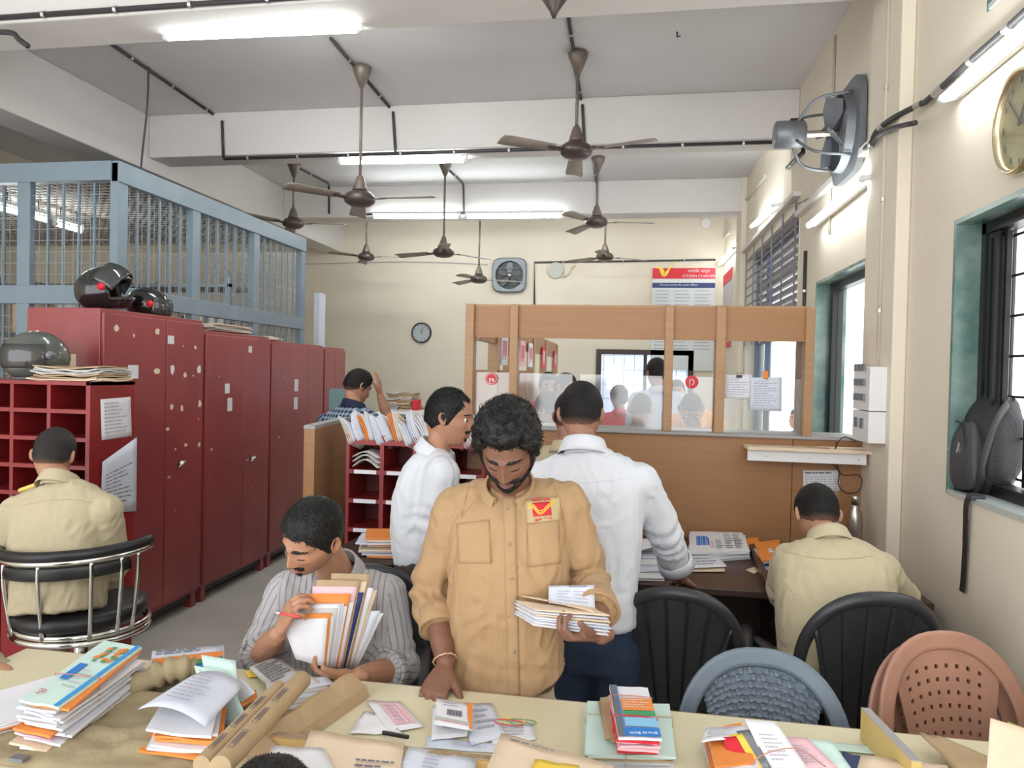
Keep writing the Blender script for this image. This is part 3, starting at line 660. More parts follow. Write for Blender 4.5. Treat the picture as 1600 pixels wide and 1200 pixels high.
def lines_on(P, m, parent, rows=8, u0=.1, u1=.9, v0=.1, v1=.9, th=.35, off=.0012, seed=1, name='printed_lines', cols=1):
    """rows of small print on the sheet through corners P"""
    P = [V(p) for p in P]; rr = random.Random(seed); nr = (P[1]-P[0]).cross(P[3]-P[0]).normalized()
    cam_side = (CAM-P[0]).dot(nr); nr = nr if cam_side > 0 else -nr
    b = MB(); dv = (v1-v0)/rows
    f = lambda u, v: (P[0]*(1-u)+P[1]*u)*(1-v)+(P[3]*(1-u)+P[2]*u)*v+nr*off
    for r in range(rows):
        for c in range(cols):
            w = (u1-u0)/cols; a = u0+c*w; e = a+w*(.55+.4*rr.random()) if cols > 1 else a+w*(.5+.5*rr.random()); v = v0+r*dv
            while a < e-.01:
                k = min(e, a+w*(.08+.15*rr.random())); b.add([f(a, v), f(k, v), f(k, v+dv*th), f(a, v+dv*th)], [(0, 1, 2, 3)]); a = k+w*.03
    return obj(name, b, m, parent)
def pxsheet(pts, y): return [at(a, c, y) for a, c in pts]
yy = CY-.012
Q = pxsheet([(1130, 586), (1175, 585), (1174, 624), (1130, 622)], yy); s = sheet('notice_sheet', Q, 'paper'); tag(s, 'white typed notice clipped to the right-hand counter glass by a black clip', 'notice'); lines_on(Q, 'inkp', s, 7, seed=3) if 0 else None
def loose(name, P, m, label, cat='paper', lines=None, group=None, **k):
    """a sheet of paper that is a thing of its own"""
    if not lines: return tag(sheet(name, P, m, **k), label, cat, group)
    r = thing(name, V(P[0]), label, cat, group); sheet('sheet', P, m, r, **k)
    if isinstance(lines, dict): lines = [lines]
    for l in lines:
        l = dict(l); mm = l.pop('m', 'ink'); lines_on(P, mm, r, off=l.pop('off', .0015 + abs(k.get('bend', 0))*.0 + k.get('wav', 0)*.6), **l)
    return r
bpy.data.objects.remove(s)
loose('notice_sheet', Q, 'paper', 'white typed notice clipped to the right-hand counter glass by a black clip', 'notice', dict(m='inkp', rows=8, seed=3))
Q = pxsheet([(1173, 590), (1222, 589), (1221, 643), (1171, 641)], yy-.003)
loose('notice_sheet', Q, 'paper2', 'bluish notice held on the counter glass under an orange tab', 'notice', dict(m='inkp', rows=11, seed=4))
Q = pxsheet([(1193, 579), (1201, 580), (1200, 593), (1192, 591)], yy-.008); tag(sheet('orange_tab', Q, 'orange'), 'small orange tab at the top of the bluish glass notice', 'tab')
tag(obj('binder_clip', MB().cbox(at(1155, 588, yy-.008), (.03, .012, .014)).tube([at(1153, 585, yy-.01), at(1152, 582, yy-.01)], .002, 5).tube([at(1157, 585, yy-.01), at(1158, 582, yy-.01)], .002, 5), 'black', loc=at(1155, 588, yy)), 'black binder clip on the white glass notice', 'clip')
# wall shelf on the counter panel, its sticks
s0, s1 = at(1168, 700, CY-.16), at(1366, 706, CY-.16); r_ = thing('wall_shelf', (s0.x, CY, s0.z), 'pale shelf with a white front board fixed on the counter panel', 'shelf')
zt = (s0.z+s1.z)/2; x1 = min(s1.x, 1.30)
obj('shelf_board', MB().box((s0.x, CY-.17, zt-.012), (1.295, CY-.012, zt+.006)), 'cream', r_, bevel=.002)
obj('front_board', MB().box((s0.x+.005, CY-.14, zt-.07), (x1-.03, CY-.125, zt-.012)), 'white', r_)
b = MB(); [b.tube([V((s0.x+t, CY-.141, zt-.045)), V((s0.x+t, CY-.138, zt-.045))], .004, 8) for t in (.1, .32, .56)]; obj('screws', b, 'steel', r_)
p = at(1275, 695, CY-.1); tag(obj('wooden_stick', MB().box((-.16, -.006, 0), (.16, .006, .008), X=Matrix.Translation((1.12, CY-.09, zt+.007)) @ Matrix.Rotation(.1, 4, 'Z')), 'cream', loc=(1.1, CY-.09, zt+.007)), 'thin wooden stick lying along the white-fronted shelf', 'stick')
tag(obj('wooden_stick', MB().box((-.06, -.006, 0), (.06, .006, .008), X=Matrix.Translation((.98, CY-.12, zt+.007)) @ Matrix.Rotation(-.5, 4, 'Z')), 'paleboard', loc=(.98, CY-.12, zt+.007)), 'short brown stick lying askew on the shelf', 'stick')
# calendar
Q = pxsheet([(1255, 735), (1312, 735), (1312, 768), (1255, 768)], CY-.014); r_ = thing('wall_calendar', Q[0], 'white month calendar hanging under the shelf on the counter panel', 'calendar')
sheet('page', Q, 'paper', r_); lines_on(Q, 'ink', r_, 6, .06, .95, .3, .95, .22, cols=7, seed=9, name='dates'); lines_on(Q, 'ink', r_, 1, .05, .8, .08, .22, .5, seed=2, name='title')
Q = pxsheet([(1262, 769), (1312, 769), (1312, 790), (1262, 790)], CY-.014); sheet('lower_picture', Q, 'kraft', r_)
tag(obj('taped_note', MB().box(at(1303, 798, CY-.016), at(1314, 812, CY-.012)), 'paper', loc=at(1303, 812, CY-.012)), 'small white note taped beneath the calendar', 'note')
pts = catmull([at(1338, 690, 4.0), at(1318, 683, 4.0), at(1305, 700, 4.0), at(1301, 722, 4.0), at(1311, 738, 4.0), at(1310, 757, 4.0), at(1322, 770, 4.0), at(1341, 768, 4.0), at(1347, 752, 4.0), at(1340, 742, 4.0), at(1315, 741, 4.0), at(1306, 715, 4.0), at(1307, 690, 4.0)], 5)
tag(obj('charging_cable', MB().tube(pts, .003, 6), 'black', smooth=True, loc=pts[0]), 'thin black cable looping down from the switch box', 'cable')
# switch box on the pilaster
r_ = thing('switch_box', (1.235, 3.85, 1.35), 'cream double switch and socket box on the pilaster', 'switch box')
zb = [atx(1357, 690, 1.2).z, atx(1357, 641, 1.2).z, atx(1357, 573, 1.2).z]
for i in range(2): obj('box_body', MB().box((1.155, 3.74, zb[i]+.002), (1.235, 4.0, zb[i+1]-.002)), 'white', r_, bevel=.004)
for row in range(3):
    for k in range(3): obj('switch', MB().box((1.143, 3.80+k*.065, zb[1]+.05+row*.075), (1.155, 3.83+k*.065, zb[1]+.085+row*.075)), 'gum', r_)
for k in range(2): obj('switch', MB().box((1.148, 3.82+k*.09, zb[0]+.07), (1.155, 3.86+k*.09, zb[0]+.12)), 'gum', r_)

# side run of the counter, going back into the hall, with hanging signs
sr = thing('counter_screen', (-.95, 7, 0), 'veneered side run of the counter frame leading back into the public hall', 'counter')
obj('lower_panel', MB().box((-.98, CY+.4, 0), (-.95, 9.2, 1.2)), 'wood', sr)
for y in (5.0, 5.6, 6.9, 7.9, 9.1): obj('post', MB().box((-1.0, y-.05, 1.2), (-.93, y+.05, 2.0)), 'woodh', sr)
obj('header_panel', MB().box((-.975, CY+.3, 1.845), (-.945, 9.2, 2.02)), 'wood', sr)
for a, c in ((5.05, 5.55), (5.65, 6.85), (6.95, 7.85), (7.95, 9.05)): obj('glass_sheet', MB().box((-.964, a, 1.2), (-.959, c, 1.64)), 'acrylic', sr)
for i, (y, m1, m2, lb) in enumerate(((5.2, 'paper', 'redp', 'white counter sign hanging nearest under the side header'), (6.1, 'pink', 'redp', 'pink counter sign, second along the side header'), (6.6, 'paper', 'redp', 'white counter sign with a red mark, third along the side header'), (7.6, 'redp', 'paper', 'red counter sign, fourth along the side header'), (8.8, 'redp', 'paper', 'red counter sign, farthest along the side header'))):
    r_ = thing('hanging_sign', (-.93, y, 1.7), lb, 'sign', 'signs hanging under the side header')
    obj('board', MB().box((-.935, y-.12, 1.70), (-.925, y+.14, 1.92)), m1, r_)
    b = MB(); [b.box((-.9245, y-.08+.05*k, 1.74+.03*(k % 2)), (-.924, y-.05+.05*k, 1.88)) for k in range(4)]; obj('printed_marks', b, m2, r_)
tag(obj('hall_partition', MB().box((cx(742, y=5.0), 4.98, 0), (-.72, 5.0, 1.66)), 'wood', loc=(-.9, 5, 0)), 'plain veneered upright board behind the left counter glass', 'board')
# service desk beyond the glass
r_ = thing('service_desk', (.2, 4.6, 0), 'wooden service desk on the other side of the counter glass', 'desk')
obj('desktop', MB().box((-.9, 4.35, .98), (1.2, 4.75, 1.01)), 'woodh', r_); obj('panel', MB().box((-.88, 4.7, 0), (1.18, 4.72, .98)), 'wood', r_)

# ================================================================== BLUE CAGE
CX, CYN, CYF, CZ = -3.40, 4.28, 7.06, 3.0
cg = thing('wire_cage', (CX, CYN, 0), 'blue-grey steel cage room with barred and meshed sides at the left', 'cage')
midz = 2.11
def bars(axis, a, c, z0, z1, fixed, sp=.125, wsp=.0625):
    b = MB(); n = max(1, round((c-a)/sp))
    def bx(u0, u1, q0, q1, d0, d1, mi):
        if axis == 'y': b.box((fixed+d0, u0, q0), (fixed+d1, u1, q1), mi)
        else: b.box((u0, fixed+d0, q0), (u1, fixed+d1, q1), mi)
    for k in range(1, n): u = a+(c-a)*k/n; bx(u-.007, u+.007, z0, z1, -.007, .007, 0)
    m = int((c-a)/wsp)
    for k in range(1, m): u = a+(c-a)*k/m; bx(u-.0016, u+.0016, z0, z1, -.020, -.016, 1)
    m = int((z1-z0)/.075)
    for k in range(1, m): q = z0+(z1-z0)*k/m; bx(a, c, q-.0018, q+.0018, -.016, -.012, 1)
    return b
ysec = [CYN+.05, 5.16, 6.08, CYF-.04]
pz = [(midz+.06, CZ-.14), (1.0, midz-.065)]
for i in range(3):
    for z0, z1 in pz:
        obj('barred_panel', bars('y', ysec[i]+.06, ysec[i+1]-.05, z0, z1, CX-.03), ['cage', 'mesh'], cg)
for y in ysec: obj('post', MB().box((CX-.06, y-.05, 0), (CX, y+.05, CZ-.01)), 'cage', cg, bevel=.004)
obj('rail', MB().box((CX-.05, CYN, CZ-.14), (CX+.01, CYF, CZ)), 'cage', cg, bevel=.004)
obj('rail', MB().box((CX-.05, CYN, midz-.065), (CX+.005, CYF, midz+.06)), 'cage', cg, bevel=.004)
xs = [CX-.03, -4.12, -4.85, -5.6, -6.4, XL+.02]
for i in range(5):
    for z0, z1 in pz: obj('barred_panel', bars('x', xs[i+1]+.05, xs[i]-.05, z0, z1, CYN+.03), ['cage', 'mesh'], cg)
for x in xs[1:]: obj('post', MB().box((x-.05, CYN, 0), (x+.05, CYN+.05, CZ-.1)), 'cage', cg, bevel=.004)
obj('rail', MB().box((XL, CYN-.01, CZ-.13), (CX-.05, CYN+.05, CZ)), 'cage', cg, bevel=.004)
obj('rail', MB().box((XL, CYN-.005, midz-.065), (CX-.05, CYN+.05, midz+.06)), 'cage', cg, bevel=.004)
b = MB()
for k in range(34): b.box((XL+.02, CYN+.06+k*.081, CZ-.06), (CX-.06, CYN+.068+k*.081, CZ-.052))
for k in range(50): b.box((CX-.1-k*.072, CYN+.05, CZ-.06), (CX-.094-k*.072, CYF, CZ-.052))
obj('roof_mesh', b, mat('pale_roof_wire', (.5, .47, .42), .6), cg)
obj('roof_sheet', MB().box((XL+.02, CYN+.06, CZ-.03), (CX-.06, CYF, CZ-.015)), mat('dark_roof_sheet', (.05, .045, .05), .7, c2=(.2, .18, .16), vs=3, stretch=(1, 6, 1)), cg)
# steel racks with bundles inside the cage
for i, (x0, lb) in enumerate(((-4.9, 'grey slotted rack with wrapped files inside the cage, nearer its corner'), (-6.3, 'grey slotted rack inside the cage at the far left'))):
    r_ = thing('storage_rack', (x0, 6.3, 0), lb, 'rack')
    for x in (x0, x0+1.1):
        for y in (6.3, 6.75): obj('upright', MB().box((x-.02, y-.02, 0), (x+.02, y+.02, 2.5)), 'gum', r_)
    for z in (.9, 1.4, 1.9, 2.4): obj('rack_shelf', MB().box((x0-.02, 6.28, z), (x0+1.12, 6.77, z+.03)), 'gum', r_)
    for z in (1.43, 1.93):
        for k in range(4):
            h = .2+.15*rnd.random(); xx = x0+.06+k*.26
            tag(obj('file_bundle', MB().box((xx, 6.36, z), (xx+.2, 6.7, z+h)), rnd.choice(['kraft', 'cream', 'news', 'cream']), bevel=.01, loc=(xx, 6.5, z)), 'wrapped file bundle on the rack inside the cage', 'bundle', 'file bundles on the racks inside the cage')
tube_light(atx(-6, 323, -4.75), atx(75, 344, -4.75), 'long tube light glowing inside the cage at the far left', (0, 0, -1), r=.02, hang=2.96)
tube_light(atx(86, 349, -4.75), atx(128, 361, -4.75), 'tube light deeper inside the cage', (0, 0, -1), r=.02, hang=2.96)
struct('partition_inner', MB().box((XL, CYF+.4, 0), (CX-.3, CYF+.5, 2.93)), 'wall')

# ================================================================== RED LOCKERS
LX = -2.888; LB = -3.37
def locker(y0, y1, h, seam, label, marks, handle=None):
    r = thing('steel_cupboard', ((LX+LB)/2, (y0+y1)/2, 0), label, 'cupboard', 'red steel cupboards along the left')
    obj('body', MB().box((LB, y0+.004, .1), (LX-.02, y1-.004, h)), 'red', r, bevel=.004)
    for a, c in ((y0+.012, seam-.004), (seam+.004, y1-.012)):
        obj('door', MB().box((LX-.02, a, .13), (LX, c, h-.025)), 'red', r, bevel=.004)
    b = obj('plinth', MB().box((LB+.03, y0+.03, .06), (LX-.04, y1-.03, .1)), 'black', r)
    for yy_ in (y0+.05, y1-.05):
        for xx in (LX-.05, LB+.05): obj('foot', MB().box((xx-.025, yy_-.025, 0), (xx+.025, yy_+.025, .1)), 'red', r)
    if handle:
        p = atx(*handle, LX); k = MB().tube([p, p+V((.02, 0, 0))], .018, 12).tube([p+V((.018, .03, .015)), p+V((.018, -.035, -.02))], .007, 8)
        obj('handle', k, 'chrome', r, True)
    rr = random.Random(int(y0*100))
    for (px, py, w_, h_) in marks:
        p = atx(px, py, LX); obj('paper_label', MB().prism([(p.y+w_*.62*math.cos(a)*(1+.25*rr.uniform(-1, 1)*(w_ < .05)), p.z+h_*.62*math.sin(a)*(1+.25*rr.uniform(-1, 1)*(w_ < .05))) for a in ([PI/4+k*PI/2 for k in range(4)] if w_ > .05 else [k*PI/4 for k in range(8)])], LX+.0002, LX+.0015, X=Matrix(((0, 0, 1, 0), (1, 0, 0, 0), (0, 1, 0, 0), (0, 0, 0, 1)))), 'cream' if h_ < .05 else 'paper', r)
    return r
L1 = locker(3.53, 4.49, 1.955, atx(258, 700, LX).y, 'tallest red cupboard, nearest the camera, with helmets on top', [(246, 518, .035, .035), (267, 531, .07, .06), (208, 581, .10, .09), (182, 513, .03, .03), (209, 524, .012, .02), (245, 580, .05, .03), (305, 543, .02, .02), (286, 541, .01, .01), (269, 577, .035, .05), (289, 586, .03, .03), (311, 577, .035, .05), (302, 587, .015, .01), (268, 636, .03, .035), (284, 638, .025, .035), (312, 631, .03, .04), (311, 695, .022, .03), (290, 695, .03, .02), (274, 702, .012, .015), (262, 670, .03, .02), (310, 655, .01, .01)], (281, 724))
L2 = locker(4.50, 5.41, 1.89, atx(380, 700, LX).y, 'second red cupboard with two white stickers on its left door', [(355, 607, .07, .08), (359, 632, .07, .11), (391, 546, .055, .055)], (393, 716))
L3 = locker(5.42, 6.43, 1.86, atx(480, 700, LX).y, 'third red cupboard with two stacked white stickers', [(463, 602, .08, .12), (462, 630, .08, .12)])
L4 = locker(6.44, 6.95, 1.85, 6.69, 'short far red cupboard ending the row', [])
# things on the lockers
def papers_pile(name, c, size, n, label, cat='paper pile', mats=('news', 'cream', 'paper'), rz=0, jit=.02, seed=1, group=None, part='paper', wav=.004):
    """a pile of sheets or folders that moves as one"""
    rr = random.Random(seed); c = V(c); r = thing(name, c, label, cat, group); z = 0
    for k in range(n):
        h = size[2]/n; a = rz+rr.uniform(-.08, .08); T = Matrix.Translation(c+V((rr.uniform(-jit, jit), rr.uniform(-jit, jit), z))) @ Matrix.Rotation(a, 4, 'Z')
        sx, sy = size[0]*(1-.12*rr.random())/2, size[1]*(1-.12*rr.random())/2; sd = rr.random()*50
        b = MB(); b.grid(lambda u, v: ((2*u-1)*sx, (2*v-1)*sy, h*.8+wav*noise.noise(V((u*3, v*3, sd)))+wav*2*(abs(2*u-1)**4)*(rr.random()*.0+.5)), 6, 4, 0, h*.75, T)
        obj(part, b, rr.choice(mats), r, 'auto'); z += h
    return r
papers_pile('newspaper_pile', (LX-.2, 4.95, 1.90), (.3, .55, .05), 5, 'flattened newspapers lying on the second cupboard', 'newspapers', seed=3)
papers_pile('newspaper_pile', (LX-.2, 5.6, 1.87), (.25, .3, .03), 3, 'few papers lying on the third cupboard', 'newspapers', seed=5)
tag(obj('white_board', MB().box((-3.36, 7.2, 0), (-3.3, 7.35, 2.45)), 'paper2', loc=(-3.33, 7.2, 0)), 'pale upright board standing behind the far cupboard', 'board')

def helmet(c, rz, tilt, m, label, s=1, vis_open=.0, visor='visor'):
    c = V(c); r = thing('motorcycle_helmet', c, label, 'helmet'); X = Matrix.Translation(c) @ Matrix.Rotation(rz, 4, 'Z') @ Matrix.Rotation(tilt, 4, 'X') @ Matrix.Scale(s, 4)
    # full-face shell, facing +Y, opening left out as a face port
    b = MB(); nu, nv = 40, 24; vs = []; fs = []; keep = {}
    def P(i, j, k=1):
        th = 2*PI*i/nu; ph = PI*j/nv; x = .125*math.sin(ph)*math.sin(th); y = .15*math.sin(ph)*math.cos(th); z = .13*math.cos(ph)
        if z < -.02: x *= 1-.15*(-z-.02)/.11; y *= 1.0+.08*(1 if y > 0 else -.9)*(-z-.02)/.11
        if z < -.10: z = -.10
        return V((x*k, y*k, z*k))
    def port(i, j):
        th = (2*PI*i/nu+PI) % (2*PI)-PI; ph = PI*j/nv; z = math.cos(ph)
        return abs(th) < 1.25 and -.42 < z < .38
    for (k, mi) in ((1, 0), (.86, 1)):
        o = len(vs); vs += [P(i, j, k) for j in range(nv+1) for i in range(nu)]
        for j in range(nv):
            for i in range(nu):
                if port(i+.5, j+.5) or (k < 1 and j > nv-4): continue
                fs.append((o+j*nu+i, o+j*nu+(i+1) % nu, o+(j+1)*nu+(i+1) % nu, o+(j+1)*nu+i)); keep[len(fs)-1] = mi
    # rim of the port
    base = (nv+1)*nu
    for j in range(nv):
        for i in range(nu):
            if not port(i+.5, j+.5): continue
            for di, dj, e in ((-1, 0, (i, j, i, j+1)), (1, 0, (i+1, j, i+1, j+1)), (0, -1, (i, j, i+1, j)), (0, 1, (i, j+1, i+1, j+1))):
                if not port(i+di+.5, j+dj+.5):
                    q = [e[1]*nu+e[0] % nu, e[3]*nu+e[2] % nu]; fs.append((q[0], q[1], base+q[1], base+q[0])); keep[len(fs)-1] = 1
    b.v = [tuple(X @ p) for p in vs]; b.f = fs; b.m = [keep[i] for i in range(len(fs))]
    obj('shell', b, [m, 'black'], r, True)
    vz = MB(); R2 = Matrix.Rotation(vis_open, 4, 'X')
    def vf(u, v):
        th = (u-.5)*2.75; z = -.055+v*.115; q = math.sqrt(max(.01, 1-(z/.14)**2)); p = V((.132*math.sin(th)*q, .158*math.cos(th)*q, z)); return X @ (R2 @ p)
    vz.grid(vf, 24, 8, 0, .002); vo = obj('visor', vz, visor, r, True)
    for sx in (-1, 1): obj('visor_pivot', MB().tube([X @ V((sx*.122, .015, .01)), X @ V((sx*.135, .015, .01))], .022, 14), 'redp' if m == 'helmet_k' else 'gum', r, True)
    return r
K['helmet_k'] = mat('helmet_black_gloss', (.012, .012, .013), .12, coat=.6); K['helmet_g'] = mat('helmet_grey_gloss', (.10, .11, .10), .2, coat=.5)
helmet(at(165, 455, 3.85)+V((0, 0, -.0)), -1.15, .15, 'helmet_k', 'black motorcycle helmet with its visor raised, on the nearest red cupboard', 1.12, .85)
helmet(at(232, 478, 4.15), -1.0, -.25, 'helmet_k', 'second dark helmet lying behind the first on the nearest red cupboard', .9, .15)

# ================================================================== LEFT PIGEONHOLE UNIT
PX0, PX1, PY0, PY1 = -3.6, -2.60, 3.10, 3.42
zt = at(148, 597, PY0).z
r_ = thing('pigeonhole_unit', (-3.1, 3.25, 0), 'red pigeonhole rack at the left under the single helmet', 'shelf unit'); PU = r_
obj('side_panel', MB().box((PX1-.025, PY0, 0), (PX1, PY1, zt)), 'redc', r_, bevel=.002)
obj('side_panel', MB().box((PX0, PY0, 0), (PX0+.025, PY1, zt)), 'redc', r_, bevel=.002)
obj('top_board', MB().box((PX0, PY0, zt-.02), (PX1, PY1, zt)), 'redc', r_, bevel=.002)
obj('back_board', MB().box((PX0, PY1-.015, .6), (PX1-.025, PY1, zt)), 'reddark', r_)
cw = at(88, 640, PY0).x - at(30, 640, PY0).x; ch = (at(120, 597, PY0).z-at(120, 641, PY0).z)
for k in range(1, 7):
    x = PX1-.025-k*cw
    if x > PX0: obj('divider', MB().box((x-.01, PY0+.005, .75), (x+.01, PY1-.015, zt-.02)), 'redc', r_)
for k in range(1, 7): z = zt-.01-k*ch; (z > .72) and obj('shelf_board', MB().box((PX0+.02, PY0+.002, z-.01), (PX1-.025, PY1-.015, z+.01)), 'redc', r_)
obj('base_panel', MB().box((PX0+.02, PY0+.05, .05), (PX1-.025, PY0+.07, .72)), 'redc', r_)
r_ = thing('red_table', (-3.1, 2.95, 0), 'red sorting table in front of the left pigeonholes', 'table')
obj('tabletop', MB().box((-3.7, 2.55, .72), (-2.62, 3.09, .75)), 'redc', r_)
for x in (-3.65, -2.68): obj('leg', MB().box((x-.03, 2.6, 0), (x+.03, 2.66, .72)), 'redc', r_)
helmet(at(58, 558, 3.25), PI-.3, 0, 'helmet_g', 'grey motorcycle helmet on the left pigeonhole rack', 1.05, .0)
papers_pile('file_pile', at(128, 597, 3.24)+V((0, 0, .0)), (.40, .24, .075), 8, 'pile of worn brown files on the left pigeonhole rack', 'files', ('cream', 'news', 'kraft'), seed=11, part='file', wav=.011)
tag(obj('small_box', MB().cbox(at(108, 572, 3.38)+V((0, 0, .0)), (.05, .04, .13)), 'cream', bevel=.003, loc=at(108, 590, 3.38)), 'small pale box standing behind the grey helmet', 'box')
def sidesheet(pts, x): return [atx(a, c, x) for a, c in pts]
Q = sidesheet([(157, 624), (204, 620), (206, 681), (159, 688)], PX1+.004); loose('taped_notice', Q, 'paper', 'white handwritten notice taped on the side of the left pigeonholes', 'notice', dict(m='inkp', rows=9, seed=21))
Q = sidesheet([(157, 722), (213, 681), (214, 800), (150, 740)], PX1+.006)
loose('taped_notice', sidesheet([(160, 722), (214, 683), (213, 799), (157, 801)], PX1+.007), 'paper2', 'printed form taped below the handwritten notice, one corner folded', 'notice', [dict(m='ink', rows=10, v0=.3, v1=.95, seed=22, th=.25)])

# ================================================================== COUNTER END PANEL AND SECOND PIGEONHOLES
e0 = at(475, 670, 3.7); r_ = thing('end_partition', (e0.x, 3.7, 0), 'low veneered partition end beside the second pigeonholes', 'partition')
ex1 = at(492, 668, 3.7).x; zt2 = e0.z
d0 = V((ex1, 3.7, 0)); d1 = at(548, 655, 4.45); d1 = V((d1.x, 4.45, 0))
nrm = V((e0.x-ex1, 0, 0))
b = MB(); b.add([(e0.x, 3.7, 0), (ex1, 3.7, 0), (d1.x, 4.45, 0), (d1.x+nrm.x, 4.45, 0), (e0.x, 3.7, zt2), (ex1, 3.7, zt2), (d1.x, 4.45, zt2), (d1.x+nrm.x, 4.45, zt2)], [(0,3,2,1),(4,5,6,7),(0,1,5,4),(1,2,6,5),(2,3,7,6),(3,0,4,7)])
obj('panel', b, 'wood', r_, bevel=.002)
b = MB(); b.add([(e0.x, 3.695, zt2), (ex1+.003, 3.695, zt2), (d1.x+.003, 4.45, zt2), (d1.x+nrm.x, 4.45, zt2), (e0.x, 3.695, zt2+.02), (ex1+.003, 3.695, zt2+.02), (d1.x+.003, 4.45, zt2+.02), (d1.x+nrm.x, 4.45, zt2+.02)], [(0,3,2,1),(4,5,6,7),(0,1,5,4),(1,2,6,5),(2,3,7,6),(3,0,4,7)])
obj('cap_strip', b, 'edge', r_)
YC = 3.85; xa, xb = at(545, 760, YC).x, at(752, 760, YC).x; z1 = at(600, 690, YC).z+.03; step = at(600, 710, YC).z-at(600, 756, YC).z
r_ = thing('pigeonhole_unit', ((xa+xb)/2, YC, 0), 'red pigeonhole rack in the middle with letter sheaves stuffed along its top', 'shelf unit')
nc = 4; w_ = (xb-xa)/nc
obj('side_panel', MB().box((xa-.02, YC, 0), (xa, YC+.28, z1)), 'redc', r_); obj('side_panel', MB().box((xb, YC, 0), (xb+.02, YC+.28, z1)), 'redc', r_)
for k in range(1, nc): obj('divider', MB().box((xa+k*w_-.012, YC+.002, .3), (xa+k*w_+.012, YC+.27, z1)), 'redc', r_)
zz = z1-.04
k = 0
while zz > .35:
    obj('shelf_board', MB().box((xa, YC+.001, zz-.012), (xb, YC+.27, zz+.012)), 'redc', r_)
    if k:
        for c_ in range(nc): obj('shelf_label', MB().box((xa+c_*w_+.03, YC-.002, zz-.011), (xa+(c_+1)*w_-.03, YC+.001, zz+.011)), 'paper', r_)
    zz -= step; k += 1
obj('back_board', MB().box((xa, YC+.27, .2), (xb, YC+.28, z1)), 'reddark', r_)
# newspaper roll in the top left hole
ztop = z1-.04; q = V((xa+.03, YC+.01, ztop-step+.02))
r2 = thing('newspaper_roll', q, 'grey folded newspaper roll stuffed in the top left pigeonhole', 'newspaper')
for k in range(3):
    b = MB(); b.grid(lambda u, v: (q.x-.005+u*(w_-.03), q.y-.03+v*.22, q.z+.012+k*.028+(.07-k*.02)*math.sin(PI*min(1, u*1.1))*(.6+.4*k/2)), 12, 3, 0, .005)
    obj('fold', b, 'news', r2, True)
# leaning letter sheaves along the top
sheaf_cols = ['news', 'paper', 'orange', 'paper2', 'paper', 'orange', 'paper', 'paper2', 'paper', 'orange', 'paper', 'paper2', 'pink', 'paper']
desc = ['grey', 'white', 'orange', 'bluish', 'white', 'orange', 'white', 'bluish', 'white', 'orange', 'white', 'bluish', 'pink', 'white']
ns = len(sheaf_cols)
for k in range(ns):
    x = xa-.01+(xb-xa+.02)*k/ns; r3 = thing('letter_sheaf', (x, YC+.05, z1-.04), '%s letter sheaf, number %d from the left, leaning on top of the middle pigeonholes' % (desc[k], k+1), 'letters', 'letter sheaves leaning on the middle pigeonholes')
    X = Matrix.Translation((x, YC-.03, z1-.02)) @ Matrix.Rotation(-.55-.1*math.sin(k*2.1), 4, 'Y') @ Matrix.Rotation(-.45, 4, 'X')
    for j in range(4):
        hh = .17+.03*rnd.random(); dx = j*.011; b = MB()
        cv = .03*math.sin(k+j*.5)+.02
        b.grid(lambda u, v: (dx+cv*(v-.2)**2*1.2*(1 if k % 2 else -1)*.8, .02+u*.13, v*hh-.02*(k % 3 == 0)), 3, 6, 0, .004, X)
        obj('letter', b, sheaf_cols[k] if j < 2 else rnd.choice(['paper', 'paper2', 'paper', 'cream']), r3, True)
papers_pile('newspaper_pile', at(632, 862, 3.45), (.42, .22, .09), 9, 'loose magazines and papers on the ledge of the middle pigeonholes', 'papers', ('paper', 'news', 'cream', 'paper2', 'orange'), rz=.25, jit=.035, seed=8)
tb = at(632, 862, 3.45); r_ = thing('side_table', (tb.x, 3.5, 0), 'dark small table below the middle pigeonholes', 'table')
obj('tabletop', MB().box((tb.x-.35, 3.3, tb.z-.03), (tb.x+.5, 3.83, tb.z-.002)), 'deskbrown', r_)
for sx in (-.32, .46):
    for y in (3.34, 3.79): obj('leg', MB().box((tb.x+sx-.02, y-.02, 0), (tb.x+sx+.02, y+.02, tb.z-.03)), 'deskbrown', r_)
# plaid man's table, crates and bundles behind the partition
r_ = thing('sorting_table', (-2.1, 5.6, 0), 'white wire-sided tray table behind the letter sheaves', 'table')
p = at(600, 645, 5.3); q = at(668, 645, 5.3)
obj('tray', MB().box((p.x-.1, 5.2, p.z-.02), (q.x+.3, 5.9, p.z)), 'white', r_)
b = MB(); z0 = p.z-.16
for k in range(26): b.box((p.x-.1+k*.035, 5.19, z0), (p.x-.096+k*.035, 5.194, p.z))
for z in (z0, (z0+p.z)/2, p.z-.006): b.box((p.x-.1, 5.186, z), (q.x+.3, 5.194, z+.006))
obj('wire_side', b, 'steel', r_); obj('tray_bottom', MB().box((p.x-.1, 5.2, z0-.01), (q.x+.3, 5.9, z0)), 'steel', r_)
for x in (p.x, q.x+.2):
    for y in (5.25, 5.85): obj('leg', MB().box((x-.02, y-.02, 0), (x+.02, y+.02, z0-.01)), 'steel', r_)
i = 0
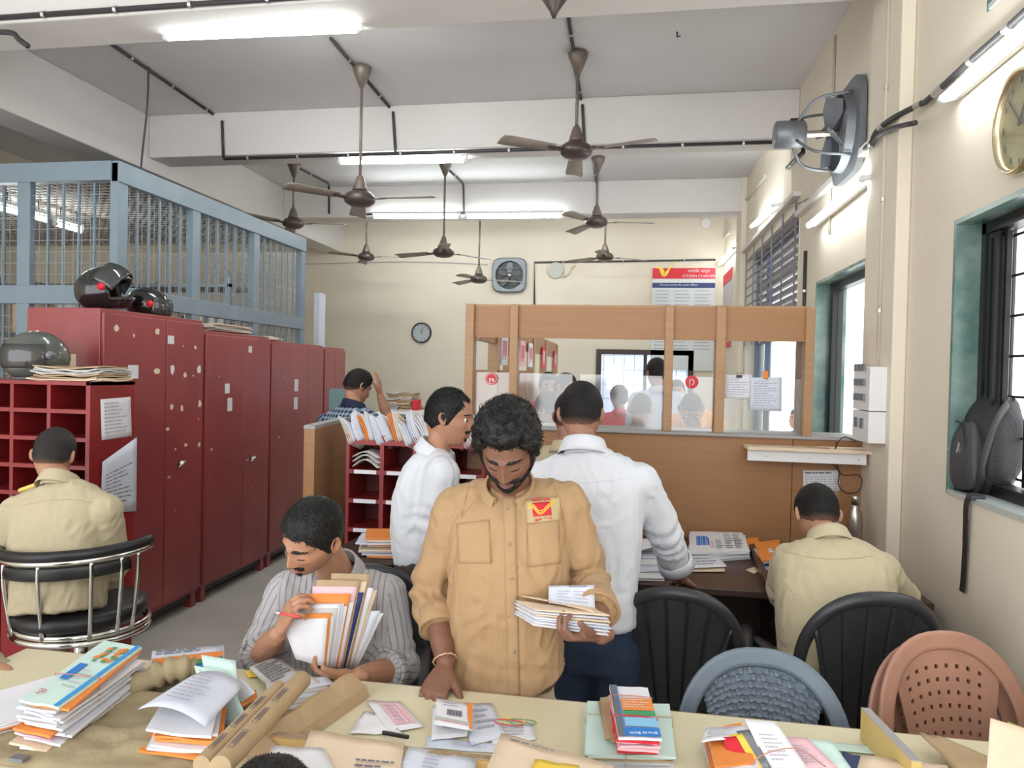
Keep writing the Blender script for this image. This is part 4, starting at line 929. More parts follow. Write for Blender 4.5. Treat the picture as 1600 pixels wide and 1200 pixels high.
for (px, py, w_) in ((617, 640, 1), (645, 641, 1), (615, 628, 1), (637, 630, 1), (622, 618, .9), (641, 620, .9)):
    c = at(px, py, 5.9); i += 1
    papers_pile('file_bundle', c+V((0, 0, -.03)), (.14*w_, .25, .062), 5, 'tied bundle of old brown papers, %s' % ('lowest left of the heap by the back wall', 'lowest right of the heap by the back wall', 'middle left of the heap by the back wall', 'middle right of the heap by the back wall', 'topmost left of the heap by the back wall', 'topmost right of the heap by the back wall')[i-1], 'bundle', ('kraft', 'news', 'cream'), seed=30+i, jit=.008, group='old paper bundles heaped near the back wall')
c = at(632, 648, 5.9); r_ = thing('low_table', (c.x, 5.95, 0), 'red table carrying the old paper bundles', 'table')
obj('tabletop', MB().box((c.x-.3, 5.93-.0, c.z-.05), (c.x+.45, 6.25, c.z-.01)), 'redc', r_)
for sx in (-.27, .42): obj('leg', MB().box((c.x+sx-.02, 6.0, 0), (c.x+sx+.02, 6.04, c.z-.05)), 'redc', r_)
tag(obj('red_box', MB().cbox(at(651, 634, 5.8), (.05, .1, .1)), 'redp', bevel=.004, loc=at(651, 640, 5.8)), 'small red box beside the old paper bundles', 'box')
tb_ = at(518, 607, 5.7); tag(obj('upright_board', MB().box((tb_.x-.02, 5.7, 0), (at(552, 607, 5.7).x, 5.73, tb_.z)), mat('teal_board', (.2, .32, .33), .8), loc=(tb_.x, 5.7, 0)), 'grey-green upright board behind the plaid shirt', 'board')

# ================================================================== RIGHT DESK
DX0, DX1, DY0, DY1 = .02, 1.235, 3.12, 4.08
r_ = thing('office_desk', (.6, 3.6, 0), 'dark brown office desk against the counter partition', 'desk')
obj('desktop', MB().box((DX0, DY0, .72), (DX1, DY1, .75)), 'deskbrown', r_, bevel=.004)
obj('side_panel', MB().box((DX0+.02, DY0+.03, 0), (DX0+.05, DY1, .72)), 'deskbrown', r_); obj('side_panel', MB().box((.68, DY0+.03, 0), (.71, DY1, .72)), 'deskbrown', r_)
obj('side_panel', MB().box((DX1-.03, DY0+.03, 0), (DX1, DY1, .72)), 'deskbrown', r_)
obj('back_panel', MB().box((DX0+.02, DY1-.3, .1), (DX1, DY1-.28, .72)), 'deskbrown', r_)
a, c = atz(1174, 848, .79), atz(1205, 918, .79); dv = (c-a); s_ = V((.012, 0, 0))
b = MB(); b.add([a-s_, a+s_, c+s_, c-s_]+[p+V((0, 0, -.045)) for p in (a-s_, a+s_, c+s_, c-s_)], [(0,1,2,3),(7,6,5,4),(0,4,5,1),(1,5,6,2),(2,6,7,3),(3,7,4,0)])
obj('divider', b, 'deskbrown', r_)
def tz(pts, z): return [atz(a, c, z) for a, c in pts]
def stack(name, Q, z0, z1, n, label, cat, mats, jit=.012, seed=1, group=None, part='envelope', top=None, wav=.003):
    """bundle of flat things between heights z0 and z1 whose top face has corners Q"""
    rr = random.Random(seed); Q = [V(p) for p in Q]; r = thing(name, (sum(p.x for p in Q)/4, sum(p.y for p in Q)/4, z0), label, cat, group)
    cc = sum(Q, V((0, 0, 0)))/4; h = (z1-z0)/n
    for k in range(n):
        z = z0+h*k-z1; sc = 1-.07*rr.random(); o = V((rr.uniform(-jit, jit), rr.uniform(-jit, jit), 0)) if k < n-1 else V((0, 0, 0)); an = rr.uniform(-.06, .06) if k < n-1 else 0
        R = Matrix.Rotation(an, 3, 'Z'); P = [cc+R @ ((p-cc)*(sc if k < n-1 else 1))+o+V((0, 0, z+h)) for p in Q]; sd = rr.random()*90
        m = rr.choice(mats) if (k < n-1 or top is None) else top
        P2 = P
        def fn(u, v): 
            p = (P2[0]*(1-u)+P2[1]*u)*(1-v)+(P2[3]*(1-u)+P2[2]*u)*v; return p+V((0, 0, wav*noise.noise(V((u*2.5, v*2.5, sd)))))
        b = MB(); b.grid(fn, 5, 5, 0, h*.8); 
        nr = (P[1]-P[0]).cross(P[3]-P[0])
        if nr.z < 0: b = MB(); b.grid(lambda u, v: fn(v, u), 5, 5, 0, h*.8)
        obj(part, b, m, r, 'auto')
    return r, Q
r_, Q = stack('newspaper_pack', tz([(1078, 830), (1160, 832), (1172, 860), (1077, 864)], .80), .751, .80, 6, 'thick folded colour newspaper pack lying on the dark desk', 'newspapers', ['paper', 'news', 'paper'], seed=5, part='newspaper', jit=.006)
lines_on(Q, 'ink', r_, 9, .45, .95, .1, .9, .4, seed=14, cols=3); lines_on(Q, 'blue', r_, 1, .12, .35, .25, .8, .8, seed=15, name='picture'); lines_on(Q, 'pink', r_, 1, .37, .44, .1, .9, .9, seed=16, name='colour_bar')
loose('loose_sheet', tz([(1070, 868), (1120, 866), (1136, 885), (1072, 888)], .765), 'paper', 'white sheet with pencil marks in front of the newspaper pack', 'paper', dict(m='inkp', rows=4, seed=6), wav=.002)
loose('loose_sheet', tz([(1068, 880), (1132, 885), (1133, 893), (1060, 893)], .755), 'cream', 'cream sheet lying below the pencilled sheet on the dark desk', 'paper')
for i, (py, m, lb) in enumerate(((903, 'paper', 'lowest'), (892, 'paper2', 'second'), (881, 'paper', 'third'), (870, 'paper2', 'fourth'), (858, 'paper', 'topmost'))):
    stack('envelope_pile', tz([(998+i, py-12), (1034+i, py-12), (1038+i, py), (994+i*2, py)], .765+.012*i), .752+.012*i, .765+.012*i, 3, 'small pile of white envelopes at the left end of the dark desk, %s of five' % lb, 'envelopes', [m, 'paper'], seed=40+i, group='white envelopes at the left end of the dark desk', jit=.006)
loose('large_envelope', tz([(990, 845), (1030, 843), (1044, 855), (996, 862)], .83), 'paper', 'wide white envelope leaning over the piles at the left end of the dark desk', 'envelope', dict(m='inkp', rows=3, seed=8), bend=.01)
loose('cream_envelope', tz([(996, 891), (1030, 886), (1078, 898), (1050, 904)], .757), 'cream', 'cream envelope slipping out by the leaning hand on the desk', 'envelope')
loose('small_card', tz([(1165, 890), (1180, 885), (1186, 893), (1178, 896)], .752), 'cream', 'tiny white card lying alone on the dark desk', 'card')
r_, Q = stack('parcel_pile', tz([(1178, 847), (1218, 843), (1222, 872), (1190, 876)], .80), .752, .80, 5, 'orange padded envelope on a dark pile right of the desk divider', 'parcels', ['navy', 'black', 'paper2'], seed=9, top='orange'); lines_on(Q, 'paper', r_, 2, .45, .75, .45, .7, .8, seed=1, name='address_label')
r_, Q = stack('envelope_pile', tz([(1160, 842), (1184, 839), (1186, 848), (1164, 852)], .79), .752, .79, 4, 'orange and white envelopes poking out beside the newspaper pack', 'envelopes', ['orange', 'paper'], seed=19)
# steel bottle
p = atz(1336, 850, .75); p = V((min(p.x, 1.18), 3.86, .75)); p.x = at(1336, 800, 3.86).x
r_ = thing('steel_bottle', p, 'brushed steel water bottle standing at the desk corner', 'bottle')
hb = at(1336, 788, 3.86).z-.75
obj('body', MB().lathe([(.03, 0), (.037, .005), (.037, hb*.72), (.033, hb*.82), (.02, hb*.96), (.018, hb)], 28, X=Matrix.Translation(p)), 'steel', r_, True)
obj('cap', MB().lathe([(.021, hb), (.021, hb+.04), (.018, hb+.045)], 24, X=Matrix.Translation(p)), 'steel', r_, True)

# ================================================================== BACKPACK ON THE SILL
def cushion(c, d, X, e=3.2, nu=28, nv=18, pinch=0, wr=.006, seed=0):
    """rounded soft block"""
    b = MB(); rings = []
    for j in range(1, nv):
        ph = PI*j/nv; ring = []
        for i in range(nu):
            th = 2*PI*i/nu; ca, sa, cp, sp = math.cos(th), math.sin(th), math.cos(ph), math.sin(ph)
            f = lambda q: math.copysign(abs(q)**(2/e), q)
            x, y, z = d[0]/2*f(ca)*abs(sp)**(2/e), d[1]/2*f(sa)*abs(sp)**(2/e), d[2]/2*f(cp)
            t = z/d[2]+.5; k = 1-pinch*max(0, t-.35)**1.6
            p = V((x*k, y*k, z)); p *= 1+wr/.1*noise.noise(V((x*14+seed, y*14, z*9)))
            ring.append(X @ (V(c)+p))
        rings.append(ring)
    b.rings(rings); return b
bp = V((1.47, 2.93, 1.19+.02)); p0 = atx(1530, 720, 1.40)
bp = V((1.42, p0.y, W1[2]+.0)); r_ = thing('backpack', bp, 'black backpack leaning in the near window with a strap hanging down', 'backpack')
T = Matrix.Translation(bp+V((0, 0, .0))) @ Matrix.Rotation(.05, 4, 'Y')
obj('main_compartment', cushion((0, 0, .215), (.2, .30, .42), T, 3.0, pinch=.5, wr=.014), 'bag', r_, True)
obj('front_pocket', cushion((-.085, -.02, .16), (.09, .24, .28), T, 3.0, pinch=.35, wr=.018, seed=3), 'bag2', r_, True)
obj('side_pocket', cushion((-.02, .14, .13), (.13, .07, .22), T, 3.0, pinch=.3, wr=.01, seed=5), 'bag', r_, True)
obj('top_handle', MB().tube(catmull([T @ V((0, -.05, .40)), T @ V((-.02, -.03, .455)), T @ V((-.02, .03, .455)), T @ V((0, .06, .40))], 5), (.010, .010) and .011, 8), 'bag2', r_, True)
obj('shoulder_strap', MB().tube(catmull([T @ V((.0, -.12, .38)), T @ V((-.06, -.17, .3)), T @ V((-.09, -.17, .15)), T @ V((-.08, -.12, .03)), T @ V((-.1, -.0, .02))], 6), [(.022, .007)]*25, 8), 'bag', r_, True)
for dy in (-.05, .03): obj('zip_pull', MB().tube([T @ V((-.127, dy, .21)), T @ V((-.134, dy, .17))], .004, 6), 'chrome', r_)
obj('zip_line', MB().tube(catmull([T @ V((-.12, -.1, .10)), T @ V((-.125, -.09, .22)), T @ V((-.12, -.02, .29)), T @ V((-.12, .06, .27)), T @ V((-.12, .09, .14))], 6), .003, 6), 'black', r_, True)
s0 = atx(1513, 780, XR-.012); s1 = atx(1507, 925, XR-.004)
st = MB(); wv = V((0, .019, 0))
pth = [V((1.33, s0.y, W1[2]+.03)), V((1.285, s0.y, W1[2]+.01)), V((1.284, s0.y*.75+s1.y*.25, 1.09)), V((1.287, (s0.y+s1.y)/2, 1.0)), V((1.287, s0.y*.2+s1.y*.8, .88)), V((1.286, s1.y, s1.z))]
P_ = catmull(pth, 5); st.rings([[p-wv-V((.0015, 0, 0)), p+wv-V((.0015, 0, 0)), p+wv+V((.0015, 0, 0)), p-wv+V((.0015, 0, 0))] for p in P_]); obj('hanging_strap', st, 'bag', r_)
obj('buckle', MB().cbox((1.30, s0.y-.03, W1[2]+.022), (.05, .05, .018)).cbox((1.30, s0.y-.03, W1[2]+.034), (.04, .01, .006)), 'bag2', r_, bevel=.003)

# ================================================================== PLASTIC CHAIRS
def plastic_chair(x, y, rz, m, kind, label, group=None, tilt=.2, z=0, W=.5, H=.85, name='plastic_chair'):
    """one-piece plastic armchair; the seat opens towards local +Y"""
    r = thing(name, (x, y, z), label, 'chair', group)
    X = Matrix.Translation((x, y, z)) @ Matrix.Rotation(rz, 4, 'Z')
    sl = tilt
    def bk(px, pz, off=0): return X @ V((px, -.20-(pz-.42)*sl-.04*(1-(px/.25)**2)+off, pz))
    # arched rim, sweeping down into the arms
    n = 26; arch = []; rad = []
    for i in range(n+1):
        a = PI*i/n; ca, sa = math.cos(a), math.sin(a)
        px = W/2*math.copysign(abs(ca)**.85, ca); pz = H-.26+.26*max(0, sa)**.9
        arch.append(bk(px*.98, pz)); rad.append((.016, .026))
    lo = [[bk(s*W/2*.97, .56), bk(s*W/2*.93, .46), bk(s*W/2*.9, .42)] for s in (1, -1)]
    path = lo[0][::-1]+arch+lo[1]
    b = MB(); prev = None; rings = []
    for i, p in enumerate(path):
        t = (path[min(i+1, len(path)-1)]-path[max(i-1, 0)]).normalized(); nrm = X.to_3x3() @ V((0, 1, sl)).normalized()
        s_ = t.cross(nrm).normalized(); hw_ = .019+.008*math.sin(PI*i/(len(path)-1)); q = nrm.copy()
        rings.append([p+s_*hw_*math.cos(2*PI*k/12)+q*.014*math.sin(2*PI*k/12)+q*.010*(math.cos(2*PI*k/12)**2) for k in range(12)])
    b.rings(rings); obj('back_rim', b, m, r, True)
    # back panel with its pattern
    NU, NV = (34, 30) if kind != 'slat' else (30, 10)
    def hw(v): return W/2*((.50+.34*v) if kind == 'slat' else (.46+.30*v))
    def top(px):
        ca = min(.999, (abs(px)*1.02/(W/2)))**(1/.85); return H-.26+.26*math.sqrt(1-ca*ca)**.9-.006
    def pan(u, v, o=0):
        px = (2*u-1)*hw(v); pz = .44+(top(px)-.44)*v; return bk(px, pz, o)
    def weave(u, v):
        c = v*20; j = int(c); fv = c-j; a = u*4.5+(.5 if j % 2 else 0); fu = a % 1
        if fu < .66: return .0055*min(1, 5*min(fv, 1-fv))*min(1, 6*min(fu, .66-fu)+.4)
        g = (fu-.66)/.34; return .0075*min(1, 4*min(g, 1-g))*min(1, 3*min(fv, 1-fv)+.75)
    b = MB()
    if kind == 'slat':
        b.grid(lambda u, v: pan(u, v, -.004 if abs((u*5) % 1-.5) < .42 else .003), 40, 12, 0, .008)
    elif kind == 'weave':
        b.grid(lambda u, v: pan(u, v, -weave(min(u, .999), min(v, .999))), 90, 120, 0, .006)
    elif kind == 'holes':
        nu, nv = 29, 37; vs = [pan(i/nu, j/nv) for i in range(nu+1) for j in range(nv+1)]; nr = X.to_3x3() @ V((0, 1, .2)); vs2 = [p+nr*.007 for p in vs]; o2 = len(vs); fs = []
        hole = lambda i, j: i % 3 == 1 and j % 3 == 1 and 3 < i < nu-2 and 2 < j < nv-3
        W_ = nv+1
        for i in range(nu):
            for j in range(nv):
                q = (i*W_+j, (i+1)*W_+j, (i+1)*W_+j+1, i*W_+j+1)
                if hole(i, j):
                    for k in range(4): fs.append((q[k], q[(k+1) % 4], o2+q[(k+1) % 4], o2+q[k]))
                else: fs.append(q); fs.append(tuple(o2+k for k in q[::-1]))
        b.add(vs+vs2, fs)
    obj('back_panel', b, m, r, 'auto')
    if kind == 'slat':
        [obj('panel_edge', MB().tube([pan(e, k/8, -.004) for k in range(9)], .008, 8), m, r, True) for e in (0.0, 1.0)]
    # seat
    b = MB(); b.grid(lambda u, v: X @ V(((2*u-1)*(.21+.03*v)*W/.5, -.2+v*.42, .43-.02*math.sin(PI*v)-.012*math.sin(PI*u)-(.03*max(0, v-.85)/.15))), 10, 10, 0, .012); obj('seat', b, m, r, True)
    for s in (-1, 1):
        arm = catmull([bk(s*W/2*.99, .64), X @ V((s*.275*W/.5, -.08, .655)), X @ V((s*.285*W/.5, .08, .64)), X @ V((s*.27*W/.5, .17, .60)), X @ V((s*.25*W/.5, .2, .45))], 5)
        obj('arm', MB().tube(arm, [(.012, .028)]*len(arm), 10, up=(0, 0, 1)), m, r, True)
        obj('leg', MB().tube([X @ V((s*.235*W/.5, .19, .46)), X @ V((s*.25*W/.5, .215, 0))], [(.03, .018), (.02, .014)], 8), m, r, True)
        obj('leg', MB().tube([X @ V((s*.215*W/.5, -.2, .46)), X @ V((s*.235*W/.5, -.27, 0))], [(.03, .018), (.02, .014)], 8), m, r, True)
    return r
ca = at(1068, 930, 2.72); plastic_chair(ca.x, 2.92, -.10, 'plast_k', 'slat', 'black plastic chair pushed to the desk beside the leaning white shirt', 'black plastic chairs', W=.46, H=.87)
ca = at(1350, 928, 2.52); plastic_chair(ca.x-.005, 2.80, .12, 'plast_k', 'slat', 'black plastic chair behind the khaki-shirted person at the right desk', 'black plastic chairs', W=.46, H=ca.z)
plastic_chair(ca.x+.012, 2.80, .12, 'plast_k', 'slat', 'black plastic chair nested against the chair of the khaki-shirted person', 'black plastic chairs', W=.53, H=.90) if 0 else None
ca = at(1182, 1006, 2.19); plastic_chair(ca.x, 1.85, PI-.03, 'plast_b', 'weave', 'slate-blue plastic chair with a woven back behind the cream table', W=.45, H=ca.z-.03)
ca = at(1487, 976, 2.30); plastic_chair(ca.x+.05, 1.96, PI+.28, 'plast_r', 'holes', 'upper brown plastic chair with a pierced back in the right corner', 'stack of brown plastic chairs', H=ca.z-.04, W=.44)
plastic_chair(ca.x+.028, 2.0, PI+.28, 'plast_r', 'holes', 'lower brown plastic chair nested under the other in the right corner', 'stack of brown plastic chairs', H=ca.z-.08, W=.44)
ca = at(575, 900, 2.5); plastic_chair(ca.x, 2.22, PI+.12, 'plast_k', 'slat', 'black plastic chair of the person in the striped shirt', 'black plastic chairs', H=.86)
ca = at(600, 865, 2.95); plastic_chair(ca.x, 2.98, .1, 'plast_k', 'slat', 'black plastic chair farther back by the small dark table', 'black plastic chairs', H=.86)
# chrome stool-chair of the person at the left
cc = at(92, 970, 2.72); zs = cc.z
r_ = thing('office_chair', (cc.x, 2.75, 0), 'chrome tubular chair with black padding under the person at the left', 'chair')
def arc(rad, z, a0, a1, n=20, cyy=2.85, rise=0): return [V((cc.x+rad*math.cos(a0+(a1-a0)*i/n), cyy+rad*.85*math.sin(a0+(a1-a0)*i/n), z+rise*i/n)) for i in range(n+1)]
obj('seat_cushion', MB().lathe([(.02, zs-.03), (.24, zs-.03), (.27, zs), (.27, zs+.03), (.24, zs+.05), (.02, zs+.055)], 32, X=Matrix.Translation((cc.x, 2.85, 0))), 'black', r_, True)
for k, z in enumerate((zs-.035, zs-.065)): obj('seat_ring', MB().tube(arc(.285, z, 0, 2*PI*35/36, 35), .013, 10, close=True), 'chrome', r_, True)
zb_ = at(100, 888, 2.58).z
back = arc(.33, zb_-.02, PI+.15, 2*PI+.05, 24, rise=.06)
obj('back_rail', MB().tube(back, .014, 10), 'chrome', r_, True)
b = MB(); up_ = V((0, 0, 1)); b.tube([p+up_*.028 for p in back], [(.024, .02)]*len(back), 10, up=(0, 0, 1)); obj('back_pad', b, 'black', r_, True)
obj('lower_back_pad', MB().tube([p-up_*.045 for p in back[1:-3]], [(.028, .008)]*len(back[1:-3]), 10, up=(0, 0, 1)), 'black', r_, True)
for i in (7, 12, 17, 20, 22): p = back[i]; obj('back_tube', MB().tube(catmull([p, p+V((0, 0, -.1)), V((cc.x+(p.x-cc.x)*.9, 2.85+(p.y-2.85)*.9, zs-.04))], 4), .009, 8), 'chrome', r_, True)
obj('pedestal', MB().tube([V((cc.x, 2.85, .08)), V((cc.x, 2.85, zs-.04))], .03, 12), 'chrome', r_, True)
for k in range(5): a = 2*PI*k/5+.3; obj('foot', MB().tube([V((cc.x, 2.85, .1)), V((cc.x+.3*math.cos(a), 2.85+.3*math.sin(a), .04))], [.022, .014], 8), 'chrome', r_, True)

# ================================================================== FRONT SORTING TABLE
TZ = .75
r_ = thing('sorting_table', (-.5, 1.7, 0), 'long cream-topped sorting table across the front', 'table'); ST = r_
yf = 1.95
obj('tabletop', MB().box((-1.85, 1.32, TZ-.03), (1.27, yf, TZ)), 'tabletop', r_, bevel=.002)
obj('edge_band', MB().box((-1.85, yf, TZ-.032), (1.27, yf+.004, TZ-.001)), 'paleboard', r_)
for x in (-1.8, -.9, .3, 1.2): obj('leg', MB().box((x-.03, 1.45, 0), (x+.03, 1.51, TZ-.03)), 'paleboard', r_)
obj('front_panel', MB().box((-1.83, 1.40, .3), (1.25, 1.42, TZ-.03)), 'tabletop', r_)
# low dividers
tp = .80
dA = [atz(372, 1134, tp), atz(790, 1192, tp)]; yd = (dA[0].y+dA[1].y)/2
obj('divider', MB().box((dA[0].x, yd-.009, TZ), (dA[1].x+.35, yd+.009, tp)), 'paleboard', r_)
obj('tray_lining', MB().box((dA[0].x, yd-.012, TZ+.0005), (dA[1].x+.35, yd-.009, tp-.003)), mat('yellow_wood', (.50, .32, .12), .6), r_)
rA, rB = atz(1352, 1107, tp+.03), atz(1432, 1190, tp+.03)
b = MB(); s_ = V((.010, 0, 0))
b.add([rA-s_, rA+s_, rB+s_, rB-s_]+[p+V((0, 0, TZ-p.z)) for p in (rA-s_, rA+s_, rB+s_, rB-s_)], [(0,1,2,3),(7,6,5,4),(0,4,5,1),(1,5,6,2),(2,6,7,3),(3,7,4,0)], 0); obj('divider', b, 'yellowwall' if 0 else mat('yellow_board', (.62, .46, .17), .5, var=.1, vs=5), r_)
b = MB(); b.add([rA-s_*1.05+V((0,0,.0)), rA+s_*1.05, rB+s_*1.05, rB-s_*1.05]+[p+V((0, 0, .002)) for p in (rA-s_*1.05, rA+s_*1.05, rB+s_*1.05, rB-s_*1.05)], [(3,2,1,0),(4,5,6,7),(0,1,5,4),(1,2,6,5),(2,3,7,6),(3,0,4,7)]); obj('divider_edging', b, 'edge', r_)
# brown paper wrapped ridge divider
A, B_ = atz(548, 1050, .815), atz(405, 1150, .80)
pth = [A.lerp(B_, t) for t in np.linspace(0, 1, 9)]
b = MB(); rings = []
for i, p in enumerate(pth):
    p = V((p.x, p.y, 0)); w_ = .045; j = .004*math.sin(i*2.1)
    rings.append([p+V((-w_*.6, 0, TZ+.001)), p+V((-.006, .0, TZ+.062+j)), p+V((.006, 0, TZ+.062+j)), p+V((w_, 0, TZ+.03)), p+V((w_+.01, 0, TZ+.001))])
b.rings(rings); tag(obj('wrapped_ridge', b, 'kraft', loc=A), 'torn brown paper wrapped over the low divider in front of the striped shirt', 'wrapping')
# ---- loose letters and bundles
def T_(pts, z=.7525): return tz(pts, z)
Q = T_([(572, 1094), (626, 1096), (663, 1135), (608, 1144)], .757); r_ = loose('window_envelope', Q, 'paper', 'white envelope with a pink printed panel lying on the cream table', 'envelope', wav=.002, lines=[dict(m='pink', rows=1, u0=.3, u1=.9, v0=.1, v1=.85, th=1, seed=2, off=.002)])
lines_on(Q, 'inkp', r_, 5, .35, .8, .2, .8, .2, seed=12, off=.0025)
Q = T_([(568, 1112), (598, 1112), (628, 1146), (545, 1146)], .756); tag(sheet('plastic_sleeve', Q, mat('milky_plastic', (.78, .78, .82), .25), wav=.006), 'milky plastic sleeve under the pink printed envelope', 'sleeve')
tag(obj('mobile_phone', MB().box((-.035, -.004, 0), (.035, .004, .009), X=Matrix.Translation(atz(618, 1151, .76)) @ Matrix.Rotation(-.12, 4, 'Z')), 'black', bevel=.002, loc=atz(618, 1151, .76)), 'black phone edge lying against the low divider', 'phone')
for i, (p4, m, lb, z) in enumerate((([(722, 1098), (768, 1098), (792, 1150), (735, 1165)], 'paper2', 'bluish envelope fanned out right of the picked-up letter', .756), ([(760, 1120), (832, 1130), (838, 1155), (770, 1165)], 'paper', 'white envelope lying beneath the rubber bands', .754), ([(668, 1150), (800, 1165), (800, 1178), (664, 1168)], 'paper2', 'long pale envelope partly under the fanned letters', .7535), ([(676, 1102), (736, 1112), (730, 1150), (674, 1156)], 'paper', 'white envelope at the bottom of the little pile under the reaching hand', .760))):
    Q = T_(p4, z); loose('envelope', Q, m, lb, 'envelope', dict(m='inkp', rows=4, u0=.3, u1=.9, v0=.2, v1=.8, seed=50+i), wav=.003)
Q = T_([(682, 1091), (738, 1100), (738, 1141), (678, 1131)], .785); r_ = loose('tricolour_envelope', Q, 'paper', 'white envelope with orange, green and red stripes being picked up by the reaching hand', 'envelope', [dict(m='inkp', rows=2, u0=.2, u1=.7, v0=.1, v1=.3, seed=61), dict(m='ink', rows=1, u0=.32, u1=.75, v0=.38, v1=.62, th=.9, seed=62)], th=.002)
f = lambda u, v, P=Q: (P[0]*(1-u)+P[1]*u)*(1-v)+(P[3]*(1-u)+P[2]*u)*v+V((0, 0, .0022))
for (v0, v1, m) in ((.78, .80, 'green_p'), (.86, .88, 'redp')): b = MB(); b.add([f(0, v0-.04), f(.88, v0), f(.88, v1), f(0, v1-.04)], [(0, 1, 2, 3)]); obj('stripe', b, m, r_)
b = MB(); b.add([f(.85, 0), f(1, 0), f(1, 1), f(.93, 1), f(.88, .5)], [(0, 1, 2, 3, 4)]); obj('orange_border', b, 'orange', r_)
for i, (cx_, cy_, m, lb) in enumerate(((800, 1126, 'yellowp', 'yellow rubber band on the loose envelopes'), (815, 1128, 'green_p', 'dark green rubber band among the loose bands'), (795, 1129, 'redp', 'red rubber band among the loose bands'))):
    c = atz(cx_, cy_, .7575+i*.002); pts = [c+V((.032*math.cos(a)*(1+.2*math.sin(2*a+i)), .016*math.sin(a), .001*math.sin(3*a))) for a in np.linspace(0, 2*PI, 28, endpoint=False)]
    tag(obj('rubber_band', MB().tube(pts, .0012, 6, close=True), m, smooth=True, loc=c), lb, 'rubber band')
def bandaround(root, Q, z0, z1, u, m='rubber', r=.0016, along='u', name='rubber_band', sk=0):
    """band running over the top of a bundle and down both sides"""
    Q = [V(p) for p in Q]; g_ = lambda a, c: (Q[0]*(1-a)+Q[1]*a)*(1-c)+(Q[3]*(1-a)+Q[2]*a)*c
    ends = [(u, -.02), (u+sk, 1.02)] if along == 'u' else [(-.02, u), (1.02, u+sk)]
    a, c = g_(*ends[0]), g_(*ends[1]); a.z += .003; c.z += .003; m_ = (a+c)/2; m_.z += .002
    lo = lambda p: V((p.x, p.y, z0+.001))
    return obj(name, MB().tube([lo(a), a, m_, c, lo(c)], r, 6), m, root)
# big left bundle with the green and blue-striped envelope on top
QA = [atz(164, 1000, .875), atz(222, 1012, .865), atz(92, 1106, .862), atz(30, 1094, .872)]
r_, Q = stack('letter_bundle', QA, .765, .872, 16, 'thick rubber-banded letter bundle at the far left, pale green envelope on top', 'letters', ['paper', 'paper', 'paper2', 'orange', 'paper', 'cream', 'pink'], seed=71, jit=.016, top='paperg', wav=.004)
b = MB(); g_ = lambda u, v, P=Q, o=.004: (P[0]*(1-u)+P[1]*u)*(1-v)+(P[3]*(1-u)+P[2]*u)*v+V((0, 0, o))
b.grid(lambda u, v: g_(.86+.1*u, v), 1, 8); obj('blue_stripe', b, mat('cyan_print', (.02, .32, .75), .5), r_)
b = MB(); b.grid(lambda u, v: g_(.2+.2*u, .42+.25*v, o=.0035), 1, 3); obj('blue_title', b, 'blue', r_)
b = MB(); [b.cbox(g_(.35+.45*rnd.random(), .10+.25*rnd.random(), o=.004), (.014, .014, .0005)) for _ in range(14)]; obj('picture_orange', b, 'orange', r_)
b = MB(); [b.cbox(g_(.4+.45*rnd.random(), .10+.28*rnd.random(), o=.0042), (.01, .01, .0005)) for _ in range(14)]; obj('picture_green', b, 'green_p', r_)
lines_on(Q, 'inkp', r_, 5, .45, .8, .5, .8, .2, seed=4, off=.004); lines_on(Q, 'redp', r_, 3, .15, .35, .84, .92, .4, seed=5, off=.004)
bandaround(r_, Q, .77, .87, .62, along='v', sk=-.05)
papers_pile('newspaper_pile', atz(30, 1120, .755), (.22, .3, .03), 5, 'printed papers under the far left letter bundle', 'newspapers', ('news', 'orange', 'paper'), seed=77, rz=-.6)
# khaki canvas bag lying under it
def blob_sheet(c, sx, sy, h, X0=0, seed=0, nu=26, nv=20, fold=.02):
    b = MB()
    def fn(u, v):
        x, y = (2*u-1), (2*v-1); e = max(0, 1-abs(x)**4)*max(0, 1-abs(y)**4)
        z = h*e**.5*(.7+.5*noise.noise(V((x*1.7+seed, y*1.7, 0))))+fold*noise.noise(V((x*5, y*5+seed, 2)))*e
        return V((c[0]+x*sx*(1+.06*noise.noise(V((y*3, seed, 0)))), c[1]+y*sy, c[2]+max(.001, z)))
    b.grid(fn, nu, nv, 0, .003); return b
c = atz(215, 1140, .752); r_ = thing('canvas_bag', c, 'khaki canvas mail bag lying flat under the left bundles', 'bag')
obj('cloth', blob_sheet((c.x, c.y, .752), .30, .20, .026, seed=3), 'canvas', r_, True)
kn = atz(268, 1052, .80)
obj('knotted_neck', MB().tube(catmull([kn+V((-.09, -.06, -.03)), kn+V((-.03, -.02, .0)), kn+V((.01, .0, .012)), kn+V((.045, .03, .005))], 5), [.02+.018*abs(math.sin(i*.9)) for i in range(16)], 14), 'canvas', r_, True)
obj('folded_edge', MB().tube(catmull([kn+V((-.11, .03, -.035)), kn+V((-.05, .03, -.02)), kn+V((.02, .05, -.025)), kn+V((.05, .02, -.03))], 5), .016, 10), 'canvas', r_, True)
obj('buckle', MB().cbox(atz(30, 1185, .77), (.035, .02, .008)), 'gum', r_)
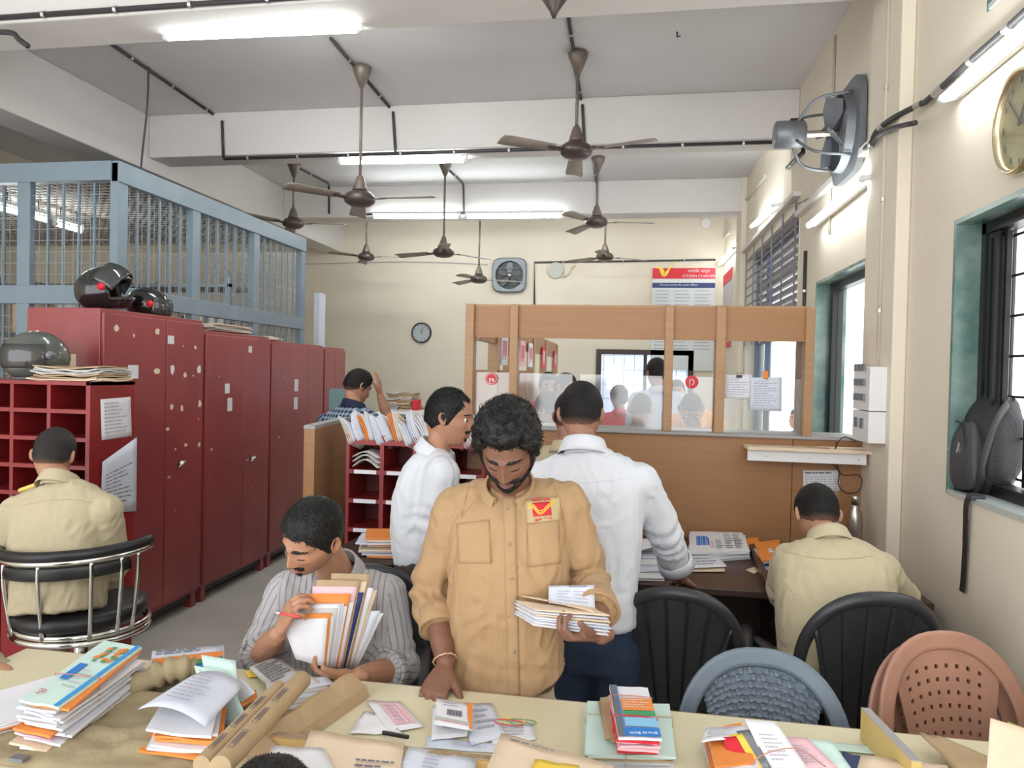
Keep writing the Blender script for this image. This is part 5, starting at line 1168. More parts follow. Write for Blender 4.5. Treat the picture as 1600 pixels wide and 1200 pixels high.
# colour magazine
Q = T_([(238, 1017), (350, 1008), (351, 1040), (232, 1063)], .79); r_ = loose('magazine', Q, 'paper2', 'colour magazine with an orange and green cover lying behind the left bundles', 'magazine', th=.006, lines=[dict(m='ink', rows=2, u0=.05, u1=.95, v0=.05, v1=.25, seed=7, off=.003)])
for (v0, v1, m) in ((.34, .6, 'orange'), (.62, .78, 'green_p'), (.8, .98, 'blue')):
    b = MB(); b.grid(lambda u, v, P=Q: (P[0]*(1-u*.96-.02)+P[1]*(u*.96+.02))*(1-(v0+(v1-v0)*v))+(P[3]*(1-u*.96-.02)+P[2]*(u*.96+.02))*(v0+(v1-v0)*v)+V((0, 0, .004)), 2, 2); obj('cover_band', b, m, r_)
# middle stack: orange and white envelopes, curled white letter, standing pale envelopes
QB = [atz(262, 1082, .82), atz(345, 1092, .82), atz(330, 1150, .82), atz(228, 1140, .82)]
r_, Q = stack('letter_pile', QB, .755, .82, 9, 'pile of orange and white envelopes in the middle of the left table part', 'letters', ['orange', 'paper', 'orange', 'paper', 'navy', 'paper2'], seed=81, jit=.018, wav=.005, top='paper')
for i, (pts, m, z, bd, lb) in enumerate((
    ([(300, 1055), (382, 1070), (320, 1135), (215, 1108)], 'paper2', .845, .03, 'curled typed letter lying over the orange envelope pile'),)):
    Q = T_(pts, z); loose('typed_letter', Q, m, lb, 'letter', dict(m='inkp', rows=9, u0=.3, u1=.8, v0=.15, v1=.9, seed=83, off=.03), bend=.022, nu=14)
def standing(name, pxs, y0, y1, m, label, cat='envelope', th=.002, lines=None, par=None):
    """upright sheet: bottom corners at depth y0, top corners leaning to y1; pxs = tl, tr, br, bl"""
    P = [at(*pxs[0], y1), at(*pxs[1], y1), at(*pxs[2], y0), at(*pxs[3], y0)]
    r = thing(name, P[3], label, cat); sheet('sheet', P, m, r, th=th)
    for l in (lines or []): l = dict(l); lines_on(P, l.pop('m', 'inkp'), r, off=l.pop('off', .0025), **l)
    return r
standing('standing_envelope', [(303, 1040), (352, 1048), (381, 1112), (338, 1163)], 1.62, 1.70, 'paperg', 'pale green envelope standing upright, foremost on the middle left pile', lines=[dict(rows=4, u0=.1, u1=.3, v0=.05, v1=.2, seed=3), dict(rows=1, u0=.4, u1=.6, v0=.2, v1=.36, th=.9, seed=4)])
standing('standing_envelope', [(314, 1023), (368, 1032), (372, 1090), (330, 1110)], 1.66, 1.74, 'paperg', 'pale green envelope standing behind the foremost upright one')
standing('standing_envelope', [(304, 1070), (318, 1072), (345, 1160), (338, 1165)], 1.615, 1.66, 'paper', 'white envelope edge beside the foremost upright envelope')
standing('standing_envelope', [(360, 1055), (380, 1060), (398, 1082), (368, 1105)], 1.68, 1.74, 'paper', 'white envelope fanned to the right of the upright envelopes')
loose('envelope', T_([(372, 1085), (400, 1078), (402, 1090), (378, 1105)], .79), 'orange', 'orange envelope peeking out right of the upright envelopes', 'envelope')
# kraft rolls
for i, (a, c, rr_, lb) in enumerate((((472, 1062), (352, 1190), .0235, 'larger brown paper roll with stamped print, front of two'), ((436, 1075), (322, 1188), .019, 'slimmer brown paper roll with stamped print behind the front one'))):
    A = atz(*a, .83+.0*i); C_ = atz(*c, .835); C_ = A+(C_-A)*1.05; root = thing('paper_roll', A, lb, 'paper roll', 'brown paper rolls')
    d = (C_-A).normalized(); n_ = 24; b = MB(); rings = []
    for rad_, t in ((rr_*.6, 0), (rr_, 0.0), (rr_, .2), (rr_*1.02, .6), (rr_*.98, 1.0)):
        p = A.lerp(C_, t); a1 = d.cross(V((0, 0, 1))).normalized(); a2 = a1.cross(d)
        rings.append([p+(a1*math.cos(2*PI*k/n_)+a2*math.sin(2*PI*k/n_))*rad_*(1+(.03 if k > 12 else 0)) for k in range(n_)])
    b.rings(rings); obj('roll', b, 'kraft', root, 'auto')
    tm = MB(); a1 = d.cross(V((0, 0, 1))).normalized(); a2 = a1.cross(d)
    for k in range(3):
        t0 = .25+.25*k; q0, q1 = A.lerp(C_, t0), A.lerp(C_, t0+.17); pv = []
        for ang in (1.7, 1.25): 
            for q in (q0, q1): pv.append(q+(a1*math.cos(ang)*-1+a2*math.sin(ang)*1)*rr_*1.06)
        for (i0, i1) in ((0, 1), (2, 3), (0, 2), (1, 3)): tm.tube([pv[i0], pv[i1]], .0006, 5)
        for j in range(4):
            ang = 1.3+.1*j; tm.tube([q0.lerp(q1, .1)+(a1*-math.cos(ang)+a2*math.sin(ang))*rr_*1.06, q0.lerp(q1, .85-.1*(j % 2))+(a1*-math.cos(ang)+a2*math.sin(ang))*rr_*1.06], .0005, 4)
    obj('stamped_print', tm, 'ink', root)
# papers in front of the striped shirt
Q = T_([(390, 1042), (432, 1025), (472, 1052), (425, 1075)], .775); loose('folded_newspaper', Q, 'news', 'folded printed paper with dense text in front of the striped shirt', 'newspaper', dict(m='ink', rows=8, seed=91, th=.45, off=.004), th=.008)
Q = T_([(412, 1058), (470, 1045), (500, 1065), (420, 1085)], .770); loose('letter_sheet', Q, 'paper', 'white letter with handwriting below the folded printed paper', 'letter', dict(m='inkp', rows=5, seed=92), wav=.003)
for i in range(5):
    o = i*8; Q = T_([(455-o*.3, 1062+o), (512-o*.6, 1056+o), (520-o*.9, 1068+o), (450-o*.6, 1080+o)], .768-.003*i)
    tag(sheet('folded_newspaper', Q, 'news' if i % 2 else 'paper2', th=.003, wav=.003, loc=Q[0]), 'thin folded grey paper, %s of the spread pile by the wrapped divider' % ('top', 'second', 'third', 'fourth', 'lowest')[i], 'newspaper', 'spread grey papers by the wrapped divider')
tag(sheet('yellow_slip', T_([(382, 1048), (400, 1044), (412, 1056), (388, 1058)], .758), 'yellow'), 'yellow printed slip peeking out in front of the striped shirt', 'slip')
# right of centre: tied bundle with the bank magazine
QJ = T_([(930, 1078), (1040, 1080), (1055, 1180), (922, 1178)], .80)
c0, c1, c2, c3 = atz(918, 1095, .78), atz(1046, 1100, .78), atz(1056, 1183, .78), atz(914, 1178, .78)
r_, Q = stack('parcel_bundle', [c0, c1, c2, c3], .753, .80, 8, 'string-tied bundle of brown and pale green envelopes under the magazine', 'parcels', ['kraft', 'cream', 'paperg', 'paper', 'kraft'], seed=101, jit=.008, top='paperg')
bandaround(r_, Q, .755, .80, .3, 'string', along='v', name='string'); bandaround(r_, Q, .755, .80, .45, 'string', along='u', name='string')
c0, c1, c2, c3 = atz(938, 1090, .80), atz(958, 1088, .80), atz(968, 1150, .80), atz(945, 1152, .80)
stack('kraft_envelope', [c0, c1, c2, c3], .80, .815, 3, 'small brown envelope pack at the left of the magazine', 'envelope', ['cream', 'kraft'], seed=105)
c0, c1, c2, c3 = atz(952, 1072, .845), atz(1012, 1074, .845), atz(1034, 1155, .84), atz(966, 1152, .84)
r_, Q = stack('letter_bundle', [c0, c1, c2, c3], .802, .845, 6, 'magazine-topped letter bundle with blue bank cover held by a red band', 'letters', ['paper', 'redp', 'paper', 'pink'], seed=111, top='paper', jit=.006)
g2 = lambda u, v, P=Q, o=.004: (P[0]*(1-u)+P[1]*u)*(1-v)+(P[3]*(1-u)+P[2]*u)*v+V((0, 0, o))
for (u0, u1, v0, v1, m, nm) in ((.0, .16, 0, 1, 'gum', 'spine'), (.16, .19, 0, 1, 'blue', 'spine_line'), (.22, 1, .28, .52, 'orange', 'orange_panel'), (.22, 1, .53, .62, 'green_p', 'green_band'), (.22, 1, .66, .82, mat('sky_print', (.25, .55, .8), .5), 'sky_band'), (.2, 1, .84, .99, 'blue', 'blue_footer')):
    b = MB(); b.grid(lambda u, v: g2(u0+(u1-u0)*u, v0+(v1-v0)*v), 2, 3); obj(nm, b, m, r_)
o = g2(.93, .91, o=.004); text_mesh('lettering', 'Bharat Bank', .013, frame(o, g2(.3, .93)-g2(.93, .91), (g2(.5, 1)-g2(.5, 0))), 'paper', r_)
lines_on(Q, 'paper', r_, 4, .26, .95, .31, .5, .25, seed=9, off=.0045)
bandaround(r_, Q, .803, .845, .62, 'redp', along='v', sk=.04); bandaround(r_, Q, .803, .845, .22, 'rubber', along='v', sk=.03, name='rubber_band')
# right bundle held by a band
cc_ = [atz(1105, 1140, .80), atz(1158, 1128, .80), atz(1180, 1190, .80), atz(1118, 1198, .80)]
stack('letter_bundle', cc_, .753, .80, 8, 'mixed letter bundle in plastic at the right of the table, left part', 'letters', ['paper', 'orange', 'paper2', 'news', 'paper'], seed=121, jit=.014)
Q = T_([(1102, 1138), (1168, 1133), (1162, 1150), (1096, 1160)], .815); loose('address_label', Q, 'paper', 'handwritten address sheet on the right letter bundle', 'paper', dict(m='inkp', rows=5, seed=122), wav=.004)
for i, (pxs, y0_, y1_, m, lb) in enumerate((
    ([(1128, 1152), (1150, 1150), (1178, 1200), (1146, 1200)], 1.64, 1.70, 'redp', 'dark red envelope edge standing in the right bundle'),
    ([(1140, 1148), (1160, 1146), (1192, 1200), (1165, 1200)], 1.645, 1.705, 'yellow', 'mustard envelope edge standing in the right bundle'),
    ([(1150, 1142), (1172, 1140), (1205, 1200), (1180, 1200)], 1.65, 1.71, 'gum', 'grey envelope edge standing in the right bundle'),
    ([(1164, 1124), (1212, 1128), (1262, 1200), (1200, 1200)], 1.655, 1.72, 'paper', 'curled white printed letter standing in the right bundle'),
    ([(1200, 1150), (1260, 1152), (1310, 1200), (1240, 1200)], 1.67, 1.74, 'pink', 'pinkish printed sheet behind the curled white letter'),
    ([(1238, 1152), (1300, 1158), (1330, 1200), (1270, 1200)], 1.69, 1.76, 'paperg', 'pale green sheet at the right of the banded letters'))):
    standing('letter', pxs, y0_, y1_, m, lb, 'letter', lines=[dict(rows=7, u0=.2, u1=.8, v0=.3, v1=.9, seed=130+i)] if m in ('paper', 'pink') else None)
pts = catmull([at(1170, 1198, 1.63), at(1195, 1178, 1.64), at(1245, 1170, 1.65), at(1290, 1198, 1.66)], 6)
tag(obj('rubber_band', MB().tube(pts, .0014, 6), 'rubber', smooth=True, loc=pts[0]), 'brown rubber band stretched round the curled white letter', 'rubber band')
# large papers in the tray nearest the camera
for i, (pts, m, z, lb, ln) in enumerate((
    ([(485, 1140), (632, 1162), (622, 1230), (455, 1225)], 'cream', .805, 'large peach envelope with vertical print in the tray before the divider', dict(m='ink', rows=4, u0=.55, u1=.98, v0=.5, v1=.95, seed=140)),
    ([(638, 1166), (745, 1186), (735, 1240), (610, 1225)], 'paper2', .80, 'lilac-white sheet right of the large peach envelope', dict(m='inkp', rows=4, u0=.3, u1=.6, v0=.15, v1=.6, seed=141)),
    ([(425, 1166), (505, 1168), (530, 1215), (400, 1225)], 'paper', .812, 'white sheet in front of the dark-haired head', None),
    ([(783, 1145), (960, 1196), (930, 1260), (745, 1240)], 'cream', .83, 'broad cream paper sloping towards the camera right of centre', dict(m='ink', rows=1, u0=.1, u1=.6, v0=.08, v1=.1, th=.9, seed=142)),
    ([(836, 1186), (905, 1196), (900, 1225), (820, 1225)], 'yellow', .835, 'orange-yellow slip on the broad cream paper', None),
    ([(1345, 1180), (1480, 1196), (1500, 1240), (1330, 1235)], 'cream', .80, 'wide cream envelope at the foot of the yellow divider', None),
    ([(1315, 1175), (1350, 1182), (1352, 1205), (1320, 1205)], 'navy', .775, 'navy-blue slip showing beside the yellow divider', None))):
    Q = T_(pts, z); loose('paper_sheet', Q, m, lb, 'paper', ln, wav=.004)
for i in range(6):
    z = .79-.006*i; Q = T_([(1436+i*9, 1145+i*7), (1470+i*9, 1150+i*7), (1600, 1205+i*4), (1500, 1205+i*4)], z)
    tag(sheet('folder', Q, 'cream' if i % 2 else 'kraft', th=.003, wav=.004, loc=Q[0]), 'brown folder, %s from the top, slipping towards the right table edge' % ('first', 'second', 'third', 'fourth', 'fifth', 'sixth')[i], 'folder', 'brown folders at the right table edge')
standing('folder', [(1548, 1122), (1640, 1150), (1640, 1230), (1542, 1205)], 1.58, 1.62, 'cream', 'peach folder standing at the right end of the table', 'folder')
tag(obj('yellow_green_strap', MB().tube([atz(1575, 1132, .76), atz(1600, 1142, .76)], .008, 6), mat('olive', (.35, .38, .08), .6), loc=atz(1575, 1132, .76)), 'olive strap end at the far right corner of the table', 'strap')
loose('pale_slip', T_([(1300, 1160), (1360, 1165), (1368, 1178), (1306, 1172)], .757), 'paperg', 'pale green slip left of the yellow divider', 'paper')

# ================================================================== PEOPLE
def skin_mat(name, c): return mat(name, c, .5, var=.12, vs=30, bump=.06, bs=160, sss=.12)
K['skin_a'] = skin_mat('dark_brown_skin', (.225, .105, .066)); K['skin_b'] = skin_mat('brown_skin', (.46, .235, .145)); K['skin_c'] = skin_mat('tan_skin', (.36, .18, .115))
K['lip_a'] = skin_mat('dark_lips', (.22, .085, .07)); K['lip_b'] = skin_mat('brown_lips', (.40, .16, .12))
def hair_mat(name, c, skinc, rough=.6, spec=.3):
    m = mat(name, c, rough, bump=.6, bs=170, spec=spec, var=.01); t = m.node_tree; b = t.nodes['Principled BSDF']
    at_ = t.nodes.new('ShaderNodeAttribute'); at_.attribute_name = 'fade'; n = t.nodes.new('ShaderNodeTexNoise'); n.inputs['Scale'].default_value = 420
    ad = t.nodes.new('ShaderNodeMath'); ad.operation = 'MULTIPLY_ADD'; t.links.new(n.outputs[0], ad.inputs[0]); ad.inputs[1].default_value = .55; t.links.new(at_.outputs['Fac'], ad.inputs[2])
    cr = t.nodes.new('ShaderNodeValToRGB'); cr.color_ramp.elements[0].position = .22; cr.color_ramp.elements[1].position = .95; cr.color_ramp.elements[0].color = (*skinc, 1); cr.color_ramp.elements[1].color = (*c, 1)
    t.links.new(ad.outputs[0], cr.inputs[0]); t.links.new(cr.outputs[0], b.inputs['Base Color']); return m
K['hair'] = mat('black_hair', (.006, .0055, .006), .42, bump=.5, bs=140, spec=.35)
K['hair2'] = hair_mat('short_black_hair', (.011, .0095, .009), (.17, .09, .06)); K['hairg'] = hair_mat('greying_hair', (.03, .026, .025), (.16, .10, .07))
K['tan'] = mat('tan_uniform_cloth', (.42, .265, .135), .78, var=.05, vs=5, bump=.06, bs=220, sheen=.1)
K['khaki'] = mat('pale_khaki_cloth', (.52, .445, .29), .8, var=.05, vs=5, bump=.06, bs=220, sheen=.1)
K['khaki2'] = mat('dull_khaki_cloth', (.40, .35, .24), .8, var=.06, vs=5, bump=.06, bs=220)
K['wshirt'] = mat('white_shirt_cloth', (.68, .70, .75), .7, var=.03, vs=5, bump=.05, bs=240, sheen=.15)
K['stripe'] = striped('grey_striped_cloth', (.42, .405, .41), (.24, .23, .245), 1, .019, .22, var=.05)
K['plaid'] = striped('navy_plaid_cloth', (.32, .42, .52), (.01, .015, .05), 1, .032, .55, cross=True)
K['denim'] = mat('navy_denim', (.025, .045, .09), .8, var=.2, vs=12, bump=.15, bs=150)
K['trou'] = mat('brown_grey_trousers', (.06, .045, .04), .8, var=.1); K['beige'] = mat('beige_trousers', (.58, .46, .33), .8, var=.05)
K['hair2_s'] = mat('short_hair_strands', (.012, .010, .0095), .6, spec=.3); K['hairg_s'] = mat('greying_hair_strands', (.04, .036, .035), .6, spec=.3); K['hair_s'] = K['hair']
K['eye'] = mat('eye_white', (.75, .72, .68), .2); K['iris'] = mat('dark_iris', (.015, .008, .006), .1)
K['nail'] = mat('finger_nail', (.55, .36, .30), .35)
K['orangecloth'] = mat('orange_cloth', (.75, .33, .05), .8); K['redcloth'] = mat('red_cloth', (.65, .03, .05), .8); K['greencloth'] = mat('green_cloth', (.02, .35, .25), .8)
K['greycloth'] = mat('grey_cloth', (.16, .15, .17), .8); K['bluecloth'] = mat('pale_blue_cloth', (.50, .55, .68), .8); K['pinkcloth'] = mat('pale_pink_cloth', (.6, .5, .52), .8); K['dotcloth'] = mat('dark_dotted_cloth', (.1, .08, .14), .8, c2=(.4, .38, .42), vs=60)
BODYK = {}
def remesh(mb, voxel, it=4, fac=.5):
    """fuse the overlapping closed shapes of mb into one skin; returns vertex array and faces"""
    me = bpy.data.meshes.new('t'); me.from_pydata(mb.v, [], mb.f); bm = bmesh.new(); bm.from_mesh(me); bmesh.ops.recalc_face_normals(bm, faces=bm.faces); bm.to_mesh(me); bm.free()
    o = bpy.data.objects.new('t', me); COL.objects.link(o)
    r = o.modifiers.new('r', 'REMESH'); r.mode = 'VOXEL'; r.voxel_size = voxel; r.adaptivity = 0
    s = o.modifiers.new('s', 'SMOOTH'); s.factor = fac; s.iterations = it
    m2 = bpy.data.meshes.new_from_object(o.evaluated_get(bpy.context.evaluated_depsgraph_get()))
    v = np.empty(len(m2.vertices)*3); m2.vertices.foreach_get('co', v); v = v.reshape(-1, 3); f = [tuple(p.vertices) for p in m2.polygons]
    n = np.empty(len(m2.vertices)*3); m2.vertices.foreach_get('normal', n); n = n.reshape(-1, 3)
    bpy.data.objects.remove(o); bpy.data.meshes.remove(me); bpy.data.meshes.remove(m2)
    return v, f, n
def np_obj(name, v, f, mats, parent, smooth=True, mi=None, uv=None):
    me = bpy.data.meshes.new(name); L = np.array(parent['_o']) if parent is not None and '_o' in parent else np.zeros(3)
    me.from_pydata([tuple(p) for p in (np.asarray(v)-L)], [], f)
    for m in (mats if isinstance(mats, (list, tuple)) else [mats]): me.materials.append(K[m] if isinstance(m, str) else m)
    if mi is not None: me.polygons.foreach_set('material_index', mi)
    if smooth: me.polygons.foreach_set('use_smooth', [True]*len(me.polygons))
    if uv is not None:
        l = me.uv_layers.new(name='UVMap'); idx = np.empty(len(me.loops), dtype=np.int32); me.loops.foreach_get('vertex_index', idx); l.data.foreach_set('uv', np.asarray(uv)[idx].ravel())
    o = bpy.data.objects.new(name, me); COL.objects.link(o); o['_o'] = tuple(L)
    if parent is not None: o.parent = parent
    return o
def g2d(x, z, cx_, cz_, sx, sz): return np.exp(-((x-cx_)/sx)**2-((z-cz_)/sz)**2)
def head_points(nu, nv, jaw=1.0, nose=1.0, lids=True, fat=1.0):
    th = np.linspace(0, 2*PI, nu, endpoint=False)[None, :]; ph = np.linspace(.0, PI, nv+1)[:, None]
    # denser rings over the face
    ph = ph+.0
    sp, cp = np.sin(ph), np.cos(ph); z = .117*cp+0*th; t = np.clip(-z/.117, 0, 1); up = np.clip(z/.117, 0, 1)
    front = np.cos(th)+0*ph
    s1 = np.abs(sp)**.82
    x = .0755*fat*s1*np.sin(th)*(1-.27*t**1.6*jaw)
    yf = .094*np.abs(sp)**(.85-.28*t)*np.cos(th)*(1+.20*t**2)*(1-.03*up)
    yb = .103*s1*np.cos(th)*(1-.42*smoothstep(.15, .9, t))
    k = smoothstep(-.25, .25, front); y = yb*(1-k)+yf*k
    # squarer front
    fw = smoothstep(.0, .06, y)
    ax = np.abs(x)
    d = 0*x
    amp = np.interp(z, [-.050, -.043, -.036, -.028, -.010, .010, .026, .04], [0, .004, .019, .023, .014, .006, .003, 0])
    wid = np.interp(z, [-.05, -.036, -.028, -.01, .01, .03], [.014, .0135, .0125, .0095, .008, .010])
    d += nose*amp*np.exp(-(x/wid)**2)
    d += .0065*g2d(ax, z, .0145, -.035, .0055, .0065)
    d += -.0125*g2d(ax, z, .032, .003, .016, .012)
    d += (.0085 if lids else .004)*g2d(ax, z, .032, .000, .0125, .0075)
    if lids: d += -.0022*g2d(ax, z, .032, -.008, .014, .0016)
    d += .0065*g2d(ax, z, .030, .024, .022, .0075) + .002*g2d(x, z, 0, .024, .012, .008)
    d += .0045*g2d(ax, z, .046, -.020, .016, .016)
    d += -.003*g2d(ax, z, .036, -.052, .012, .02)
    d += .0075*g2d(x, z, 0, -.0585, .021, .0048)+.0085*g2d(x, z, 0, -.0695, .018, .0055)-.0045*g2d(x, z, 0, -.0638, .024, .0016)
    d += .004*g2d(x, z, 0, -.064, .03, .018)
    d += -.0028*g2d(x, z, 0, -.080, .02, .005)+.0075*g2d(x, z, 0, -.098, .019, .013)
    y = y+d*fw
    x = x-np.sign(x)*.006*g2d(np.abs(y), z, .055, .01, .02, .02)  # temples
    return np.stack([x, y, z], -1)
def head_faces(nu, nv): return [(j*nu+i, j*nu+(i+1) % nu, (j+1)*nu+(i+1) % nu, (j+1)*nu+i)[::-1] for j in range(nv) for i in range(nu)]
def grid_normals(P):
    du = np.roll(P, -1, 1)-np.roll(P, 1, 1); dv = np.empty_like(P); dv[1:-1] = P[2:]-P[:-2]; dv[0] = P[1]-P[0]; dv[-1] = P[-1]-P[-2]
    n = np.cross(dv, du); l = np.linalg.norm(n, axis=-1, keepdims=True); n = n/np.maximum(l, 1e-9)
    s = np.sign((n*P).sum(-1, keepdims=True)); s[s == 0] = 1; n = n*s; n[0] = (0, 0, 1); n[-1] = (0, 0, -1); return n
def nz(v, s, o=0): return noise.noise(V((v[0]*s+o, v[1]*s, v[2]*s-o)))
def ear_mesh(mb, side, X, mi=0):
    """dished ear on the side of the head"""
    n, m = 16, 6; vs = []
    for j in range(m+1):
        for i in range(n):
            a = 2*PI*i/n; r = j/m
            y = -.006-.004*math.sin(a)+r*.016*math.cos(a)*(1 if math.cos(a) > 0 else 1.25)*(1-.2*(math.sin(a) < 0)); zz = -.004+r*.031*math.sin(a)*(1 if math.sin(a) > 0 else .95)
            lift = (.004+.011*r**1.2 if r < .9 else .012) - (.006 if r >= .99 else 0) ; back = .010*max(0, -math.cos(a))*r
            vs.append(V((side*(.0705+lift+back-.004*(r < .3)), y-.004, zz)))
    o = len(vs)
    vs += [V((side*.066, v.y*.9-.002, v.z*.9)) for v in vs[m*n:(m+1)*n]]
    fs = [(j*n+i, j*n+(i+1) % n, (j+1)*n+(i+1) % n, (j+1)*n+i) for j in range(m) for i in range(n)]+[(m*n+i, m*n+(i+1) % n, o+(i+1) % n, o+i) for i in range(n)]
    mb.add(vs, fs, mi, X)
def build_head(root, body, c, f, up, skin, lip, res=1.0, scale=1.0, hair='short', hairmat='hair2', beard=None, brow=True, eyes='down', seed=1, jaw=1, nose=1, hairline=.062, thin=0, ears=True, hair_len=.014, detail=True):
    """adds the skin of the head to body (an MB), hair, brows, beard and eyes as parts of root"""
    f = V(f).normalized(); u = V(up); u = (u-f*u.dot(f)).normalized(); r_ = f.cross(u)
    X = Matrix(((r_.x, f.x, u.x, c[0]), (r_.y, f.y, u.y, c[1]), (r_.z, f.z, u.z, c[2]), (0, 0, 0, 1))) @ Matrix.Scale(scale, 4)
    A = np.array(X)[:3, :3]; C = np.array(X)[:3, 3]
    nu, nv = int(112*res), int(120*res); P = head_points(nu, nv, jaw, nose, lids=eyes == 'down'); N = grid_normals(P); F = head_faces(nu, nv)
    W = P.reshape(-1, 3) @ A.T + C; cen = P[:-1].reshape(-1, 3)
    mi = []
    for j in range(nv):
        for i in range(nu):
            p = P[j, i]; lipm = p[1] > .05 and (abs(p[2]+.064)/.0105)**2+(p[0]/.024)**2 < 1; mi.append(1 if lipm else 0)
    o = len(body.v); body.v += [tuple(q) for q in W]; body.f += [tuple(k+o for k in q) for q in F]; body.m += mi
    if ears:
        for s in (-1, 1): ear_mesh(body, s, X)
    FN = A/scale
    def shell(name, th, m, sub=True):
        """lifted copy of the head surface where th(P) > 0"""
        T = th(P)
        keep = (T > 0); v = P+N*T[..., None]; idx = -np.ones(nu*(nv+1), int); fs = []; Fa = []
        kf = keep.reshape(-1)
        for q in F:
            if any(kf[k] for k in q): Fa.append(q)
        used = sorted({k for q in Fa for k in q}); mp = {k: i for i, k in enumerate(used)}
        vv = v.reshape(-1, 3).copy(); Pn = P.reshape(-1, 3); Tn = T.reshape(-1); neg = Tn <= 0; vv[neg] = Pn[neg]-N.reshape(-1, 3)[neg]*.0025
        ho = np_obj(name, vv[used] @ A.T + C, [tuple(mp[k] for k in q) for q in Fa], m, root)
        hm = hair_mask(P).reshape(-1)[used]; yy_ = P[..., 1].reshape(-1)[used]; fd = np.where((yy_ < .05) & (name == 'hair'), smoothstep(-.004, .045, hm), 1.0)
        fa = ho.data.attributes.new('fade', 'FLOAT', 'POINT'); fa.data.foreach_set('value', fd.astype(np.float32)); return ho
    rr = np.random.RandomState(seed)
    def hair_mask(p):
        x, y, z = p[..., 0], p[..., 1], p[..., 2]; ax = np.abs(x)
        # hairline: high on the forehead, in front of the ear, low on the nape
        line = np.where(y > 0, hairline-(.018*smoothstep(.035, .07, ax)*(1-thin)) + thin*.012*g2d(ax, 0*z, .038, 0, .018, 1) - .0*y, 0)
        side = np.interp(y, [-.11, -.06, -.02, .012, .040, .062, .1], [-.060, -.058, -.030, -.030, .020, hairline-.012, hairline])
        L = np.where(ax > .045, side, np.where(y > 0, line, side)); return z-L
    if hair:
        PL = {'short': (.012, .006), 'curly': (.028, .010), 'medium': (.020, .008), 'fade': (.013, .002), 'long': (.018, .012), 'stubble': (.003, .002)}[hair]
        nzv = np.array([noise.noise(V((p[0]*(60 if hair == 'curly' else 35)+seed, p[1]*(60 if hair == 'curly' else 35), p[2]*(60 if hair == 'curly' else 35)))) for p in P.reshape(-1, 3)]).reshape(P.shape[:2])
        def th(P):
            m = hair_mask(P); k = smoothstep(0, .02, m); top = smoothstep(-.01, .07, P[..., 2]-.0*P[..., 1]); t_ = PL[1]+(PL[0]-PL[1])*top
            if thin: t_ = t_*(1-.75*thin*smoothstep(.075, .1, P[..., 2])*smoothstep(-.02, .05, P[..., 1]))
            t_ = t_*(1+(.35 if hair == 'curly' else .18)*nzv); k = k if hair == 'curly' else np.where(P[..., 1] < .045, smoothstep(0, .045, m), k); fz = .003*nzv if hair not in ('curly', 'stubble') else 0; return np.where(m > fz, .0006+t_*k**.8, -1)
        shell('hair', th, hairmat)
        if detail and hair != 'stubble':
            Pf = P.reshape(-1, 3); Nf = N.reshape(-1, 3); T = th(P).reshape(-1); cand = np.where(T > (.001 if hair == 'curly' else .0045))[0]
            # weigh by area so the pole is not crowded
            wgt = np.sqrt(np.maximum(1e-6, Pf[cand, 0]**2+Pf[cand, 1]**2)); wgt /= wgt.sum()
            b = MB()
            if hair == 'curly':
                for k in rr.choice(cand, 1000, p=wgt):
                    n = Nf[k]; p = Pf[k]+n*(T[k]*.75); t1 = np.cross(n, rr.normal(size=3)); t1 /= np.linalg.norm(t1); t2 = np.cross(n, t1)
                    R = .0035+.0045*rr.rand(); turns = 1.0+.8*rr.rand(); ns = 11; h = .004+.010*rr.rand(); pts = []
                    for s in range(ns): a = 2*PI*turns*s/(ns-1); pts.append(V(A @ (p+t1*R*math.cos(a)+n*(R*math.sin(a)*.8+h*s/ns)+t2*(.012*(s/ns-.5)))+C))
                    b.tube(pts, [.0012*scale*(1-.5*s/ns) for s in range(ns)], 4)
            else:
                for k in rr.choice(cand, int(3600*res), p=wgt):
                    n = Nf[k]; p = Pf[k]+n*(T[k]*.85); fl = np.array([.25*np.sign(Pf[k][0]+.0001), .15+(.5 if Pf[k][2] > .06 else -.25), -.5 if Pf[k][2] < .07 else .0])+rr.normal(size=3)*.35
                    fl -= n*(fl@n); fl /= np.linalg.norm(fl)+1e-6; L = hair_len*(.5+.7*rr.rand())*(1 if T[k] > .006 else .5); q = p+fl*L*.6+n*L*.22; q2 = p+fl*L+n*L*.18; s = np.cross(n, fl)*.0011
                    o = b.add([V(A @ w+C) for w in (p-s, p+s, q+s*.8, q-s*.8, q2)], [(0, 1, 2, 3), (3, 2, 4)])
            obj('hair_strands', b, hairmat+'_s', root, True)
    if brow:
        def thb(P):
            x, y, z = P[..., 0], P[..., 1], P[..., 2]; ax = np.abs(x); a = (ax-.031)/.0195; zc = .0235+.0035*(1-a**2)-.002*a; w = .0042*(1-.45*np.clip(a, 0, 1)); k = (1-a**2 > 0) & (np.abs(z-zc) < w) & (y > 0); return np.where(k, .0018, -1)
        shell('eyebrows', thb, hairmat)
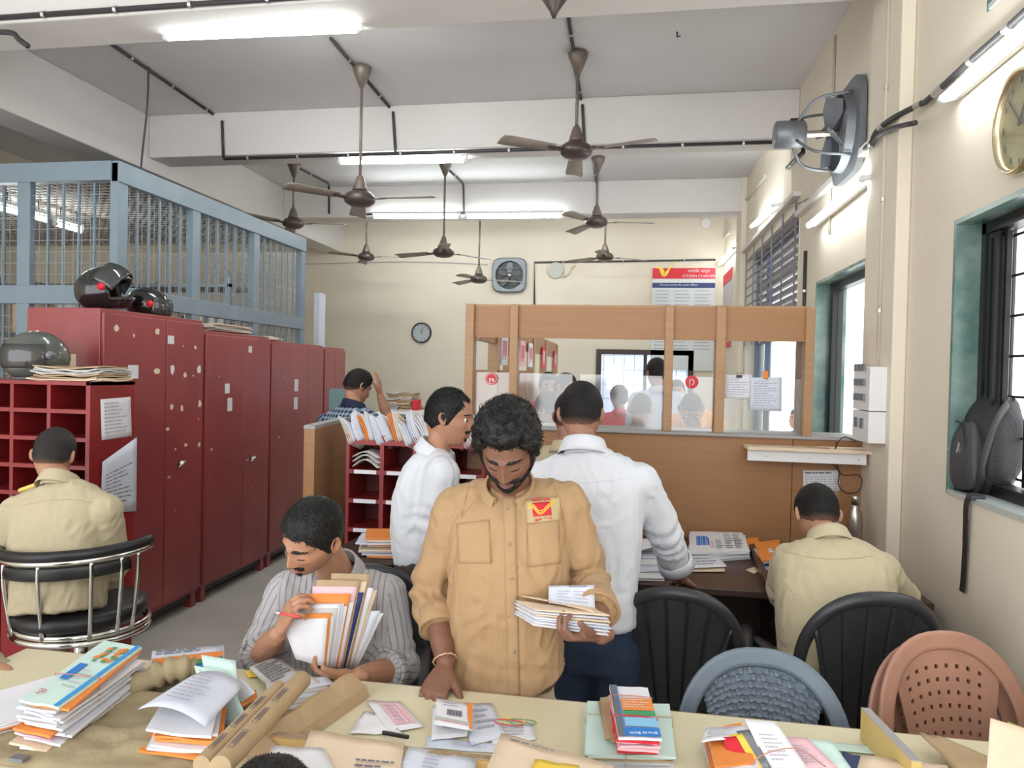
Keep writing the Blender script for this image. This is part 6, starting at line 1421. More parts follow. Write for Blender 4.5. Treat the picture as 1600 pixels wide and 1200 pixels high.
    if beard:
        def thd(P):
            x, y, z = P[..., 0], P[..., 1], P[..., 2]; ax = np.abs(x); m = -1+0*x
            mus = (y > .05) & (np.abs(z+.0475-.12*ax*(0+1)*-.0-.0) < .0048+.0*ax) & (ax < .026); mus = (y > .05) & (np.abs(z-(-.047-.18*np.maximum(0, ax-.012))) < .0052) & (ax < .029)
            m = np.where(mus, .0055, m)
            if beard == 'full':
                lowline = np.interp(y, [-.02, .01, .03, .06, .09, .12], [-.01, -.022, -.045, -.060, -.080, -.084]); cheek = (z < lowline) & (y > -.012) & ~((ax < .020) & (z > -.0745) & (y > .05))
                side = (ax > .055) & (z < .02) & (np.abs(y-.028) < .011); m = np.where(cheek | side, .0085, m)
                m = np.where((y > .04) & (np.abs(ax-.029) < .0065) & (z < -.045) & (z > -.09), .005, m)
            elif beard == 'goatee':
                m = np.where((ax < .013) & (np.abs(z+.083) < .007) & (y > .05), .002, m)
            return m
        shell('beard' if beard == 'full' else 'moustache', thd, hairmat)
        if detail and res > .9:
            T = thd(P).reshape(-1); Pf = P.reshape(-1, 3); Nf = N.reshape(-1, 3); cand = np.where(T > 0)[0]; b = MB()
            for k in rr.choice(cand, 3000 if beard == 'full' else 350):
                n = Nf[k]; p = Pf[k]+n*T[k]*.7; fl = np.array([.3*np.sign(Pf[k][0]), .2, -1.])+rr.normal(size=3)*.4; fl -= n*(fl@n); fl /= np.linalg.norm(fl); L = .006*(.5+rr.rand()); s = np.cross(n, fl)*.0007; q = p+fl*L+n*L*.4
                b.add([V(A @ w+C) for w in (p-s, p+s, q)], [(0, 1, 2)])
            obj('beard_strands', b, hairmat+'_s', root)
    if eyes == 'open':
        for s in (-1, 1):
            e = MB().ell(X @ V((s*.031, .0715, .001)), (.0115*scale,)*3, 16, 12); eo = obj('eye', e, 'eye', root, True)
            obj('iris', MB().ell(X @ V((s*.031, .0785, .001)), (.0075*scale,)*3, 12, 8), 'iris', eo, True)
    elif eyes == 'down' and res > .8:
        b = MB()
        for s in (-1, 1):
            pts = []
            for k in range(9):
                xx = s*(.0195+.0245*k/8); zz_ = -.0085+.0018*math.cos(PI*(k/8-.5)*1.6)*-1
                j = int(round(math.acos(max(-1, min(1, zz_/.117)))/PI*nv)); i = int(np.argmin(np.abs(P[j, :, 0]-xx)+(P[j, :, 1] < 0)*9)); pts.append(V(A @ (P[j, i]+N[j, i]*.0006)+C))
            b.tube(pts, [.0006, .0011, .0014, .0016, .0016, .0016, .0014, .0011, .0006], 5)
        obj('eyelashes', b, 'hair', root, True)
    return X
def hand(mb, wrist, D, Np, side, curl=(.4,)*5, s=1.0, spread=.06, thumb=.5, nails=None, tspread=.7):
    """palm, four unequal fingers and a thumb; D: towards the fingertips, Np: out of the palm, side: +1 thumb on local +X"""
    D = V(D).normalized(); Np = V(Np); Np = (Np-D*Np.dot(D)).normalized(); S = D.cross(Np)*side; W = V(wrist)
    g = lambda x, y, z: W+(S*x+D*y+Np*z)*s
    mb.capsule([g(0, -.03, 0), g(0, .005, 0), g(0, .02, 0)], [(.024*s, .019*s), (.026*s, .018*s), (.033*s, .017*s)], 14, up=S)
    mb.capsule([g(.002, .015, 0), g(.0, .05, .001), g(-.001, .085, .0)], [(.033*s, .016*s), (.040*s, .0155*s), (.041*s, .0125*s)], 18, up=S)
    mb.capsule([g(.022, .025, .008), g(.028, .05, .010)], [.016*s, .013*s], 10)
    tips = []
    for k, (x, L, r) in enumerate(((.030, .072, .0088), (.0105, .080, .0090), (-.0095, .074, .0086), (-.028, .058, .0076))):
        a0 = spread*(1.3-k)*.9; p = g(x, .086-(.004 if k in (0, 2) else 0)-(.012 if k == 3 else 0), 0); d = (D*math.cos(a0)+S*math.sin(a0)).normalized(); pts = [p-d*.012*s, p]; R = [r*1.12*s, r*1.1*s]; c = curl[k+1]; ax = d.cross(Np).normalized()
        for (fr, cc) in ((.46, .9), (.30, 1.15), (.24, .8)):
            d = (Matrix.Rotation(c*cc, 3, ax) @ d).normalized(); p = p+d*L*fr*s; pts.append(p.copy()); R.append(r*s*(.98 if fr > .4 else .92 if fr > .27 else .80))
        mb.capsule(pts, R, 10); tips.append((p, d, (Matrix.Rotation(c*.3, 3, ax) @ -Np)))
        if nails is not None:
            nn = (-(ax.cross(d))).normalized(); nn = nn if nn.dot(-Np) > 0 or True else -nn; nn = -(d.cross(ax)).normalized() if (d.cross(ax)).dot(Np) > 0 and c < .8 else -(d.cross(ax)).normalized()
            q = p+nn*r*s*.70; nails.ell(q, (.0048*s, .0062*s, .0016*s), 10, 6, X=frame(q, nn.cross(d), d).to_3x3())
    d = (S*math.sin(tspread)+D*math.cos(tspread)+Np*.25*thumb).normalized(); p = g(.020, .018, .006); pts = [p]; R = [.014*s]; ax = (D*.6+S*.2).cross(Np).normalized() if False else d.cross((Np*.8-S*.6).normalized()).normalized()
    for (L, cc, r) in ((.038, .1, .0125), (.032, .5, .0105), (.026, .5, .0088)):
        d = (Matrix.Rotation(curl[0]*cc, 3, ax) @ d).normalized(); p = p+d*L*s; pts.append(p.copy()); R.append(r*s)
    mb.capsule(pts, R, 10)
    if nails is not None:
        nn = -(d.cross(ax)).normalized(); q = p+nn*.0062*s; nails.ell(q, (.0058*s, .0072*s, .0018*s), 10, 6, X=frame(q, nn.cross(d), d).to_3x3())
    return tips
def wrinkle(v, n, amp, seed, bones, base=.0):
    """cloth folds: broad soft creases plus rings of folds where sleeves bend"""
    out = v.copy()
    for i in range(len(v)):
        p = v[i]; a = noise.noise(V((p[0]*7+seed, p[1]*7, p[2]*3.2)))*.9
        q = noise.noise(V((p[0]*14+seed, p[1]*14+3, p[2]*7+4*a))); a += .75*(1-abs(q)*2.6)*.5
        for (e, r, ax, k) in bones:
            d = math.sqrt((p[0]-e[0])**2+(p[1]-e[1])**2+(p[2]-e[2])**2)
            if d < r: t = (p[0]-e[0])*ax[0]+(p[1]-e[1])*ax[1]+(p[2]-e[2])*ax[2]; a += k*(1-d/r)*math.sin(t*95+5*noise.noise(V((p[0]*9, p[1]*9, p[2]*9+seed))))
        c = noise.noise(V((p[0]*22+seed, p[1]*22, p[2]*9+2*q))); a += .45*(1-abs(c)*2.2)
        out[i] = p+n[i]*(amp*a+base)
    return out
def loft(rings_spec, R, n=36, sub=6, e=2.5):
    """closed torso: rings_spec = (centre, half width, half depth)"""
    cs = [V(r[0]) for r in rings_spec]; C_ = catmull(cs, sub); m = len(C_); ws = np.interp(np.linspace(0, len(cs)-1, m), range(len(cs)), [r[1] for r in rings_spec]); ds = np.interp(np.linspace(0, len(cs)-1, m), range(len(cs)), [r[2] for r in rings_spec]); out = []
    for i, c in enumerate(C_):
        t = (C_[min(i+1, m-1)]-C_[max(i-1, 0)]).normalized(); a = (R-t*R.dot(t)).normalized(); b = t.cross(a)
        ring = []
        for k in range(n):
            q = 2*PI*k/n; ca, sa = math.cos(q), math.sin(q); f = (abs(ca)**e+abs(sa)**e)**(-1/e); ring.append(c+a*ws[i]*f*ca+b*ds[i]*f*sa)
        out.append(ring)
    return out
def person(label, loc, cfg, group=None):
    """one figure. cfg holds joint positions in world space"""
    g = cfg.get; root = thing('person', loc, label, 'person', group); res = g('res', 1.0); vx = g('voxel', .009)
    skin, lip = g('skin', 'skin_b'), g('lip', 'lip_b'); R = V(g('right', (1, 0, 0))).normalized()
    body = MB(); T = g('torso'); Tn = [(V(c), w, d) for c, w, d in T]; neckp = V(g('neck')); hc = V(g('head'))
    # skin: torso core, neck, arms in one fused surface
    core = MB(); core.rings(loft([(c, w*.86, d*.84) for c, w, d in Tn[:-1]]+[(Tn[-1][0], .05, .05)], R, 24, 3))
    f = V(g('face')).normalized(); u = V(g('hup')); u = (u-f*u.dot(f)).normalized()
    core.capsule([neckp-(hc-neckp).normalized()*.05, neckp, hc-u*.06-f*.022], [.064, .056, .052], 16)
    for s in ('L', 'R'):
        if g('arm'+s):
            A = [V(p) for p in g('arm'+s)]; core.capsule(A, [.048, .040, .027], 12); core.capsule([Tn[-1][0], A[0]], [.04, .05], 12)
    hips = g('hips')
    if g('legL'):
        for s in ('L', 'R'): core.capsule([V(p) for p in g('leg'+s)], [.075, .052, .04], 12)
    v, fc, n = remesh(core, max(vx, .010), 3); body.v += [tuple(p) for p in v]; body.f += fc; body.m += [0]*len(fc)
    nails = MB() if g('nails') else None
    for s in ('L', 'R'):
        if g('hand'+s):
            h = MB(); A = [V(p) for p in g('arm'+s)]; hd = dict(g('hand'+s)); fl = (A[2]-A[1]).length; k0 = A[2]-(A[2]-A[1]).normalized()*min(.16, fl*.8)
            h.capsule([k0, A[2].lerp(k0, .4), A[2]], [(.040), .034, .026], 16)
            hand(h, A[2]+V(hd['D']).normalized()*.012, hd['D'], hd['N'], hd['side'], hd.get('curl', (.4,)*5), hd.get('s', 1.0), hd.get('spread', .06), hd.get('thumb', .5), nails, hd.get('tspread', .7))
            v, fc, n = remesh(h, g('hvox', .0032), 2); o = len(body.v); body.v += [tuple(p) for p in v]; body.f += [tuple(k+o for k in q) for q in fc]; body.m += [0]*len(fc)
    X = build_head(root, body, hc, f, u, skin, lip, res, **g('h', {}))
    bo = np_obj('body', np.array(body.v), body.f, [skin, lip], root, True, body.m)
    if nails is not None and nails.v: obj('finger_nails', nails, 'nail', root, True)
    # shirt
    sh = MB(); sh.rings(loft(Tn, R, 36, 4, g('sq', 2.5)))
    bones = []; sl = {}
    for s in ('L', 'R'):
        if not g('arm'+s): continue
        A = [V(p) for p in g('arm'+s)]; rr_ = g('sleeve'+s, g('sleeve', (.072, .062, .052))); fr = g('cuff'+s, g('cuff', .5)); end = A[1].lerp(A[2], fr) if fr >= 0 else A[0].lerp(A[1], -fr)
        path = ([A[0], A[0].lerp(A[1], .5), A[1], end] if fr > 0 else [A[0], end]); rads = [rr_[0], (rr_[0]+rr_[1])/2, rr_[1], rr_[2]] if fr > 0 else [rr_[0], rr_[1]]
        pp = catmull(path, 5); rd = list(np.interp(np.linspace(0, len(path)-1, len(pp)), range(len(path)), rads)); sh.tube([pp[0]-(pp[1]-pp[0])*.5]+pp, [rr_[0]*.7]+rd, 16)
        sh.ell(A[0], (rr_[0],)*3, 14, 10); sh.capsule([Tn[-1][0]+(A[0]-Tn[-1][0])*.12-V((0, 0, .02)), A[0].lerp(Tn[-1][0], .45), A[0]], [.045, .055, rr_[0]*.92], 14)
        ax = (end-A[0]).normalized(); bones += [(A[1], .15, tuple(ax), .9), (A[0], .10, tuple(ax), .25), (end, .09, tuple((A[2]-A[1]).normalized()), .35)]; sl[s] = (A, end, rr_, fr)
    v, fc, n = remesh(sh, vx, 5)
    hem = Tn[0][0]; bones.append((tuple(hem), .3, (0.25, 0, 1), .25))
    vw = wrinkle(v, n, g('wr', .006), g('seed', 1), bones)
    if g('hemfn'):
        z0 = hem[2]; t = np.clip((z0+.09-vw[:, 2])/.09, 0, 1); xr = (vw[:, 0]-hem[0]+.035)/Tn[0][1]; vw[:, 2] += t*g('hemfn')*(1.7*xr**2-.75)
    uv = None
    if g('uv'):
        uv = np.zeros((len(vw), 2)); Rn = np.array(R); sp = np.array(Tn[0][0]); 
        uv[:, 0] = (vw-sp) @ Rn; uv[:, 1] = vw[:, 2]
        for s, (A, end, rr_, fr) in sl.items():
            P0, P1, P2 = (np.array(q) for q in (A[0], A[1], end)); best = np.full(len(vw), 9e9)
            for (a, b) in ((P0, P1), (P1, P2)):
                ab = b-a; t = np.clip(((vw-a) @ ab)/(ab @ ab), 0, 1); cp = a+t[:, None]*ab; dd = np.linalg.norm(vw-cp, axis=1); m = (dd < .095) & (dd < best) & (np.abs((vw-np.array(Tn[2][0])) @ Rn) > Tn[2][1]*.93 if a is P0 else dd < .095)
                e1 = np.cross(ab, [0, 1, .3]); e1 /= np.linalg.norm(e1); e2 = np.cross(ab/np.linalg.norm(ab), e1); q = vw-cp
                uv[m, 0] = np.arctan2(q[m] @ e1, q[m] @ e2)*.06; uv[m, 1] = t[m]*.3; best[m] = dd[m]
    so = np_obj('shirt', vw, fc, g('shirt', 'wshirt'), root, True, uv=uv)
    bvh = BVHTree.FromPolygons([V(p) for p in vw], fc)
    # cuffs
    for s, (A, end, rr_, fr) in sl.items():
        if g('rolled') and fr > 0:
            d = (A[2]-A[1]).normalized(); a0 = end-d*.055; rc = rr_[2]*1.10
            n_ = 28; b = MB(); e1 = d.orthogonal().normalized(); e2 = d.cross(e1); rings = []
            for (q, r0) in ((a0, rc*.97), (a0+d*.004, rc*1.06), (a0+d*.03, rc*1.07), (a0+d*.058, rc*1.10), (a0+d*.062, rc*1.02), (a0+d*.05, rc*.86), (a0+d*.02, rc*.84)):
                rings.append([q+(e1*math.cos(2*PI*k/n_)+e2*math.sin(2*PI*k/n_))*r0*(1+.05*math.sin(3*2*PI*k/n_+1)) for k in range(n_)])
            b.rings(rings, caps=False)
            cu = obj('rolled_cuff', b, g('shirt', 'wshirt'), root, True)
            if g('uv'):
                me = cu.data; l = me.uv_layers.new(name='UVMap'); 
                for lp in me.loops: kk = lp.vertex_index % n_; l.data[lp.index].uv = (kk*.0125, 0)
    # collar
    if g('collar', True):
        nd = g('collar_dir'); nd = V(nd).normalized() if nd else ((hc-u*.06)-neckp).normalized(); cf = V(g('front', tuple(f))); cf = (cf-nd*cf.dot(nd)).normalized(); cr = cf.cross(nd); c0 = neckp+V(g('collar_off', (0, 0, 0))); rad = g('collar_r', .072); hh = g('collar_h', .034)
        b = MB(); gap = g('collar_gap', .32)
        def cfn(u_, v_, o=0):
            a = gap+(2*PI-2*gap)*u_; fr = abs(2*u_-1)**3
            prof = [(rad*.98, -.030), (rad*.96, hh*.6), (rad*.93, hh), (rad*1.03, hh*.98), (rad*1.16, hh*.3), (rad*1.30+.012*fr, -.018-.030*fr)]
            t = v_*5; i = min(4, int(t)); w_ = t-i; r0 = prof[i][0]*(1-w_)+prof[i+1][0]*w_; h0 = prof[i][1]*(1-w_)+prof[i+1][1]*w_
            if i >= 2: a = a+(.10*fr*(t-2)/3)*(1 if u_ > .5 else -1)*-1
            back = .5-.5*math.cos(a)
            return c0+cf*(r0*math.cos(a)*1.05)+cr*(r0*math.sin(a))+nd*(h0-.030*(1-back)+.012*back)
        b.grid(cfn, 48, 10, 0, .0018); co = obj('collar', b, g('collar_mat', g('shirt', 'wshirt')), root, True)
        if g('uv'): 
            l = co.data.uv_layers.new(name='UVMap')
            for lp in co.data.loops: l.data[lp.index].uv = (.005, 0)
    if g('legL'):
        tr = MB(); hp = V(hips); tr.rings(loft([(hp+V((0, 0, -.10)), g('hipw', .155), .10), (hp, g('hipw', .165), .115), (hp+V((0, 0, .12)), g('hipw', .155)*.96, .105)], R, 28, 3))
        for s in ('L', 'R'):
            Lg = [V(p) for p in g('leg'+s)]; pp = catmull(Lg, 6); rd = list(np.interp(np.linspace(0, 2, len(pp)), (0, 1, 2), g('legr', (.095, .075, .06)))); tr.tube(pp, rd, 14); tr.ell(Lg[0], (.095,)*3, 12, 8)
        v, fc, n = remesh(tr, max(vx, .011), 4); vw = wrinkle(v, n, .005, 5, [(tuple(V(g('leg'+s)[1])), .16, (0, 0, 1), .8) for s in 'LR']); np_obj('trousers', vw, fc, g('pants', 'trou'), root)
        for s in ('L', 'R'):
            a = V(g('leg'+s)[2]); d = V(g('toe', tuple((f.x, f.y, 0)))); d.z = 0; d = d.normalized() if d.length > .01 else V((0, -1, 0)); q = V((a.x, a.y, 0))
            obj('shoe', MB().capsule([q-d*.06+V((0, 0, .045)), q+d*.03+V((0, 0, .043)), q+d*.12+V((0, 0, .032))], [(.042, .042), (.045, .04), (.046, .030)], 14, up=d.cross(V((0, 0, 1)))), 'black', root, True)
    return root, bvh, so, X
def patch(bvh, Q, nu, nv, off=.0015, th=.0008):
    """cloth patch lying on the garment inside a photo-frame quad"""
    b = MB(); last = [None]
    def fn(u_, v_):
        x = (Q[0][0]*(1-u_)+Q[1][0]*u_)*(1-v_)+(Q[3][0]*(1-u_)+Q[2][0]*u_)*v_; y = (Q[0][1]*(1-u_)+Q[1][1]*u_)*(1-v_)+(Q[3][1]*(1-u_)+Q[2][1]*u_)*v_
        d = ray(x, y).normalized(); h, n, i, t = bvh.ray_cast(CAM, d)
        if h is None: h = last[0] if last[0] is not None else CAM+d*2; return h
        last[0] = h-d*off; return last[0]
    b.grid(fn, nu, nv, 0, th) if th else b.grid(fn, nu, nv); return b
def seam_line(bvh, pts, r=.0012, off=.0008):
    P = []
    for i in range(len(pts)-1):
        for k in range(8):
            t = k/8; x = pts[i][0]*(1-t)+pts[i+1][0]*t; y = pts[i][1]*(1-t)+pts[i+1][1]*t; d = ray(x, y).normalized(); h, n, j, q = bvh.ray_cast(CAM, d)
            if h is not None: P.append(h-d*off)
    return MB().tube(P, r, 5) if len(P) > 2 else MB()

# ---- the standing person in the tan uniform shirt
S = lambda px, py, y: at(px, py, y)
cfg = dict(skin='skin_a', lip='lip_a', shirt='tan', pants='beige', nails=True, seed=3, voxel=.007, wr=.0115, hemfn=.035, rolled=True,
    head=S(794, 697, 1.985), face=(.00, -.76, -.65), hup=(0, -.5, .8), neck=S(797, 757, 2.135), front=(0, -1, .1), collar_dir=(0, -.35, .94), collar_r=.072, collar_off=(0, -.012, -.012), collar_gap=.42,
    torso=[(S(790, 1068, 2.11), .175, .115), (S(792, 985, 2.115), .172, .112), (S(795, 880, 2.13), .178, .118), (S(797, 815, 2.145), .180, .105), (S(798, 775, 2.155), .135, .075), (S(797, 757, 2.15), .07, .06)],
    armR=[S(712, 797, 2.16), S(675, 922, 2.16), S(697, 1038, 1.985)], armL=[S(884, 790, 2.17), S(920, 905, 2.19), S(940, 992, 1.915)],
    sleeveR=(.068, .058, .053), sleeveL=(.068, .060, .055), cuffR=.52, cuffL=.62,
    handR=dict(D=(-.10, -.84, -.42), N=(.08, .42, -.84), side=1, curl=(.3, .36, .32, .32, .36), spread=.15, tspread=.75, s=1.06),
    handL=dict(D=(-.88, -.42, .03), N=(.05, .30, .95), side=-1, curl=(.5, .85, .8, .78, .8), spread=.03, s=.98, tspread=.9),
    hips=S(785, 1115, 2.13), legL=[S(835, 1130, 2.14), S(840, 1400, 2.14) and V((S(835, 1130, 2.14).x+.01, 2.13, .42)), V((S(835, 1130, 2.14).x+.02, 2.2, .06))], legR=[S(745, 1130, 2.14), V((S(745, 1130, 2.14).x-.01, 2.13, .42)), V((S(745, 1130, 2.14).x-.02, 2.2, .06))], toe=(0, -1, 0),
    h=dict(hair='curly', hairmat='hair', beard='full', seed=4, scale=1.0, hairline=.066, nose=1.05))
root, bv, so, HX = person('person standing behind the cream table in a tan uniform shirt, head bowed over letters', (S(790, 1100, 2.12).x, 2.12, 0), cfg)
# shirt front details
obj('placket', patch(bv, [(786, 775), (805, 775), (812, 1088), (795, 1092)], 3, 46, .0022, .002), 'tan', root, True)
b = MB()
for (px, py) in ((792, 797), (796, 850), (799, 903), (803, 962), (803, 1018)):
    d = ray(px, py).normalized(); h, n, i, t = bv.ray_cast(CAM, d)
    if h: b2 = MB().tube([h-d*.0035, h-d*.0065], .0055, 12); obj('button', b2, mat('button_%d' % py, (.35, .27, .18), .4), root, True)
for Q, nm in (([(823, 818), (873, 812), (876, 880), (828, 886)], 'chest_pocket'), ([(713, 818), (764, 812), (768, 880), (716, 880)], 'chest_pocket')):
    obj(nm, patch(bv, Q, 10, 12, .002, .0015), 'tan', root, True)
    for a, c in ((0, 1), (1, 2), (2, 3), (3, 0)): pass
obj('stitching', seam_line(bv, [(823, 818), (823, 885), (876, 880), (873, 812)]), mat('stitch_tan', (.42, .26, .12), .8), root)
obj('stitching', seam_line(bv, [(713, 820), (716, 880), (767, 880), (765, 812)]), K['stitch_tan'] if 'stitch_tan' in K else bpy.data.materials['stitch_tan'], root)
obj('stitching', seam_line(bv, [(735, 752), (722, 800), (712, 870), (706, 930)]), bpy.data.materials['stitch_tan'], root)
obj('stitching', seam_line(bv, [(862, 748), (880, 800), (886, 870), (888, 930)]), bpy.data.materials['stitch_tan'], root)
bd = obj('logo_badge', patch(bv, [(821, 781), (874, 776), (877, 812), (823, 818)], 8, 8, .0035, .001), mat('badge_cloth', (.50, .38, .20), .8), root, True)
obj('badge_red', patch(bv, [(831, 786), (860, 784), (862, 805), (833, 807)], 6, 6, .0055, .0006), 'redp', bd, True)
# three yellow strokes of the wing
def on(bvh, x, y, off): d = ray(x, y).normalized(); h, n, i, t = bvh.ray_cast(CAM, d); return h-d*off
for k in range(3):
    pts = [on(bv, x, y+k*2.6, .0068) for x, y in ((825, 788), (833, 788), (838, 794), (843, 798), (849, 796), (856, 789), (868, 779-k*.5))]
    obj('wing_stroke', MB().tube(catmull(pts, 4), .0011, 6), 'yellowp', bd, True)
o = on(bv, 830, 784, .006); e = on(bv, 862, 782, .006); text_mesh('lettering', 'भारतीय डाक', .0125, frame(o, e-o, (0, 0, 1)), 'redp', bd, depth=.0004, bold=.01)
o = on(bv, 836, 815, .006); e = on(bv, 866, 811, .006); text_mesh('lettering', 'India Post', .013, frame(o, e-o, (0, 0, 1)), 'redp', bd, depth=.0004, bold=.015)
# thread bracelet
c = S(695, 1031, 1.99); d = (V(cfg['armR'][2])-V(cfg['armR'][1])).normalized(); e1 = d.orthogonal().normalized(); e2 = d.cross(e1)
pts = [c+(e1*math.cos(a)+e2*math.sin(a))*(.0335+.0015*math.sin(12*a)) for a in np.linspace(0, 2*PI, 60, endpoint=False)]
tag(obj('thread_bracelet', MB().tube(pts, .0022, 6, close=True), mat('thread_red', (.6, .22, .14), .7, c2=(.8, .6, .35), vs=90), smooth=True, loc=c), 'red and gold thread bracelet on the wrist resting over the table', 'bracelet')
# letters in the raised hand
def heldsheet(name, c4, m, th, label, root=None, **k):
    P = [at(*q) for q in c4]; return sheet(name, P, m, root, th=th, **k)
r_ = thing('letter_stack', at(870, 955, 1.9), 'stack of white and peach envelopes held by the person in the tan shirt', 'letters')
for i in range(7):
    o = i*3.2; m = ('paper', 'paper', 'paper2', 'paper', 'cream', 'paper2', 'cream')[i]; j = (i*37 % 5)-2
    sheet('envelope', [at(803+j, 956-o, 1.99), at(924+j*2, 968-o, 1.99), at(953+j, 992-o*1.6, 1.865), at(838+j*2, 976-o*1.2, 1.865)], m, r_, th=.0028, wav=.002)
sheet('envelope', [at(806, 929, 2.0), at(924, 943, 2.0), at(953, 974, 1.88), at(925, 953, 1.90)], 'cream', r_, th=.002, wav=.002)
Q = [at(857, 915, 2.02), at(928, 914, 2.02), at(930, 953, 1.97), at(857, 942, 1.97)]; sheet('upright_envelope', Q, 'paper2', r_, th=.002); lines_on(Q, 'inkp', r_, 4, .2, .9, .3, .9, .25, seed=5, off=.0025, cols=2); lines_on(Q, 'ink', r_, 1, .45, .9, .05, .14, .5, seed=6, off=.0025)

# ---- the seated person in the grey striped shirt
cfg = dict(skin='skin_b', lip='lip_b', shirt='stripe', pants='trou', nails=True, seed=11, voxel=.007, wr=.010, rolled=True, uv=True,
    head=S(489, 838, 2.06), face=(-.38, -.76, -.48), hup=(.12, -.45, .85), neck=S(527, 897, 2.215), front=(-.25, -1, 0), collar_dir=(-.1, -.42, .9), collar_r=.070, right=(.98, .2, 0), collar_gap=.40,
    torso=[(S(528, 1140, 2.24), .175, .13), (S(528, 1070, 2.23), .175, .13), (S(528, 985, 2.22), .185, .125), (S(528, 935, 2.22), .18, .105), (S(528, 910, 2.225), .13, .075), (S(527, 897, 2.22), .07, .06)],
    armR=[S(452, 925, 2.17), S(402, 1030, 2.13), S(434, 992, 1.92)], armL=[S(602, 930, 2.25), S(622, 1045, 2.20), S(560, 1056, 1.98)],
    sleeve=(.068, .060, .056), cuffR=.16, cuffL=.35,
    handR=dict(D=(.42, -.12, .80), N=(.72, .60, -.25), side=1, curl=(.5, .62, .68, .72, .8), spread=.04, s=.95, tspread=.6),
    handL=dict(D=(-.92, -.25, .06), N=(.1, .25, .9), side=-1, curl=(.3, .55, .5, .5, .5), spread=.05, s=.95, tspread=.8),
    hips=S(530, 1180, 2.27), legL=[S(585, 1190, 2.25), V((S(600, 1190, 2.0).x, 1.98, .47)), V((S(600, 1190, 2.0).x, 2.0, .06))], legR=[S(475, 1190, 2.25), V((S(460, 1190, 2.0).x, 1.98, .47)), V((S(460, 1190, 2.0).x, 2.0, .06))],
    h=dict(hair='fade', hairmat='hair', beard='goatee', seed=9, hairline=.060, scale=1.0))
root, bv, so, HX = person('person seated at the table in a grey striped shirt, marking a bundle of letters', (S(530, 1100, 2.2).x, 2.22, 0), cfg)
pl = obj('placket', patch(bv, [(505, 910), (520, 910), (512, 1010), (496, 1005)], 3, 20, .0022, .002), mat('placket_grey', (.38, .36, .37), .8), root, True)
# pen
a, c = S(430, 957, 1.87), S(468, 964, 1.86); r_ = thing('pen', a, 'red and white pen held by the person in the striped shirt', 'pen'); obj('barrel', MB().tube([a.lerp(c, .2), c], .004, 10), mat('pen_red', (.8, .08, .08), .3), r_, True); obj('tip', MB().tube([a, a.lerp(c, .2)], [.001, .0038], 10), 'white', r_, True)
# bundle of letters held upright
r_ = thing('letter_bundle', S(525, 1050, 1.96), 'thick mixed letter bundle held upright by the person in the striped shirt', 'letters')
seq = [('paper', 0), ('orange', 1), ('paper', 1), ('news', 2), ('paper', 2), ('paper2', 3), ('paper', 2), ('orange', 4), ('paper', 3), ('pink', 4), ('kraft', 5), ('navy', 4), ('cream', 5), ('kraft', 6), ('paper', 5), ('cream', 6), ('paper2', 4), ('paper', 3)]
for i, (m, h) in enumerate(seq):
    o = i*4.6; hh = (0, 8, 4, 16, 22, 24, 20, 40, 26, 52, 62, 42, 60, 72, 50, 46, 12, 8)[i]; dy = i*.0065; sk = i*.9
    tl = (438+o*1.0+i, 968-hh); tr = (512+o*.92+sk, 968-hh*.95-2); br = (506+o*.66, 1042+(i % 3)); bl = (462+o*.6, 1030+i*.6)
    if i > 10: tl = (500+o*.3, 968-hh)
    sheet('letter', [at(*tl, 1.925+dy), at(*tr, 1.94+dy), at(*br, 1.935+dy), at(*bl, 1.915+dy)], m, r_, th=.0022 if m != 'kraft' else .004, wav=.0025, seed=i)

# ---- the person in profile in a white shirt
def stand(px, y, hipz=.86, dx=.09, R=(1, 0, 0), x=None):
    R = V(R).normalized(); c = V((at(px, 800, y).x if x is None else x, y, hipz)); return dict(hips=c, legL=[c-R*dx*-1, c+R*dx+V((0, 0, -.42)), V(((c+R*dx*1.1).x, (c+R*dx*1.1).y, .06))], legR=[c-R*dx, c-R*dx+V((0, 0, -.42)), V(((c-R*dx*1.1).x, (c-R*dx*1.1).y, .06))])
cfg = dict(skin='skin_b', lip='lip_b', shirt='wshirt', pants='trou', seed=21, voxel=.009, wr=.010, res=.95,
    head=S(703, 652, 2.98), face=(.97, .02, -.14), hup=(.12, 0, 1), neck=S(682, 706, 3.0), front=(1, 0, -.1), right=(0, -1, 0), collar_dir=(.25, 0, .96), collar_r=.074, collar_h=.04,
    torso=[(S(668, 868, 3.0), .170, .14), (S(662, 820, 3.0), .165, .128), (S(664, 775, 3.0), .17, .125), (S(672, 740, 3.0), .165, .105), (S(680, 716, 3.0), .12, .07), (S(682, 706, 3.0), .065, .06)],
    armR=[S(690, 742, 2.84), S(676, 822, 2.86), S(700, 880, 2.82)], armL=[S(690, 742, 3.17), S(700, 830, 3.2), S(735, 860, 3.15)], sleeve=(.075, .066, .06), cuff=.8,
    handR=dict(D=(.5, 0, -.8), N=(.3, .9, 0), side=1), h=dict(hair='short', hairmat='hair', beard='goatee', eyes='open', seed=5, hairline=.072, thin=.9, hair_len=.02), **stand(664, 3.0, .82, .085, (0, -1, 0)))
person('person in profile wearing a white shirt, left of the tan uniform', (S(664, 800, 3.0).x, 3.0, 0), cfg)

